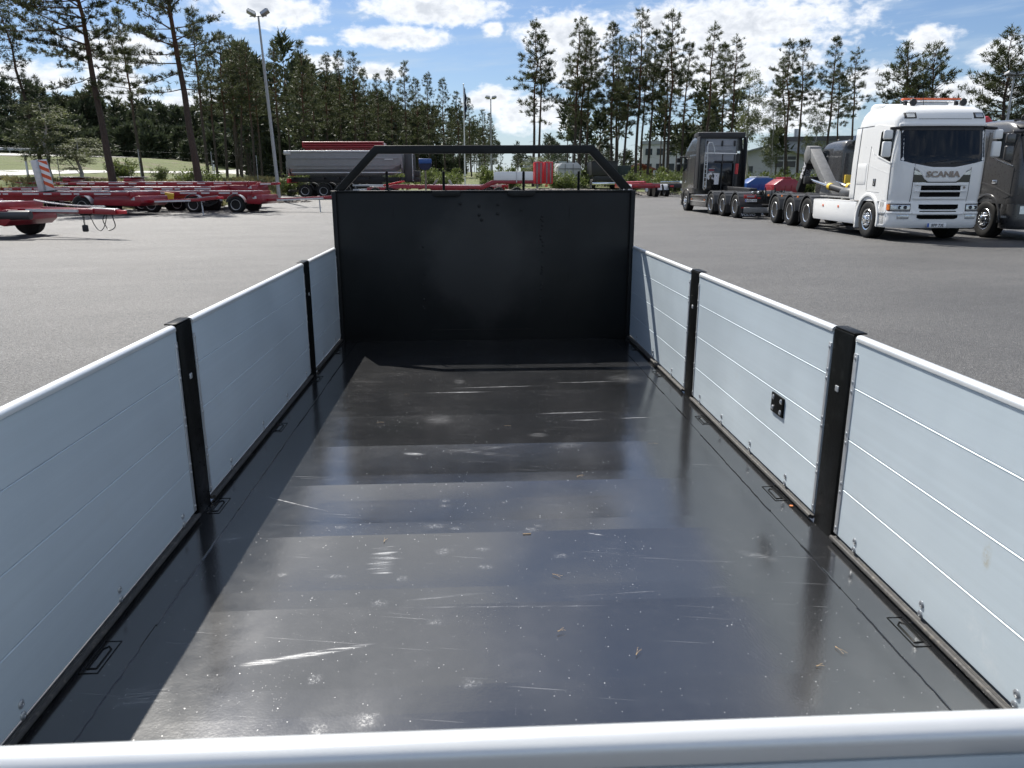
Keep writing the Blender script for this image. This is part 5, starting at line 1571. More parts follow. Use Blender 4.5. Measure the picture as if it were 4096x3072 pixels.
# ------------------------------------------------------------------ red trailers on the left
def hang(a, b, sag, n=10):
    a, b = Vector(a), Vector(b)
    return [a.lerp(b, i / n) - Vector((0, 0, sag * 4 * (i / n) * (1 - i / n))) for i in range(n + 1)]
def red_trailer(label, loc, rz, L, deck, wheels, box=True, drawbar=3.2, bar_turn=0.0, bar_z=(0.75, 0.72), legs=((2.4, 0.0),), hoses=True, chain=False, ram=True, wheel_set=None, tape=True, dolly=True):
    """low skeletal trailer. local +x is the front; front of the deck at x = 0, deck runs back to -L"""
    t = thing('trailer', label, 'trailer', loc, rz, 'red hooklift trailers on the left')
    ws = wheel_set or W_TRAIL
    r0 = 0.44
    for s in (-1, 1):
        m = MB().box(-L, 0.0, s * 1.22 - 0.04, s * 1.22 + 0.04, deck - 0.16, deck)
        sb = obj('side_beam', m, 'truck_red', t, 0.01)
        if tape:
            x = -L + 0.4; k = 0
            while x < -0.8:
                w = (0.9, 0.45, 0.6, 0.3)[k % 4]
                obj('reflective_tape', MB().box(x, x + w, s * 1.265 - 0.003, s * 1.265 + 0.003, deck - 0.12, deck - 0.05), 'tape_white', sb)
                x += w + (0.25, 0.5, 0.12, 0.8)[k % 4]; k += 1
        obj('main_beam', MB().box(-L + 0.2, -0.1, s * 0.45 - 0.07, s * 0.45 + 0.07, deck - 0.42, deck - 0.02), 'truck_red', t, 0.012)
        obj('roller_track', MB().box(-L + 0.1, -0.05, s * 0.45 - 0.10, s * 0.45 + 0.10, deck - 0.018, deck + 0.03), 'deck_steel', t, 0.006)
    n = int(L / 0.9)
    for k in range(n):
        x = -L + 0.3 + (L - 0.5) * k / (n - 1)
        obj('cross_beam', MB().box(x - 0.05, x + 0.05, -1.17, 1.17, deck - 0.14, deck - 0.03), 'truck_red', t)
    obj('front_beam', MB().box(-0.02, 0.10, -1.2, 1.2, deck - 0.30, deck + 0.02), 'truck_red', t, 0.015)
    obj('end_beam', MB().box(-L - 0.08, -L + 0.02, -1.2, 1.2, deck - 0.30, deck + 0.01), 'truck_red', t, 0.015)
    for x in wheels:
        obj('axle', MB().tube([(x, -0.95, r0), (x, 0.95, r0)], 0.07, 10), 'frame_black', t)
        for s in (-1, 1):
            w = link('wheel', ws[2], t, (x, s * 1.235, r0), (0, 0, R(90) if s < 0 else R(-90)))
            link('tyre', ws[0], w); link('rim', ws[1], w)
            # mudguard, bright edged
            m = MB(); P_, Q_ = [], []
            for i in range(15):
                a = R(14 + 152 * i / 14)
                P_.append((x + 0.53 * math.cos(a), s * 1.26, r0 + 0.53 * math.sin(a))); Q_.append((x + 0.53 * math.cos(a), s * 0.90, r0 + 0.53 * math.sin(a)))
            P2 = [(p[0], p[1], p[2] + 0.012) for p in P_]; Q2 = [(p[0], p[1], p[2] + 0.012) for p in Q_]
            m.slab([P2, Q2], [P_, Q_])
            gd = obj('mudguard', m, 'galvanised', t)
        for s in (-1, 1):
            obj('spring', MB().box(x - 0.45, x + 0.45, s * 0.55 - 0.04, s * 0.55 + 0.04, r0 + 0.02, r0 + 0.12), 'frame_black', t, 0.02)
    if dolly:
        obj('turntable', MB().lathe([(0.55, deck - 0.52), (0.58, deck - 0.48), (0.58, deck - 0.44), (0.5, deck - 0.42)], (wheels[-1], 0, 0), 'z', 28), 'frame_black', t)
        bx_ = obj('dolly_frame', MB().prism([(wheels[-1] + 0.55, deck - 0.62), (0.35, deck - 0.66), (0.55, deck - 0.50), (0.50, deck - 0.18), (wheels[-1] + 0.62, deck - 0.20)], 'y', -1.12, 1.12), 'truck_red', t, 0.02)
        obj('sticker', MB().box(0.0, 0.2, -1.125, -1.121, deck - 0.38, deck - 0.24), 'tape_white', bx_)
    # drawbar: two arms to an eye
    p0 = Vector((0.35, 0, bar_z[0])); d = Vector((math.cos(bar_turn), math.sin(bar_turn), 0)); nrm = Vector((-d.y, d.x, 0))
    tip = p0 + d * drawbar; tip.z = bar_z[1]
    db = MB()
    for s in (-1, 1):
        a = p0 + nrm * (s * 0.55); b = p0 + d * (drawbar * 0.72) + nrm * (s * 0.11); b.z = (bar_z[0] + bar_z[1]) / 2
        db.beam(a, b, 0.10, 0.14)
    c = p0 + d * (drawbar * 0.70); c.z = (bar_z[0] + bar_z[1]) / 2
    db.beam(c, p0 + d * (drawbar * 0.93) + Vector((0, 0, tip.z - p0.z)), 0.26, 0.15)
    bar = obj('drawbar', db, 'truck_red', t, 0.012)
    obj('drawbar_eye', MB().prism([(tip.x - 0.26 * d.x - 0.07 * nrm.x, tip.y - 0.26 * d.y - 0.07 * nrm.y), (tip.x - 0.07 * nrm.x * .6, tip.y - 0.07 * nrm.y * .6), (tip.x + 0.05 * d.x, tip.y + 0.05 * d.y), (tip.x + 0.07 * nrm.x * .6, tip.y + 0.07 * nrm.y * .6), (tip.x - 0.26 * d.x + 0.07 * nrm.x, tip.y - 0.26 * d.y + 0.07 * nrm.y)], 'z', tip.z - 0.05, tip.z + 0.05), 'red_bright', bar, 0.015)
    if tape:
        a = p0 + d * (drawbar * 0.15) + nrm * -0.50; b = p0 + d * (drawbar * 0.60) + nrm * -0.24
        obj('reflective_tape', MB().beam(a + Vector((0, 0, 0.004)), b + Vector((0, 0, (bar_z[1] - bar_z[0]) * 0.3 + 0.004)), 0.108, 0.075), 'tape_white', bar)
        a = p0 + d * (drawbar * 0.66); a.z += 0.085 + (bar_z[1] - bar_z[0]) * 0.5; b = p0 + d * (drawbar * 0.92); b.z += 0.085 + (bar_z[1] - bar_z[0])
        obj('top_plate', MB().beam(a, b, 0.2, 0.02), 'galvanised', bar)
    for (u, off) in legs:
        q = p0 + d * u + nrm * off
        zt = bar_z[0] + (bar_z[1] - bar_z[0]) * u / drawbar
        lg = obj('support_leg', MB().tube([(q.x, q.y, zt + 0.05), (q.x + 0.03 * d.x, q.y, 0.02)], 0.035, 8), 'galvanised', t)
        obj('foot', MB().box(q.x - 0.06, q.x + 0.09, q.y - 0.07, q.y + 0.07, 0.0, 0.03), 'galvanised', lg, 0.005)
    if hoses:
        rr = random.Random(int(L * 10 + drawbar * 7))
        for k in range(4):
            a = p0 + d * (drawbar * rr.uniform(0.62, 0.72)); b = p0 + d * (drawbar * rr.uniform(0.85, 0.95))
            a.z = b.z = (bar_z[0] + bar_z[1]) / 2 - 0.08
            obj('hose', MB().tube(hang(a, b, rr.uniform(0.12, 0.30)), 0.018, 6), 'hose_black', t)
    if ram:
        obj('side_marker', MB().tube([(-L * 0.35, -1.3, deck - 0.5), (-L * 0.35 + 0.9, -1.3, deck - 0.5)], 0.03, 6), 'galvanised', t)
    return t, p0, d, nrm

W_TRAIL_BIG = W_TIP
# nearest trailer: only its front and drawbar are in the picture
t1, p0, d, nrm = red_trailer('nearest red trailer with chain along its drawbar and cables hanging', (-13.7, 24.3, 0), R(-5), 7.0, 1.02, (-6.0, -4.9, -0.35), drawbar=3.62, bar_turn=R(-14.7), bar_z=(0.80, 0.76), legs=(), hoses=False, wheel_set=W_TRAIL)
lk = MB()
ca, cb = p0 + d * 0.3 + Vector((0, 0.05, 0.28)), p0 + d * 2.9 + Vector((0, 0, 0.12))
pts = hang(ca, cb, 0.05, 60)
for i in range(0, 60):
    a, b = pts[i], pts[i + 1]
    off = Vector((0, 0.02, 0)) if i % 2 else Vector((0, 0, 0.02))
    mid = (a + b) / 2; dr = (b - a).normalized() * 0.045
    lk.tube([mid - dr + off, mid + dr + off, mid + dr - off, mid - dr - off, mid - dr + off], 0.009, 4, cap=False)
obj('chain', lk, 'galvanised', t1)
hs = [p0 + d * 2.05 + Vector((0, 0, -0.08)), p0 + d * 2.07 + Vector((0, 0, -0.42))]
obj('cable', MB().tube([hs[0], hs[1]], 0.010, 6), 'hose_black', t1)
obj('cable', MB().tube([hs[0] + d * 0.05, hs[1] + d * 0.03], 0.010, 6), 'hose_black', t1)
obj('plug', MB().box(hs[1].x - 0.06, hs[1].x + 0.10, hs[1].y - 0.05, hs[1].y + 0.05, hs[1].z - 0.20, hs[1].z), 'dark_plastic', t1, 0.03)
lp = []
for i in range(26):
    a = 2 * math.pi * i / 22
    lp.append(p0 + d * (2.95 + 0.22 * math.sin(a) + 0.004 * i) + nrm * (0.03 * math.sin(i)) + Vector((0, 0, -0.30 + 0.26 * math.cos(a))))
obj('cable', MB().tube(lp, 0.014, 6), 'hose_black', t1)
obj('cable', MB().tube(hang(p0 + d * 2.30 + Vector((0, 0, -0.06)), p0 + d * 2.95 + Vector((0, 0, -0.10)), 0.50, 14), 0.012, 6), 'hose_black', t1)
obj('tool_tube', MB().lathe([(0.12, 0.0), (0.13, 0.03), (0.13, 0.9), (0.12, 0.93)], (0.2, -1.05, 0.68), 'x', 16), 'mid_plastic', t1)

t2, p0, d, nrm = red_trailer('red trailer with striped warning board, grey support leg under its drawbar', (-16.3, 40.2, 0), R(-12), 14.0, 1.12, (-10.2, -8.9, -2.6), drawbar=4.2, bar_turn=R(-8), bar_z=(0.66, 0.86), legs=((2.95, 0.0),), hoses=True)
t3, p0, d, nrm = red_trailer('red trailer with yellow wheel chock and long drawbar towards the lamp pole', (-11.3, 42.9, 0), R(-7), 16.0, 1.12, (-11.0, -5.5, -3.2, -0.9), drawbar=5.6, bar_turn=R(-8), bar_z=(0.66, 1.0), legs=((3.05, -0.1), (3.75, 0.1)), hoses=True)
ck = obj('wheel_chock', MB().prism([(-4.6, 0.62), (-4.2, 0.62), (-4.12, 1.02), (-4.62, 1.08)], 'y', -1.36, -1.30), 'yellow_paint', t3, 0.02)
t4, p0, d, nrm = red_trailer('rearmost long red trailer deck with white tape in front of the bank', (-12.9, 47.6, 0.05), R(-2), 24.0, 1.55, (-17.0, -15.6, -4.2, -2.8), drawbar=1.2, bar_z=(1.42, 1.45), legs=(), hoses=False)
for x in (-7.0, -10.5, -15.5, -19.0):
    ck = obj('bolster', MB().prism([(x - 0.25, 1.58), (x + 0.25, 1.58), (x + 0.18, 1.80), (x - 0.18, 1.80)], 'y', -0.9, 0.9), 'truck_red', t4, 0.02)
    obj('bolster_top', MB().box(x - 0.42, x + 0.42, -1.0, 1.0, 1.802, 1.85), 'deck_steel', ck, 0.01)

t5 = red_trailer('red trailer cut off by the left picture edge behind the nearest trailer', (-21.8, 35.6, 0), R(-10), 9.0, 1.06, (-6.8, -5.6, -1.2), drawbar=2.2, bar_turn=R(-6), bar_z=(0.70, 0.72), legs=(), hoses=True)[0]
t6 = red_trailer('red trailer between the rearmost deck and the trailer with yellow chock', (-14.2, 45.4, 0), R(-4), 17.0, 1.32, (-12.0, -10.8, -4.0, -2.0), drawbar=1.4, bar_z=(0.9, 0.9), legs=(), hoses=True)[0]
# striped warning board standing on the second trailer
wb = thing('warning_board', 'upright red and white striped warning board between the red trailers', 'warning board', (-21.0, 40.35, 1.13), R(4))
wb.scale = (1.35, 1.2, 1.10); wb.rotation_euler = (0, R(-7), R(4))
fr = obj('frame', MB().box(-0.34, -0.13, -0.05, 0.05, 0.05, 1.42), 'tape_white', wb, 0.02)
obj('frame', MB().box(-0.125, -0.085, -0.06, 0.06, 0.05, 1.43), 'galvanised', wb, 0.008)
bd = obj('board', MB().box(-0.08, 0.22, -0.02, 0.02, 0.05, 1.40), 'plate_white', wb, 0.006)
for k in range(4):
    z = 0.14 + 0.34 * k
    obj('stripe', MB().prism([(-0.08, z + 0.20), (0.22, z - 0.02), (0.22, z + 0.15), (-0.08, min(z + 0.37, 1.40))], 'y', -0.0235, -0.0205), 'hazard_orange', bd)
obj('stand', MB().box(-0.36, 0.24, -0.15, 0.15, 0.0, 0.045), 'frame_black', wb, 0.01)

# ------------------------------------------------------------------ grey tipper semi-trailer
def tipper():
    gx, gy = -12.5, 61.6
    gz = T(-10, 61.6)
    t = thing('tipper_trailer', 'grey steel tipper semi trailer parked by the lamp pole', 'trailer', (gx, gy, gz), R(-3))
    t.scale = (1, 1, 0.95)
    # local x to the right (front), rear at x = -1.2
    prof = []
    def tub(x, drop):
        pts = []
        for (yy, zz) in ((-1.22, 3.55), (-1.24, 3.30), (-1.10, 2.2), (-0.75, 1.75), (0.75, 1.75), (1.10, 2.2), (1.24, 3.30), (1.22, 3.55)):
            pts.append((x, yy, zz + drop * (3.55 - zz)))
        return pts
    secs = [tub(-1.15, 0.12), tub(-1.05, 0.02), tub(3.5, 0), tub(6.6, 0), tub(7.4, 0.35)]
    m = MB()
    m.grid([s for s in secs])
    inner = [[(p[0] + (0.06 if i == 0 else (-0.06 if i == len(secs) - 1 else 0)), p[1] * 0.95, p[2] + 0.05) for p in s] for i, s in enumerate(secs)]
    tubo = MB(); tubo.slab([s[::-1] for s in secs], [s[::-1] for s in inner])
    tb = obj('tub', tubo, 'tipper_grey', t, angle=25)
    for s in (-1, 1):
        obj('rim', MB().beam((-1.15, s * 1.25, 3.56), (7.45, s * 1.25, 3.56), 0.14, 0.14), 'tipper_rim', tb, 0.03)
        obj('swage', MB().beam((-1.0, s * 1.235, 3.05), (7.1, s * 1.235, 3.05), 0.06, 0.10), 'tipper_grey', tb, 0.02)
        obj('swage', MB().beam((-1.0, s * 1.17, 2.50), (7.2, s * 1.17, 2.50), 0.05, 0.08), 'tipper_grey', tb, 0.02)
        obj('lower_rim', MB().beam((-1.0, s * 0.98, 1.95), (7.3, s * 0.98, 1.95), 0.08, 0.10), 'tipper_rim', tb, 0.02)
    # tailgate
    tg_ = obj('tailgate', MB().prism([(-1.2, 3.5), (1.2, 3.5), (1.1, 2.2), (0.78, 1.72), (-0.78, 1.72), (-1.1, 2.2)], 'x', -1.30, -1.16), 'tipper_grey', t, 0.02)
    obj('hinge_arm', MB().box(-1.42, -0.9, -1.3, -1.22, 3.3, 3.62), 'tipper_rim', tg_, 0.03)
    obj('end_wall', MB().prism([(-1.18, 3.45), (1.18, 3.45), (1.06, 2.3), (0.75, 1.9), (-0.75, 1.9), (-1.06, 2.3)], 'x', 7.30, 7.42), 'tipper_grey', t, 0.02)
    for s in (-1, 1):
        obj('chassis_beam', MB().box(-1.2, 8.6, s * 0.45 - 0.06, s * 0.45 + 0.06, 1.22, 1.60), 'frame_black', t, 0.01)
    for k in range(9):
        obj('cross_beam', MB().box(-1.0 + k * 1.15, -0.9 + k * 1.15, -1.0, 1.0, 1.45, 1.60), 'frame_black', t)
    rb = obj('rear_bar', MB().box(-1.35, -1.2, -1.2, 1.2, 1.15, 1.50), 'red_bright', t, 0.02)
    obj('underrun', MB().box(-1.3, -1.2, -1.15, 1.15, 0.45, 0.60), 'frame_black', t, 0.01)
    for x in (0.0, 1.40, 2.80):
        obj('axle', MB().tube([(x, -0.95, 0.535), (x, 0.95, 0.535)], 0.08, 10), 'frame_black', t)
        for s in (-1, 1):
            w = link('wheel', W_TIP[2], t, (x, s * 1.25, 0.535), (0, 0, R(90) if s < 0 else R(-90)))
            link('tyre', W_TIP[0], w); link('rim', W_TIP[1], w)
            P_, Q_ = [], []
            for i in range(15):
                a = R(4 + 172 * i / 14)
                P_.append((x + 0.63 * math.cos(a), s * 1.27, 0.56 + 0.63 * math.sin(a))); Q_.append((x + 0.63 * math.cos(a), s * 0.85, 0.56 + 0.63 * math.sin(a)))
            P2 = [(p[0], p[1], p[2] + 0.015) for p in P_]; Q2 = [(p[0], p[1], p[2] + 0.015) for p in Q_]
            obj('mudguard', MB().slab([P2, Q2], [P_, Q_]), 'mid_plastic', t)
    # front: ram, ladder, stand legs
    obj('tipping_ram', MB().tube([(7.55, 0, 1.3), (7.75, 0, 3.3)], 0.16, 14), 'frame_black', t)
    obj('ram_sleeve', MB().tube([(7.62, 0, 2.2), (7.80, 0, 3.45)], 0.10, 12), 'yellow_paint', t)
    for s in (-1, 1):
        obj('ram_cover', MB().prism([(7.5, 1.3), (8.3, 1.3), (8.2, 3.3), (7.9, 3.55), (7.5, 3.4)], 'y', s * 0.55 - 0.03, s * 0.55 + 0.03), 'mid_plastic', t, 0.03)
        obj('landing_leg', MB().box(6.6, 6.74, s * 0.7 - 0.07, s * 0.7 + 0.07, 0.02, 1.3), 'frame_black', t, 0.01)
        obj('side_guard', MB().box(3.6, 6.3, s * 1.15 - 0.02, s * 1.15 + 0.02, 0.55, 0.68), 'galvanised', t, 0.006)
        obj('side_guard', MB().box(3.6, 6.3, s * 1.15 - 0.02, s * 1.15 + 0.02, 0.90, 1.03), 'galvanised', t, 0.006)
    ld = MB()
    for y in (-0.9, -0.55):
        ld.tube([(8.15, y, 1.3), (8.15, y, 3.4)], 0.03, 6)
    for k in range(7):
        ld.tube([(8.15, -0.9, 1.5 + 0.3 * k), (8.15, -0.55, 1.5 + 0.3 * k)], 0.02, 6)
    obj('ladder', ld, 'galvanised', t)
    obj('name_plate', MB().box(6.1, 6.75, -1.262, -1.245, 2.92, 3.0), 'tipper_rim', tb)
    obj('equipment_box', MB().box(7.6, 8.6, -0.5, 0.5, 1.62, 2.1), 'frame_black', t, 0.03)
tipper()

# red ribbed body standing behind the tipper
t = thing('red_container', 'red ribbed steel container whose top shows above the grey tipper', 'container', (-10.7, 69.5, T(-10.7, 69.5)), R(-2))
bd = obj('body', MB().box(-3.3, 3.3, -1.2, 1.2, 3.4, 4.25), 'truck_red', t, 0.04)
for k in range(11):
    obj('rib', MB().box(-3.2 + 0.62 * k, -3.06 + 0.62 * k, -1.26, -1.2, 3.45, 3.8), 'truck_red', bd, 0.02)
for z in (3.85, 4.04, 4.22):
    obj('rail', MB().tube([(-3.4, -1.27, z), (3.4, -1.27, z)], 0.08, 10), 'truck_red', bd)
obj('rail_end', MB().box(-3.48, -3.3, -1.25, 1.25, 3.8, 4.3), 'red_bright', bd, 0.02)
obj('base', MB().box(-3.1, 3.1, -0.9, 0.9, 0.0, 3.4), 'frame_black', t, 0.05)
obj('white_sheet', MB().box(-0.4, 1.4, -0.9, 0.9, 4.26, 4.32), 'tape_white', bd, 0.02)

# ------------------------------------------------------------------ things seen through the guard frame
def low_loader(loc, rz, label):
    t = thing('low_loader', label, 'trailer', loc, rz)
    for s in (-1, 1):
        obj('main_beam', MB().prism([(-5.5, 0.85), (-4.2, 0.90), (-3.6, 1.08), (2.6, 0.98), (3.4, 1.35), (6.4, 1.35), (6.4, 1.12), (3.7, 1.12), (2.8, 0.74), (-3.4, 0.80), (-4.0, 0.64), (-5.5, 0.60)], 'y', s * 1.1 - 0.06, s * 1.1 + 0.06), 'truck_red', t, 0.015)
    for k in range(10):
        x = -5.2 + 0.85 * k
        obj('cross_beam', MB().box(x - 0.06, x + 0.06, -1.05, 1.05, 0.72, 0.86), 'truck_red', t)
    obj('deck_plate', MB().box(-0.2, 2.5, -1.04, 1.04, 0.98, 1.03), 'tape_white', t, 0.01)
    obj('deck_plate', MB().box(-5.3, -4.3, -1.04, 1.04, 0.905, 0.96), 'deck_steel', t, 0.01)
    for s in (-1, 1):
        obj('ramp_arm', MB().beam((-4.4, s * 0.6, 1.0), (-3.0, s * 0.6, 1.3), 0.3, 0.1), 'red_bright', t, 0.02)
        obj('cross_stand', MB().beam((-0.9, s * 0.4, 0.86), (-0.6, s * 0.4, 1.40), 0.12, 0.12), 'arm_grey', t, 0.02)
        obj('cross_stand', MB().beam((0.3, s * 0.4, 1.38), (0.55, s * 0.4, 0.90), 0.12, 0.12), 'arm_grey', t, 0.02)
    for x in (-4.9, -3.9, 3.9, 5.2):
        for s in (-1, 1):
            w = link('wheel', W_TRAIL[2], t, (x, s * 1.235, 0.44), (0, 0, R(90) if s < 0 else R(-90)))
            link('tyre', W_TRAIL[0], w); link('rim', W_TRAIL[1], w)
    # box body on the gooseneck and upright ramps at the end
    for k, (xa, xb) in enumerate(((3.55, 5.15), (5.2, 6.35))):
        obj('side_board', MB().box(xa, xb, -1.18, -1.12, 1.36, 1.95), 'white_paint', t, 0.015)
        obj('side_board', MB().box(xa, xb, 1.12, 1.18, 1.36, 1.95), 'white_paint', t, 0.015)
    obj('board_post', MB().box(5.14, 5.21, -1.21, -1.11, 1.2, 1.95), 'tape_white', t, 0.01)
    for k, xx in enumerate((6.45, 7.15)):
        rp = obj('ramp', MB().box(xx, xx + 0.62, -1.1, -0.4, 1.10, 2.62), 'red_bright', t, 0.03)
        for q in (0.14, 0.42):
            obj('ramp_bar', MB().box(xx + q, xx + q + 0.08, -1.13, -1.1, 1.15, 2.55), 'arm_grey', rp, 0.01)
        rp = obj('ramp', MB().box(xx, xx + 0.62, 0.4, 1.1, 1.10, 2.62), 'red_bright', t, 0.03)
    obj('rear_lamp', MB().box(7.2, 7.4, -1.2, -1.1, 0.9, 1.05), 'orange_lens', t)
low_loader((-1.9, 57.6, T(-1.9, 57.6)), R(-2), 'red low loader trailer with upright red ramps seen above the headboard')
rt = red_trailer('red trailer frame with short drawbar behind the low loader', (-3.2, 61.5, T(-3.2, 61.5)), R(176), 6.0, 0.95, (-4.6, -3.4), drawbar=2.0, legs=(), hoses=True, dolly=False)[0]
rt['group'] = 'red trailers behind the headboard'

# blue hooded sign on a post
t = thing('sign', 'blue padded sign on a thin post above the headboard', 'sign', (-3.15, 55.0, T(-3.15, 55)), R(4))
obj('post', MB().tube([(0, 0, 0), (0, 0, 2.15)], 0.06, 8), 'wood_grey', t)
obj('panel', MB().prism([(-0.42, 2.78), (0.42, 2.78), (0.45, 2.38), (0.28, 2.14), (0.0, 2.06), (-0.28, 2.12), (-0.45, 2.36)], 'y', -0.14, 0.14), 'flag_navy', t, 0.06, 3)
obj('hood', MB().prism([(-0.45, 2.52), (0.45, 2.52), (0.44, 2.84), (-0.44, 2.86)], 'y', -0.19, 0.19), 'blue_paint', t, 0.06, 3)

# white bodied lorry seen from behind
t = thing('box_lorry', 'white bodied lorry seen from behind above the headboard', 'lorry', (10.5, 84, T(10.5, 84)), R(-3))
bd = obj('body', MB().prism([(-1.2, 1.05), (1.2, 1.05), (1.2, 2.25), (0.85, 2.62), (-0.85, 2.62), (-1.2, 2.25)], 'y', 0, 7), 'wall_white', t, 0.03)
for x in (-0.5, 0.35):
    obj('lock_bar', MB().box(x - 0.03, x + 0.03, -0.05, 0.0, 1.1, 2.5), 'arm_grey', bd)
obj('ledge', MB().box(-1.22, 1.22, -0.06, 0.0, 2.0, 2.06), 'arm_grey', bd)
obj('bumper', MB().box(-1.22, 1.22, -0.1, 0.1, 0.80, 0.98), 'frame_black', t, 0.02)
for s in (-1, 1):
    obj('mud_flap', MB().box(s * 0.95 - 0.25, s * 0.95 + 0.25, 0.3, 0.34, 0.15, 0.8), 'tape_white', t)
    for y in (1.0, 2.4, 5.8):
        w = link('wheel', W_TIP[2], t, (s * 1.2, y, 0.535), (0, 0, 0 if s < 0 else math.pi)); link('tyre', W_TIP[0], w); link('rim', W_TIP[1], w)
obj('cab', MB().prism([(7.3, 0.5), (9.2, 0.5), (9.2, 1.8), (8.9, 2.7), (7.3, 2.7)], 'x', -1.2, 1.2), 'white_paint', t, 0.1, 3)

# dark open container lorry
t = thing('container_lorry', 'black open container on a lorry beside the guard frame', 'lorry', (13.2, 78, T(13.2, 78)), R(-4))
obj('container', MB().slab([[(-1.25, 0, 1.4), (1.25, 0, 1.4)], [(-1.3, 0, 2.75), (1.3, 0, 2.75)]], [[(-1.25, 6, 1.4), (1.25, 6, 1.4)], [(-1.3, 6, 2.75), (1.3, 6, 2.75)]]), 'frame_black', t, 0.03)
obj('rim', MB().box(-1.36, 1.36, -0.05, 0.1, 2.70, 2.82), 'dark_plastic', t, 0.02)
obj('frame', MB().box(-1.0, 1.0, 0, 6, 0.8, 1.36), 'frame_black', t, 0.03)
for s in (-1, 1):
    for y in (0.8, 2.2):
        w = link('wheel', W_TIP[2], t, (s * 1.2, y, 0.535), (0, 0, 0 if s < 0 else math.pi)); link('tyre', W_TIP[0], w); link('rim', W_TIP[1], w)
obj('bumper', MB().box(-1.2, 1.2, -0.15, 0.0, 0.5, 0.75), 'chrome', t, 0.04)
t = thing('container', 'dark green steel container standing right of the guard frame', 'container', (15.4, 80, T(15.4, 80)), R(-4))
bd = obj('body', MB().box(-0.85, 0.85, 0, 5, 0.9, 2.35), 'green_box', t, 0.03)
for k in range(7):
    obj('rib', MB().box(-0.8 + 0.25 * k, -0.74 + 0.25 * k, -0.05, 0.0, 0.95, 2.3), 'green_box', bd)
obj('skid', MB().box(-0.6, 0.6, 0.1, 4.9, 0.0, 0.9), 'frame_black', t)

# row of bare chassis right of the headboard
def chassis(x, y, rz, material, label, top=1.05):
    t = thing('chassis_trailer', label, 'trailer', (x, y, T(x, y)), rz, 'bare trailer chassis at the end of the yard')
    for s in (-1, 1):
        obj('beam', MB().box(s * 0.5 - 0.08, s * 0.5 + 0.08, -0.1, 6.5, top - 0.4, top), material, t, 0.02)
    obj('end_frame', MB().box(-1.15, 1.15, -0.15, 0.0, top - 0.35, top - 0.05), material, t, 0.03)
    for yy in (0.6, 1.9):
        for s in (-1, 1):
            w = link('wheel', W_TRAIL[2], t, (s * 1.2, yy, 0.44), (0, 0, 0 if s < 0 else math.pi)); link('tyre', W_TRAIL[0], w); link('rim', W_TRAIL[1], w)
            obj('mudguard', MB().arcband(yy, 0.44, 0.52, 0.54, 10, 170, s * 1.2 - 0.18, s * 1.2 + 0.18, 12), 'galvanised', t)
    obj('lamp', MB().box(-1.0, -0.7, -0.2, -0.15, top - 0.3, top - 0.16), 'tail_red', t, 0.01)
    obj('lamp', MB().box(0.7, 1.0, -0.2, -0.15, top - 0.3, top - 0.16), 'tail_red', t, 0.01)
    obj('coupling', MB().lathe([(0.12, 0), (0.15, 0.05), (0.1, 0.2)], (0, -0.3, top - 0.5), 'y', 12), 'galvanised', t)
    obj('ram', MB().tube([(0, 0.2, top + 0.08), (0, 5.5, top + 0.05)], 0.10, 10), 'steel_rod' if material != 'truck_red' else 'truck_red', t)
chassis(13.6, 61.0, R(6), 'truck_red', 'bare red trailer chassis just right of the headboard')
chassis(16.6, 61.6, R(3), 'frame_black', 'bare black trailer chassis between red chassis and tall grey truck')
chassis(19.4, 63.0, R(2), 'frame_black', 'bare black trailer chassis next to the tall grey truck front', 1.1)

# low containers behind the trucks
def low_box(x, y, rz, w, h, z0, material, topm, label):
    t = thing('skip_container', label, 'container', (x, y, T(x, y)), rz)
    bd = obj('body', MB().prism([(-w / 2, z0), (w / 2, z0), (w / 2, z0 + h * 0.55), (w / 2 - 0.7, z0 + h), (-w / 2 + 0.6, z0 + h), (-w / 2, z0 + h * 0.6)], 'y', -1.0, 1.0), material, t, 0.03)
    obj('lid', MB().box(-w / 2 + 0.7, w / 2 - 0.9, -0.9, 0.9, z0 + h + 0.002, z0 + h + 0.12), topm, bd, 0.02)
    for k in range(4):
        obj('rib', MB().box(-w / 2 + 0.35 + k * (w - 0.8) / 3, -w / 2 + 0.45 + k * (w - 0.8) / 3, -1.05, -1.0, z0 + 0.05, z0 + h * 0.55), material, bd)
    obj('skid', MB().box(-w / 2 + 0.2, w / 2 - 0.2, -0.7, 0.7, 0.0, z0), 'frame_black', t)
low_box(22.3, 60.0, R(-3), 2.6, 0.95, 0.5, 'blue_paint', 'tarp_grey', 'low blue steel container behind the tall grey truck')
low_box(22.2, 55.0, R(-3), 2.1, 1.0, 0.48, 'truck_red', 'truck_red', 'low red steel container behind the hooklift arm')

# ------------------------------------------------------------------ poles
def lamp_pole(x, y, h, label, heads, lean=0.0):
    t = thing('lamp_pole', label, 'lamp', (x, y, T(x, y)), 0)
    t.rotation_euler = (0, lean, R(8))
    obj('pole', MB().tube([(0, 0, -0.3), (0, 0, h * 0.78), (0, 0, h * 0.781), (0, 0, h)], [0.13, 0.095, 0.075, 0.06], 12), 'pole_grey', t)
    obj('cross_arm', MB().tube([(-0.55, 0, h), (0.55, 0, h + 0.02)], 0.035, 8), 'pole_grey', t)
    for (dx, ry) in heads:
        m = MB().prism([(-0.30, -0.10), (0.30, -0.12), (0.32, 0.02), (0.20, 0.12), (-0.26, 0.10)], 'y', -0.22, 0.22)
        hd = obj('floodlight', m, 'pole_grey', t, 0.02)
        hd.location = (dx, 0, h + 0.22); hd.rotation_euler = (R(-15), ry, 0)
        gl = obj('lens', MB().box(-0.26, 0.26, -0.23, -0.221, -0.08, 0.06), 'lamp_glass', hd)
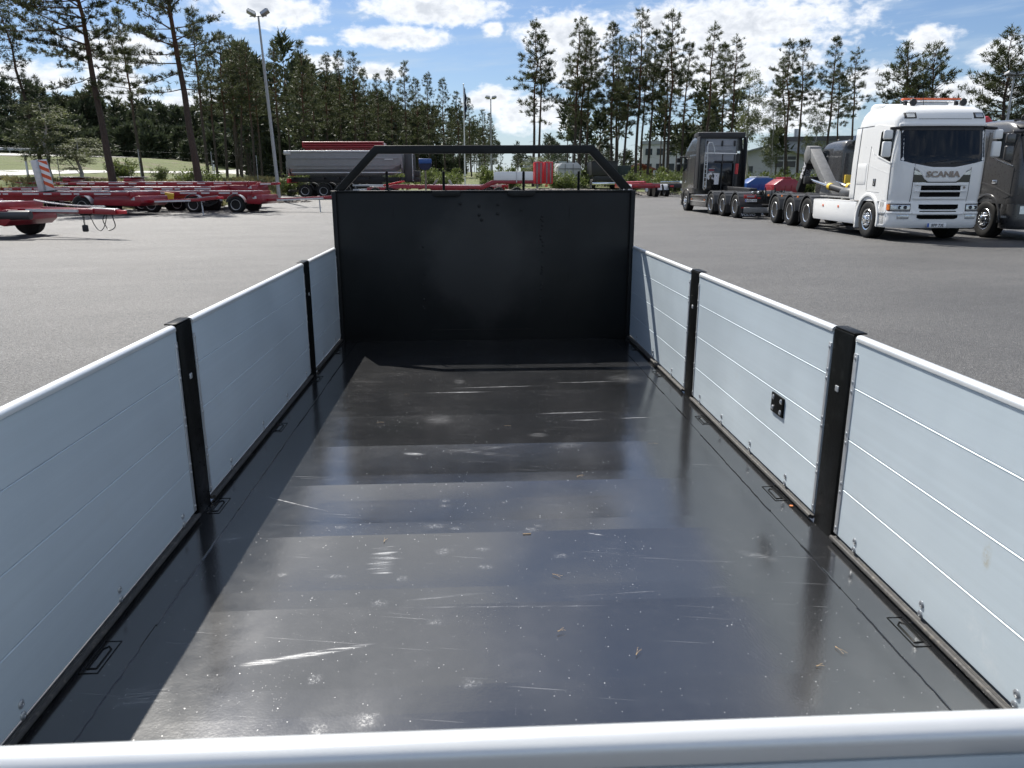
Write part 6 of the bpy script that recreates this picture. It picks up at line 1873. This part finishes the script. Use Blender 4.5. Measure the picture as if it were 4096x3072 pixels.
lamp_pole(-13.45, 55.9, 11.9, 'tall grey floodlight pole with two lamps left of the tipper', ((-0.42, R(28)), (0.42, R(-32))), R(-2.2))
lamp_pole(2.55, 100, 10.2, 'grey floodlight pole right of the flag pole in the distance', ((-0.4, R(8)), (0.4, R(-8))))
lamp_pole(39.7, 57.7, 8.6, 'pale floodlight pole at the right edge above the grey truck', ((-0.4, R(8)), (0.4, R(-8))))
lamp_pole(27.5, 215, 11.0, 'thin far lamp pole over the trees behind the guard frame', ((-0.4, R(8)), (0.4, R(-8))))

t = thing('flag_pole', 'white flag pole with dark flag hanging limp behind the headboard', 'flag pole', (-0.66, 85, T(-0.66, 85)))
obj('pole', MB().tube([(0, 0, -0.2), (0, 0, 10.4)], [0.09, 0.045], 10), 'plate_white', t)
obj('finial', MB().lathe([(0.01, 10.38), (0.07, 10.44), (0.07, 10.5), (0.01, 10.56)], (0, 0, 0), 'z', 10), 'galvanised', t)
P_, Q_ = [], []
for i in range(15):
    z = 10.25 - 3.1 * i / 14
    rp, rq = [], []
    for k in range(7):
        u = k / 6
        w = 0.10 + 0.32 * math.sin(math.pi * min(1, 0.12 + i / 14 * 0.85)) 
        x = 0.06 + w * u * 0.55 * (1 - 0.25 * math.sin(i * 1.3)); yy = 0.09 * math.sin(5.0 * u * 2 + i * 0.5)
        rp.append((x, yy, z - 0.25 * u)); rq.append((x, yy + 0.012, z - 0.25 * u))
    P_.append(rp); Q_.append(rq)
obj('flag', MB().slab(P_, Q_), 'flag_navy', t)

# ------------------------------------------------------------------ buildings
def shed(name, label, x, y, rz, w, dpt, h, roof_h, wallm, roofm, openings, cat='building'):
    t = thing(name, label, cat, (x, y, T(x, y)), rz)
    if roof_h > 0:
        obj('wall', MB().prism([(-w / 2, 0), (w / 2, 0), (w / 2, h), (0, h + roof_h), (-w / 2, h)], 'y', 0, dpt), wallm, t)
        rf = MB()
        for s in (-1, 1):
            rf.beam((s * (w / 2 + 0.4), -0.4 + dpt / 2, h - 0.05), (0, dpt / 2 - 0.4, h + roof_h + 0.15), dpt + 0.8, 0.22)
        obj('roof', rf, roofm, t)
    else:
        obj('wall', MB().box(-w / 2, w / 2, 0, dpt, 0, h), wallm, t)
        obj('roof', MB().box(-w / 2 - 0.3, w / 2 + 0.3, -0.3, dpt + 0.3, h, h + 0.7), roofm, t)
    for (kind, xa, xb, za, zb, mt) in openings:
        f = obj(kind, MB().box(xa - 0.12, xb + 0.12, -0.09, 0.02, za - 0.12, zb + 0.12), 'wall_white' if mt == 'far_glass' else wallm, t)
        obj('pane' if mt == 'far_glass' else 'leaf', MB().box(xa, xb, -0.12, -0.092, za, zb), mt, f)
    return t
wins = []
for k in range(4):
    wins.append(('window', -4.4 + 2.3 * k, -3.0 + 2.3 * k, 1.2, 2.6, 'far_glass'))
    wins.append(('window', -4.4 + 2.3 * k, -3.0 + 2.3 * k, 4.3, 5.6, 'far_glass'))
shed('office_building', 'white two storey office building behind the pines left of the tall truck', 40.5, 163, R(-12), 10, 12, 6.4, 0, 'wall_white', 'wall_grey', wins)
t = shed('warehouse', 'large grey warehouse with dark flat roof behind the hooklift arm', 57, 122, R(-22), 20, 26, 6.0, 0, 'wall_grey', 'roof_dark', [('gate', -9, -5, 0.1, 4.0, 'wall_white'), ('window', -3, 4, 3.2, 4.0, 'far_glass')])
cn = obj('canopy', MB().beam((1.5, -1.2, 3.9), (10.0, -1.2, 3.5), 3.0, 0.35), 'wall_white', t)
obj('chimney', MB().tube([(-6, 4, 6.7), (-6, 4, 8.1)], 0.4, 10), 'galvanised', t)
shed('gable_shed', 'white gabled shed behind the birches right of the tall truck', 46, 121, R(-20), 12, 16, 3.6, 1.5, 'wall_white', 'wall_grey',
     [('window', -4.6, -3.6, 1.2, 2.2, 'far_glass'), ('window', -3.2, -2.2, 1.2, 2.2, 'far_glass'), ('louvre', 1.0, 2.2, 2.0, 2.9, 'roof_dark'), ('louvre', 2.8, 4.0, 2.0, 2.9, 'roof_dark'), ('louvre', 1.0, 2.2, 3.1, 3.6, 'roof_dark'), ('louvre', 2.8, 4.0, 3.1, 3.6, 'roof_dark')])
shed('red_hut', 'small dark red hut among the pine trunks behind the chassis', 27.5, 128, R(-8), 4.2, 5, 1.7, 0.7, 'wall_red', 'wall_red', [('door', -0.5, 0.5, 0.05, 1.5, 'roof_dark')])
shed('far_hall', 'pale low hall far behind the white lorry', 24, 240, R(-5), 16, 14, 2.6, 0, 'wall_white', 'tarp_grey', [('window', -6, 6, 1.2, 2.0, 'far_glass')])

# ------------------------------------------------------------------ litter on the floor of the flatbed
def needle(x, y, rz, kind, label, s=1.0):
    m = MB(); zf = ZF + 0.003
    if kind == 'pair':
        m.tube([(0, 0, 0.002), (0.022 * s, 0.004, 0.006), (0.048 * s, 0.010, 0.003)], 0.0006, 4)
        m.tube([(0, 0, 0.002), (0.022 * s, -0.004, 0.005), (0.044 * s, -0.009, 0.002)], 0.0006, 4)
        m.tube([(-0.008, 0, 0.002), (0.002, 0, 0.002)], 0.002, 5)
    elif kind == 'single':
        m.tube([(-0.03 * s, 0, 0.002), (0, 0.003, 0.005), (0.03 * s, 0.001, 0.002)], 0.0006, 4)
    elif kind == 'twig':
        m.tube([(-0.035 * s, 0, 0.003), (0.035 * s, 0.002, 0.003)], 0.0028, 5)
    else:
        m.prism([(-0.012, -0.008), (0.006, -0.012), (0.014, 0.004), (0.0, 0.013), (-0.012, 0.006)], 'z', 0.0, 0.004)
    me = m.mesh('pine_needle', 'leaf_dry' if kind == 'leaf' else 'needle_dry')
    o = link({'leaf': 'dry_leaf', 'twig': 'twig'}.get(kind, 'pine_needle'), me, None, (x, y, zf), (0, 0, R(rz)), (0.62, 0.62, 0.62))
    tag(o, label, {'leaf': 'leaf', 'twig': 'twig'}.get(kind, 'pine needle'), 'litter on the flatbed floor')
needle(0.46, 3.20, 20, 'pair', 'dry pine needle pair lying across the floor rib in the middle')
needle(0.26, 2.32, -35, 'pair', 'slanting dry pine needle pair in the plain middle of the floor')
needle(0.24, 1.985, 25, 'pair', 'small dry pine needle pair in front of the tailgate middle', 0.7)
needle(0.445, 1.86, 60, 'pair', 'upright dry pine needle pair near the tailgate, right of centre')
needle(0.19, 2.63, 2, 'twig', 'dark straight twig lying on the grey middle of the floor', 0.7)
needle(0.90, 3.62, -15, 'single', 'single long pine needle near the right drop side', 1.2)
needle(0.18, 3.95, 0, 'single', 'single pine needle lying crosswise on the dark rear floor')
needle(-0.52, 4.05, 15, 'single', 'brown needle on the dark floor towards the left side')
needle(-0.42, 4.62, 5, 'single', 'brown needle far up the floor below the headboard shadow', 0.8)
needle(1.02, 1.86, -70, 'pair', 'pine needle with bud scale near the right weld bead', 1.1)
needle(0.93, 1.78, 10, 'pair', 'curled pine needle pair just left of the right weld bead', 0.6)
needle(-0.34, 2.60, 80, 'pair', 'pale needle pair beside the long white scuff', 0.8)
needle(1.288, 2.83, 20, 'leaf', 'small orange dry leaf against the right rubber seal')

# ------------------------------------------------------------------ trees
def blades(rg, C, D, n, L, Wd, spread):
    """n narrow triangles around each tuft centre C (k,3) with main direction D"""
    k = len(C)
    C = np.repeat(C, n, axis=0); D = np.repeat(D, n, axis=0)
    dr = D + rg.normal(0, spread, (k * n, 3)); dr /= np.linalg.norm(dr, axis=1, keepdims=True) + 1e-9
    sd = np.cross(dr, rg.normal(0, 1, (k * n, 3))); sd /= np.linalg.norm(sd, axis=1, keepdims=True) + 1e-9
    ln = L * rg.uniform(0.6, 1.25, (k * n, 1)); wd = Wd * rg.uniform(0.6, 1.3, (k * n, 1))
    base = C + rg.normal(0, L * 0.22, (k * n, 3))
    a = base - sd * wd * 0.5; b = base + sd * wd * 0.5; c = base + dr * ln
    V = np.stack([a, b, c], 1).reshape(-1, 3)
    F = np.arange(len(V)).reshape(-1, 3)
    return V, F
def leafquads(rg, C, n, spread, size):
    k = len(C); C = np.repeat(C, n, axis=0) + rg.normal(0, spread, (k * n, 3))
    u = rg.normal(0, 1, (k * n, 3)); u /= np.linalg.norm(u, axis=1, keepdims=True)
    v = np.cross(u, rg.normal(0, 1, (k * n, 3))); v /= np.linalg.norm(v, axis=1, keepdims=True)
    s = size * rg.uniform(0.6, 1.3, (k * n, 1))
    V = np.stack([C - u * s, C + v * s * 0.55, C + u * s, C - v * s * 0.55], 1).reshape(-1, 3)
    return V, np.arange(len(V)).reshape(-1, 4)
def tube_np(pts, rs, n=5):
    m = MB(); m.tube(pts, list(rs), n); return m
class Wood(MB): pass

def make_conifer(seed, H=18.0, cb=0.42, width=2.4, dens=1.0, kind='pine', blade=(0.36, 0.062), nblade=14, lean=0.0, trunk_r=0.17, lopsided=0.0, tw=1.0, br=1.0):
    rg = np.random.default_rng(seed)
    wood = MB()
    # trunk: slightly wavering
    tp = []; tr = []
    wob = rg.normal(0, 0.10, (9, 2)); wob[0] = 0
    for i in range(9):
        t = i / 8
        tp.append((wob[i, 0] * t * 1.2, wob[i, 1] * t * 1.2, H * t * 0.985 - (0.3 if i == 0 else 0)))
        tr.append(trunk_r * (1 - t) ** 0.8 + 0.018 if i else trunk_r * 1.2)
    wood.tube(tp, tr, 9)
    def axis(z):
        t = max(0, min(1, z / (H * 0.985))) * 8; i = min(7, int(t)); f = t - i
        a, b = tp[i], tp[i + 1]
        return Vector((a[0] * (1 - f) + b[0] * f, a[1] * (1 - f) + b[1] * f, z))
    C, D = [], []
    z = H * cb
    side = rg.uniform(0, 6.28)
    gap = 0.55 if kind != 'spruce' else 0.42
    while z < H * 0.985:
        t = (z - H * cb) / (H * (1 - cb))
        if kind == 'pine':
            L0 = width * (0.55 + 0.55 * sm(0, 0.18, t)) * (1 - t ** 1.35) ** 0.85 + 0.25
        elif kind == 'spruce':
            L0 = width * (1 - t) ** 0.9 + 0.2
        else:
            L0 = width * (0.75 + 0.35 * sm(0, 0.3, t)) * (1 - t ** 1.8) ** 0.9 + 0.3
        nb = int(rg.integers(3, 6)) if t > 0.12 else int(rg.integers(1, 4))
        nb = max(1, int(round(nb * dens)))
        a0 = rg.uniform(0, 6.28)
        for k in range(nb):
            a = a0 + 6.283 * k / nb + rg.normal(0, 0.35)
            Lb = L0 * rg.uniform(0.55, 1.12) * (1 + lopsided * math.cos(a - math.pi))
            if t < 0.15 and rg.random() < 0.35: Lb *= 0.5
            if Lb < 0.15: continue
            el0 = (-0.18 + 0.95 * t + rg.normal(0, 0.14)) if kind != 'spruce' else (-0.30 + 0.75 * t + rg.normal(0, 0.08))
            curve = 0.20 if kind != 'spruce' else 0.25
            o_ = axis(z + rg.uniform(-0.15, 0.15))
            pts = [o_]; n = 4
            for i in range(1, n + 1):
                u = i / n; el_ = el0 + curve * (u - 0.35)
                pts.append(pts[-1] + Vector((math.cos(a) * math.cos(el_), math.sin(a) * math.cos(el_), math.sin(el_))) * (Lb / n) + Vector(rg.normal(0, 0.03, 3)))
            r0 = (0.018 + 0.014 * Lb) * br
            wood.tube(pts, [r0, r0 * 0.75, r0 * 0.5, r0 * 0.32, 0.006], 4, cap=False)
            # twigs with tufts
            ntw = max(3, int(Lb * (3.4 if kind == 'pine' else 4.2) * tw))
            for q in range(ntw):
                u = rg.uniform(0.30 if kind == 'pine' else 0.15, 1.0) if q else 1.0
                f = u * n; i = min(n - 1, int(f)); p = pts[i].lerp(pts[i + 1], f - i)
                da = a + rg.normal(0, 0.9); tl = (0.20 + 0.30 * rg.random()) * (1.2 - 0.5 * u) * (0.6 + 0.25 * Lb)
                dv = Vector((math.cos(da), math.sin(da), rg.normal(0.22 if kind != 'spruce' else -0.15, 0.28))).normalized()
                e = p + dv * tl
                if tl > 0.45 and q % 2 == 0: wood.tube([p, e], [0.010, 0.005], 3, cap=False)
                for s in ((0.55, 1.0) if tl > 0.3 else (1.0,)):
                    c = p.lerp(e, s); C.append(tuple(c)); D.append((dv.x * 0.6, dv.y * 0.6, dv.z * 0.5 + (0.45 if kind != 'spruce' else 0.05)))
        z += gap * rg.uniform(0.7, 1.35) * (1.0 if kind != 'broad' else 0.85)
    # a few dead stubs below the crown
    for k in range(int(rg.integers(3, 8))):
        zz = rg.uniform(H * cb * 0.45, H * cb); a = rg.uniform(0, 6.28); o_ = axis(zz); L_ = rg.uniform(0.3, 1.3)
        wood.tube([o_, o_ + Vector((math.cos(a) * L_ * .6, math.sin(a) * L_ * .6, -0.05)), o_ + Vector((math.cos(a) * L_, math.sin(a) * L_, -0.2 * L_))], [0.018, 0.011, 0.004], 4, cap=False)
    tipv = axis(H * 0.985)
    for k in range(3): C.append((tipv.x, tipv.y, H * (0.975 + 0.012 * k))); D.append((0, 0, 1.0))
    V, F = blades(rg, np.array(C), np.array(D), nblade, blade[0], blade[1], 0.55)
    wm = wood.mesh('trunk', 'pine_bark')
    cm = np_mesh('crown', V, F, 'spruce_needles' if kind == 'spruce' else 'pine_needles')
    return wm, cm, H
def make_birch(seed, H=12.0, leafm='birch_leaves'):
    rg = np.random.default_rng(seed); wood = MB(); C = []
    pts = [(0, 0, -0.2)] + [(rg.normal(0, 0.12), rg.normal(0, 0.12), H * 0.97 * i / 6) for i in range(1, 7)]
    wood.tube(pts, [0.13, 0.115, 0.095, 0.075, 0.055, 0.035, 0.012], 8)
    for k in range(46):
        t = rg.uniform(0.22, 0.97); z = H * t; a = rg.uniform(0, 6.28)
        L = (0.4 + 2.2 * math.sin(math.pi * min(1, (t - 0.12) * 1.02)) ** 0.8) * rg.uniform(0.5, 1.1)
        i = min(5, int(t / 0.97 * 6)); p = Vector(pts[i]).lerp(Vector(pts[i + 1]), t / 0.97 * 6 - i)
        el0 = 0.8 * rg.uniform(0.6, 1.2); q = [p]
        for s in range(1, 6):
            u = s / 5; e = el0 - 1.9 * u * u
            q.append(q[-1] + Vector((math.cos(a) * math.cos(e), math.sin(a) * math.cos(e), math.sin(e))) * (L / 5))
        wood.tube(q, [0.028, 0.02, 0.014, 0.01, 0.007, 0.004], 4, cap=False)
        for s in range(int(5 + L * 5)):
            u = rg.uniform(0.25, 1.0) * 5; j = min(4, int(u)); c = q[j].lerp(q[j + 1], u - j)
            C.append((c.x + rg.normal(0, 0.12), c.y + rg.normal(0, 0.12), c.z - abs(rg.normal(0, 0.28))))
    V, F = leafquads(rg, np.array(C), 13, 0.15, 0.075)
    return wood.mesh('trunk', 'birch_bark'), np_mesh('crown', V, F, leafm), H
def make_bush(seed, h=1.6, w=1.3, leafm='bush_leaves'):
    rg = np.random.default_rng(seed); wood = MB(); C = []
    for k in range(12):
        a = rg.uniform(0, 6.28); r = rg.uniform(0.1, 1.0) * w; hh = h * rg.uniform(0.55, 1.0) * (1 - 0.35 * r / w)
        q = [Vector((rg.normal(0, 0.1), rg.normal(0, 0.1), -0.05)), Vector((math.cos(a) * r * 0.4, math.sin(a) * r * 0.4, hh * 0.55)), Vector((math.cos(a) * r, math.sin(a) * r, hh))]
        wood.tube(q, [0.03, 0.018, 0.006], 4, cap=False)
        for s in range(16):
            u = rg.uniform(0.2, 1.0) * 2; j = min(1, int(u)); c = q[j].lerp(q[j + 1], u - j); C.append((c.x + rg.normal(0, 0.14), c.y + rg.normal(0, 0.14), c.z + rg.normal(0, 0.10)))
    V, F = leafquads(rg, np.array(C), 11, 0.13, 0.075)
    return wood.mesh('stem', 'wood_grey'), np_mesh('foliage', V, F, leafm), h

PINES = [make_conifer(11, 18, 0.44, 2.3, 0.95), make_conifer(12, 18, 0.52, 2.1, 0.95), make_conifer(13, 18, 0.40, 2.5, 0.85), make_conifer(14, 18, 0.55, 2.3, 1.0), make_conifer(15, 18, 0.45, 2.0, 1.0), make_conifer(16, 18, 0.38, 2.6, 0.8)]
DENSE = [make_conifer(31, 18, 0.30, 2.4, 1.05), make_conifer(32, 18, 0.36, 2.1, 1.1), make_conifer(33, 18, 0.26, 2.7, 1.0), make_conifer(34, 18, 0.40, 2.2, 1.05)]
NEAR_A = make_conifer(21, 18, 0.35, 4.6, 0.85, 'broad', (0.22, 0.045), 17, trunk_r=0.24, lopsided=0.45, tw=1.7, br=0.7)
NEAR_B = make_conifer(25, 18, 0.38, 4.0, 0.6, 'broad', (0.22, 0.045), 15, trunk_r=0.24, lopsided=0.1, tw=1.5, br=0.7)
SPRUCE = make_conifer(23, 14, 0.20, 2.1, 1.0, 'spruce', (0.30, 0.06), 12, trunk_r=0.17)
BROAD = [make_conifer(26, 12, 0.16, 3.2, 1.05, 'broad', (0.32, 0.06), 13), make_conifer(27, 12, 0.12, 2.7, 1.1, 'broad', (0.32, 0.06), 13)]
BIRCH = [make_birch(41), make_birch(42)]
BUSH = [make_bush(51), make_bush(52, 2.2, 1.2), make_bush(53, 1.2, 1.4)]

def plant(name, proto, x, y, ztop, lean, rz, label, cat, group, parts=('trunk', 'crown')):
    z = T(x, y)
    t = thing(name, label, cat, (x, y, z), 0, group)
    h = max(1.0, ztop - z); s = h / proto[2]
    t.rotation_euler = (0, math.atan2(lean, h), 0)
    ws = (s if s < 1 else s ** 0.7)
    link(parts[0], proto[0], t, None, (0, 0, rz), (ws, ws, s))
    link(parts[1], proto[1], t, None, (0, 0, rz), (ws, ws, s))
    return t
TREES = [('left', 'spruce', -26.9, 51.6, 12.4, -1.3), ('left', 'near_a', -21.0, 47.6, 16.5, -0.9), ('left', 'pine', -26.3, 64.9, 14.4, -0.44), ('left', 'near_b', -16.6, 49.3, 17.1, -1.1), ('left', 'pine', -22.3, 68.5, 15.2, -0.14), ('left', 'pine', -22.2, 70.6, 12.7, 0.15), ('left', 'pine', -21.7, 71.8, 14.0, 0.37), ('left', 'pine', -21.7, 74.9, 14.0, 0.34), ('left', 'pine', -20.8, 73.1, 13.4, 0.81), ('left', 'pine', -19.2, 71.5, 12.9, 0.16), ('left', 'pine', -19.6, 75.5, 11.5, 0.05), ('left', 'pine', -19.5, 82.7, 15.1, 0.03),
         ('mid', 'pine', -17.5, 84.2, 15.3, 0.55), ('mid', 'pine', -17.6, 90.3, 13.9, 0.4), ('mid', 'pine', -17.2, 96.5, 15.8, 0.43), ('mid', 'pine', -16.6, 102.7, 17.1, 0.42), ('mid', 'pine', -15.6, 108.9, 17.9, 0.36), ('mid', 'pine', -15.0, 115.0, 16.7, 0.22), ('mid', 'pine', -13.8, 121.2, 16.8, 0.13), ('mid', 'pine', -12.4, 127.4, 18.2, 0.1), ('mid', 'pine', -10.7, 133.6, 20.2, 0.07), ('mid', 'pine', -9.1, 139.7, 18.4, -0.09), ('mid', 'pine', -7.5, 145.8, 20.0, -0.14), ('mid', 'pine', -4.9, 151.9, 19.9, -0.26), ('mid', 'pine', -2.2, 158.0, 18.3, -0.41), ('mid', 'pine', 0.1, 164.0, 17.9, -0.51), ('mid', 'pine', 3.1, 170.0, 16.1, -0.63), ('mid', 'pine', 4.8, 175.9, 15.9, -0.7),
         ('right', 'pine', 7.2, 91.7, 18.8, 0.2), ('right', 'pine', 7.9, 92.7, 17.6, 0.22), ('right', 'pine', 11.5, 89.3, 18.6, 0.51), ('right', 'pine', 12.1, 90.2, 18.0, 0.83), ('right', 'pine', 13.5, 93.0, 18.2, 0.29), ('right', 'pine', 16.1, 90.6, 18.5, -0.14), ('right', 'pine', 17.1, 93.4, 17.4, -0.01), ('right', 'pine', 16.7, 86.4, 16.0, 0.48), ('right', 'pine', 18.0, 86.1, 18.9, 0.19), ('right', 'pine', 20.4, 94.8, 16.9, 0.2), ('right', 'pine', 19.7, 87.8, 17.2, 0.4), ('right', 'pine', 21.4, 85.4, 18.6, -0.22), ('right', 'pine', 23.6, 96.2, 17.4, -0.23), ('right', 'pine', 23.7, 88.9, 16.2, 0.38), ('right', 'pine', 25.8, 86.2, 17.7, -0.04), ('right', 'pine', 29.3, 91.4, 16.5, -0.58), ('right', 'pine', 29.6, 89.2, 17.0, -0.4), ('right', 'birch', 32.6, 92.4, 14.3, -0.51), ('right', 'birch', 32.5, 83.9, 10.4, -0.47), ('right', 'pine', 33.7, 83.4, 15.6, -0.72), ('right', 'pine', 35.6, 84.8, 15.9, -0.55), ('right', 'pine', 36.6, 89.8, 15.0, -1.8), ('right', 'birch', 35.7, 80.5, 9.1, -0.57), ('right', 'pine', 37.3, 81.9, 15.7, -0.07), ('right', 'pine', 41.3, 87.8, 14.2, -0.66), ('right', 'pine', 40.4, 82.6, 14.8, -0.57), ('right', 'broad', 39.9, 71.7, 13.4, -0.64), ('right', 'broad', 40.9, 68.8, 13.0, -0.85), ('right', 'broad', 40.7, 59.4, 12.3, -0.5), ('right', 'broad', 45.6, 63.3, 11.2, -0.69)]
rt_ = random.Random(77)
order = {}
for st in ('left', 'mid', 'right'):
    for kd in ('pine', 'birch', 'broad'):
        lst = [tr for tr in TREES if tr[0] == st and tr[1] == kd]
        lst.sort(key=lambda tr: tr[2] / tr[3])
        for i, tr in enumerate(lst): order[tr] = i
WHERE = {'left': 'slim pine left of the lamp pole, {} of its row from the left', 'mid': 'pine in the dense stand behind the tipper, {} from the left', 'right': 'tall pine in the stand right of the flag pole, {} from the left'}
for i, tr in enumerate(TREES):
    st, kd, x, y, zt, ln = tr
    rz = rt_.uniform(0, 6.28)
    if kd == 'near_a':
        plant('pine_tree', NEAR_A, x, y, zt, ln, 0.25, 'big pine with bare brown trunk behind the striped board, crown reaching left', 'tree', None)
    elif kd == 'near_b':
        plant('pine_tree', NEAR_B, x, y, zt, ln, 1.2, 'big sparse pine with thick trunk rising above the red trailers towards the lamp pole', 'tree', None)
    elif kd == 'spruce':
        plant('spruce_tree', SPRUCE, x, y, zt, ln, rz, 'dense dark conifer at the left picture edge', 'tree', None)
    elif kd == 'pine':
        pr = DENSE[rt_.randrange(4)] if st == 'mid' else PINES[rt_.randrange(6)]
        plant('pine_tree', pr, x, y, zt, ln, rz, WHERE[st].format(ORD[order[tr]]), 'tree', {'left': 'slim pines by the road', 'mid': 'pines behind the tipper', 'right': 'tall pines on the right'}[st])
    elif kd == 'birch':
        plant('birch_tree', BIRCH[i % 2], x, y, zt, ln, rz, 'pale drooping birch among the right pines, {} from the left'.format(ORD[order[tr]]), 'tree', 'birches on the right')
    else:
        plant('pine_tree', BROAD[i % 2], x, y, zt, ln, rz, 'broad bushy pine above the white and grey trucks, {} from the left'.format(ORD[order[tr]]), 'tree', 'broad pines above the trucks')
# small deciduous trees and bushes
SM = [(-26.0, 50.6, 6.4, 'young bushy birch in front of the dark conifer at the left', BIRCH[0], 'birch_tree'), (-24.9, 51.9, 4.4, 'leafy sapling right of the dark conifer behind the marker post', BIRCH[1], 'birch_tree'),
      (6.1, 74.0, 3.9, 'small bright green tree left of the red ramps', BIRCH[1], 'small_tree'), (1.5, 90, 4.2, 'round green shrub right of the far lamp pole', BUSH[1], 'bush')]
for (x, y, zt, lab, pr, nm) in SM:
    pt = ('trunk', 'crown') if nm != 'bush' else ('stem', 'foliage')
    o = plant(nm, pr, x, y, zt, 0, 1.0, lab, 'tree' if nm != 'bush' else 'bush', None, pt)
    o.children[0].scale = (1.0, 1.0, o.children[0].scale[2]); o.children[1].scale = (1.0, 1.0, o.children[1].scale[2])
BS = [(-20.2, 52.5, 2.9), (-17.3, 51.5, 2.6), (-23.7, 55.0, 3.3), (-14.6, 64.5, 2.4), (-15.5, 73, 3.2), (-12.0, 76, 3.0), (-8.0, 80, 3.2), (-4.5, 84, 3.4), (-2.2, 78, 2.8), (3.8, 80, 3.0), (8.2, 76, 2.9), (9.0, 72, 2.6), (12.2, 86, 3.6), (15.0, 73, 3.0), (17.0, 71, 2.6), (18.8, 72, 2.8), (21.0, 72.5, 2.6), (23.4, 71, 2.8), (25.5, 72, 2.5), (27.5, 70, 2.8), (29.8, 69, 2.6), (31.5, 68, 3.0), (33.4, 69, 2.6), (35.0, 66, 2.7)]
BS.sort(key=lambda b_: b_[0] / b_[1])
for i, (x, y, zt) in enumerate(BS):
    lab = ('bush {} from the left along the far edge of the yard'.format(ORD[i])) if i < 30 else 'bush'
    plant('bush', BUSH[i % 3], x, y, zt, 0, rt_.uniform(0, 6), lab, 'bush', 'bushes along the far edge', ('stem', 'foliage'))

# ------------------------------------------------------------------ distant forest and weeds (uncountable)
def forest(name, label, spots, seed, leafs=150, mats=('far_needles', 'pine_bark'), bl=(0.95, 0.34)):
    rg = np.random.default_rng(seed)
    Vs, Fs, off = [], [], 0
    wood = MB()
    for (x, y, h, cbf, w) in spots:
        z0 = T(x, y)
        n = int(leafs * rg.uniform(0.8, 1.2))
        t = rg.random(n) ** 0.9
        zz = z0 + h * (cbf + (1 - cbf) * t)
        rr = w * (0.25 + 0.75 * (1 - t ** 1.3)) * np.sqrt(rg.random(n)); a = rg.uniform(0, 6.283, n)
        C = np.stack([x + rr * np.cos(a), y + rr * np.sin(a), zz], 1)
        D = np.stack([np.cos(a) * 0.8, np.sin(a) * 0.8, 0.15 + 0.9 * t], 1)
        V, F = blades(rg, C, D, 4, bl[0], bl[1], 0.5)
        Vs.append(V); Fs.append(F + off); off += len(V)
        wood.tube([(x, y, z0 - 0.3), (x, y, z0 + h * 0.9)], [0.16, 0.03], 4, cap=False)
    t = bpy.data.objects.new(name, np_mesh(name, np.concatenate(Vs), np.concatenate(Fs), mats[0]))
    COL.objects.link(t); t['kind'] = 'stuff'; tag(t, label, 'forest')
    w = link('trunks', wood.mesh('trunks', mats[1]), t); w['kind'] = 'stuff'
rf_ = random.Random(9)
sp = []
for k in range(300):     # behind the highway
    a_ = R(rf_.uniform(-44, -13.5)); d_ = 165 + rf_.uniform(0, 1) ** 1.3 * 110; x = d_ * math.sin(a_); y = d_ * math.cos(a_)
    sp.append((x, y, rf_.uniform(8.0, 12.0), rf_.uniform(0.12, 0.4), rf_.uniform(1.8, 2.8)))
for k in range(85):     # in and behind the middle stand
    u = rf_.random(); y = 92 + 110 * u; x = -19 + 25 * u ** 1.5 - rf_.uniform(1, 16) - 4 * u
    sp.append((x, y, rf_.uniform(11, 15.5), rf_.uniform(0.2, 0.5), rf_.uniform(1.7, 2.4)))
for k in range(70):
    y = rf_.uniform(230, 420); x = -70 + rf_.uniform(0, 82)
    sp.append((x, y, rf_.uniform(12, 17), rf_.uniform(0.1, 0.35), rf_.uniform(2, 3)))
for k in range(330):     # understorey that closes the view between the trunks
    a_ = R(rf_.uniform(-44, -13.5)); d_ = 150 + rf_.uniform(0, 40); x = d_ * math.sin(a_); y = d_ * math.cos(a_)
    sp.append((x, y, rf_.uniform(3.0, 6.5), 0.0, rf_.uniform(1.6, 2.8)))
for k in range(90):
    u = rf_.random(); y = 95 + 120 * u; x = -21 + 25 * u ** 1.5 - rf_.uniform(0, 10) - 4 * u
    sp.append((x, y, rf_.uniform(2.5, 5.5), 0.0, rf_.uniform(1.2, 2.0)))
forest('distant_forest', 'dark pine forest beyond the highway and behind the tipper', sp, 91)
sp = []
for k in range(60):
    y = rf_.uniform(190, 420); x = rf_.uniform(10, 60) * (y / 200)
    sp.append((x, y, rf_.uniform(6, 11), rf_.uniform(0.05, 0.3), rf_.uniform(2, 3.2)))
for k in range(16):
    y = rf_.uniform(98, 125); x = rf_.uniform(14, 45)
    sp.append((x, y, rf_.uniform(7, 13), rf_.uniform(0.45, 0.6), rf_.uniform(1.2, 1.9)))
forest('distant_forest', 'loose far trees between the right pines and the buildings', sp, 92, 90)
sp = []
for k in range(70):
    y = rf_.uniform(88, 112); x = rf_.uniform(-18, 46)
    sp.append((x, y, rf_.uniform(0.9, 2.2), 0.0, rf_.uniform(0.7, 1.3)))
forest('undergrowth', 'pale green undergrowth along the fence behind the yard', sp, 93, 90, ('bush_leaves', 'wood_grey'), (0.34, 0.16))
rg = np.random.default_rng(6)
C = []; 
while len(C) < 2600:
    x = rg.uniform(-45, -12); y = rg.uniform(38, 75); d_ = math.hypot(x, y)
    if 49.5 < d_ < 58 or (x > -19 and 50 < d_ < 75):
        if not in_yard(x, y): C.append((x, y, T(x, y) + 0.05))
C = np.array(C); D = np.tile(np.array([[0, 0, 1.0]]), (len(C), 1))
V, F = blades(rg, C, D, 9, 0.22, 0.06, 0.4)
o = link('weeds', np_mesh('weeds', V, F, 'weed_leaves')); o['kind'] = 'stuff'; tag(o, 'dry weeds and grass on the bank behind the red trailers', 'weeds')
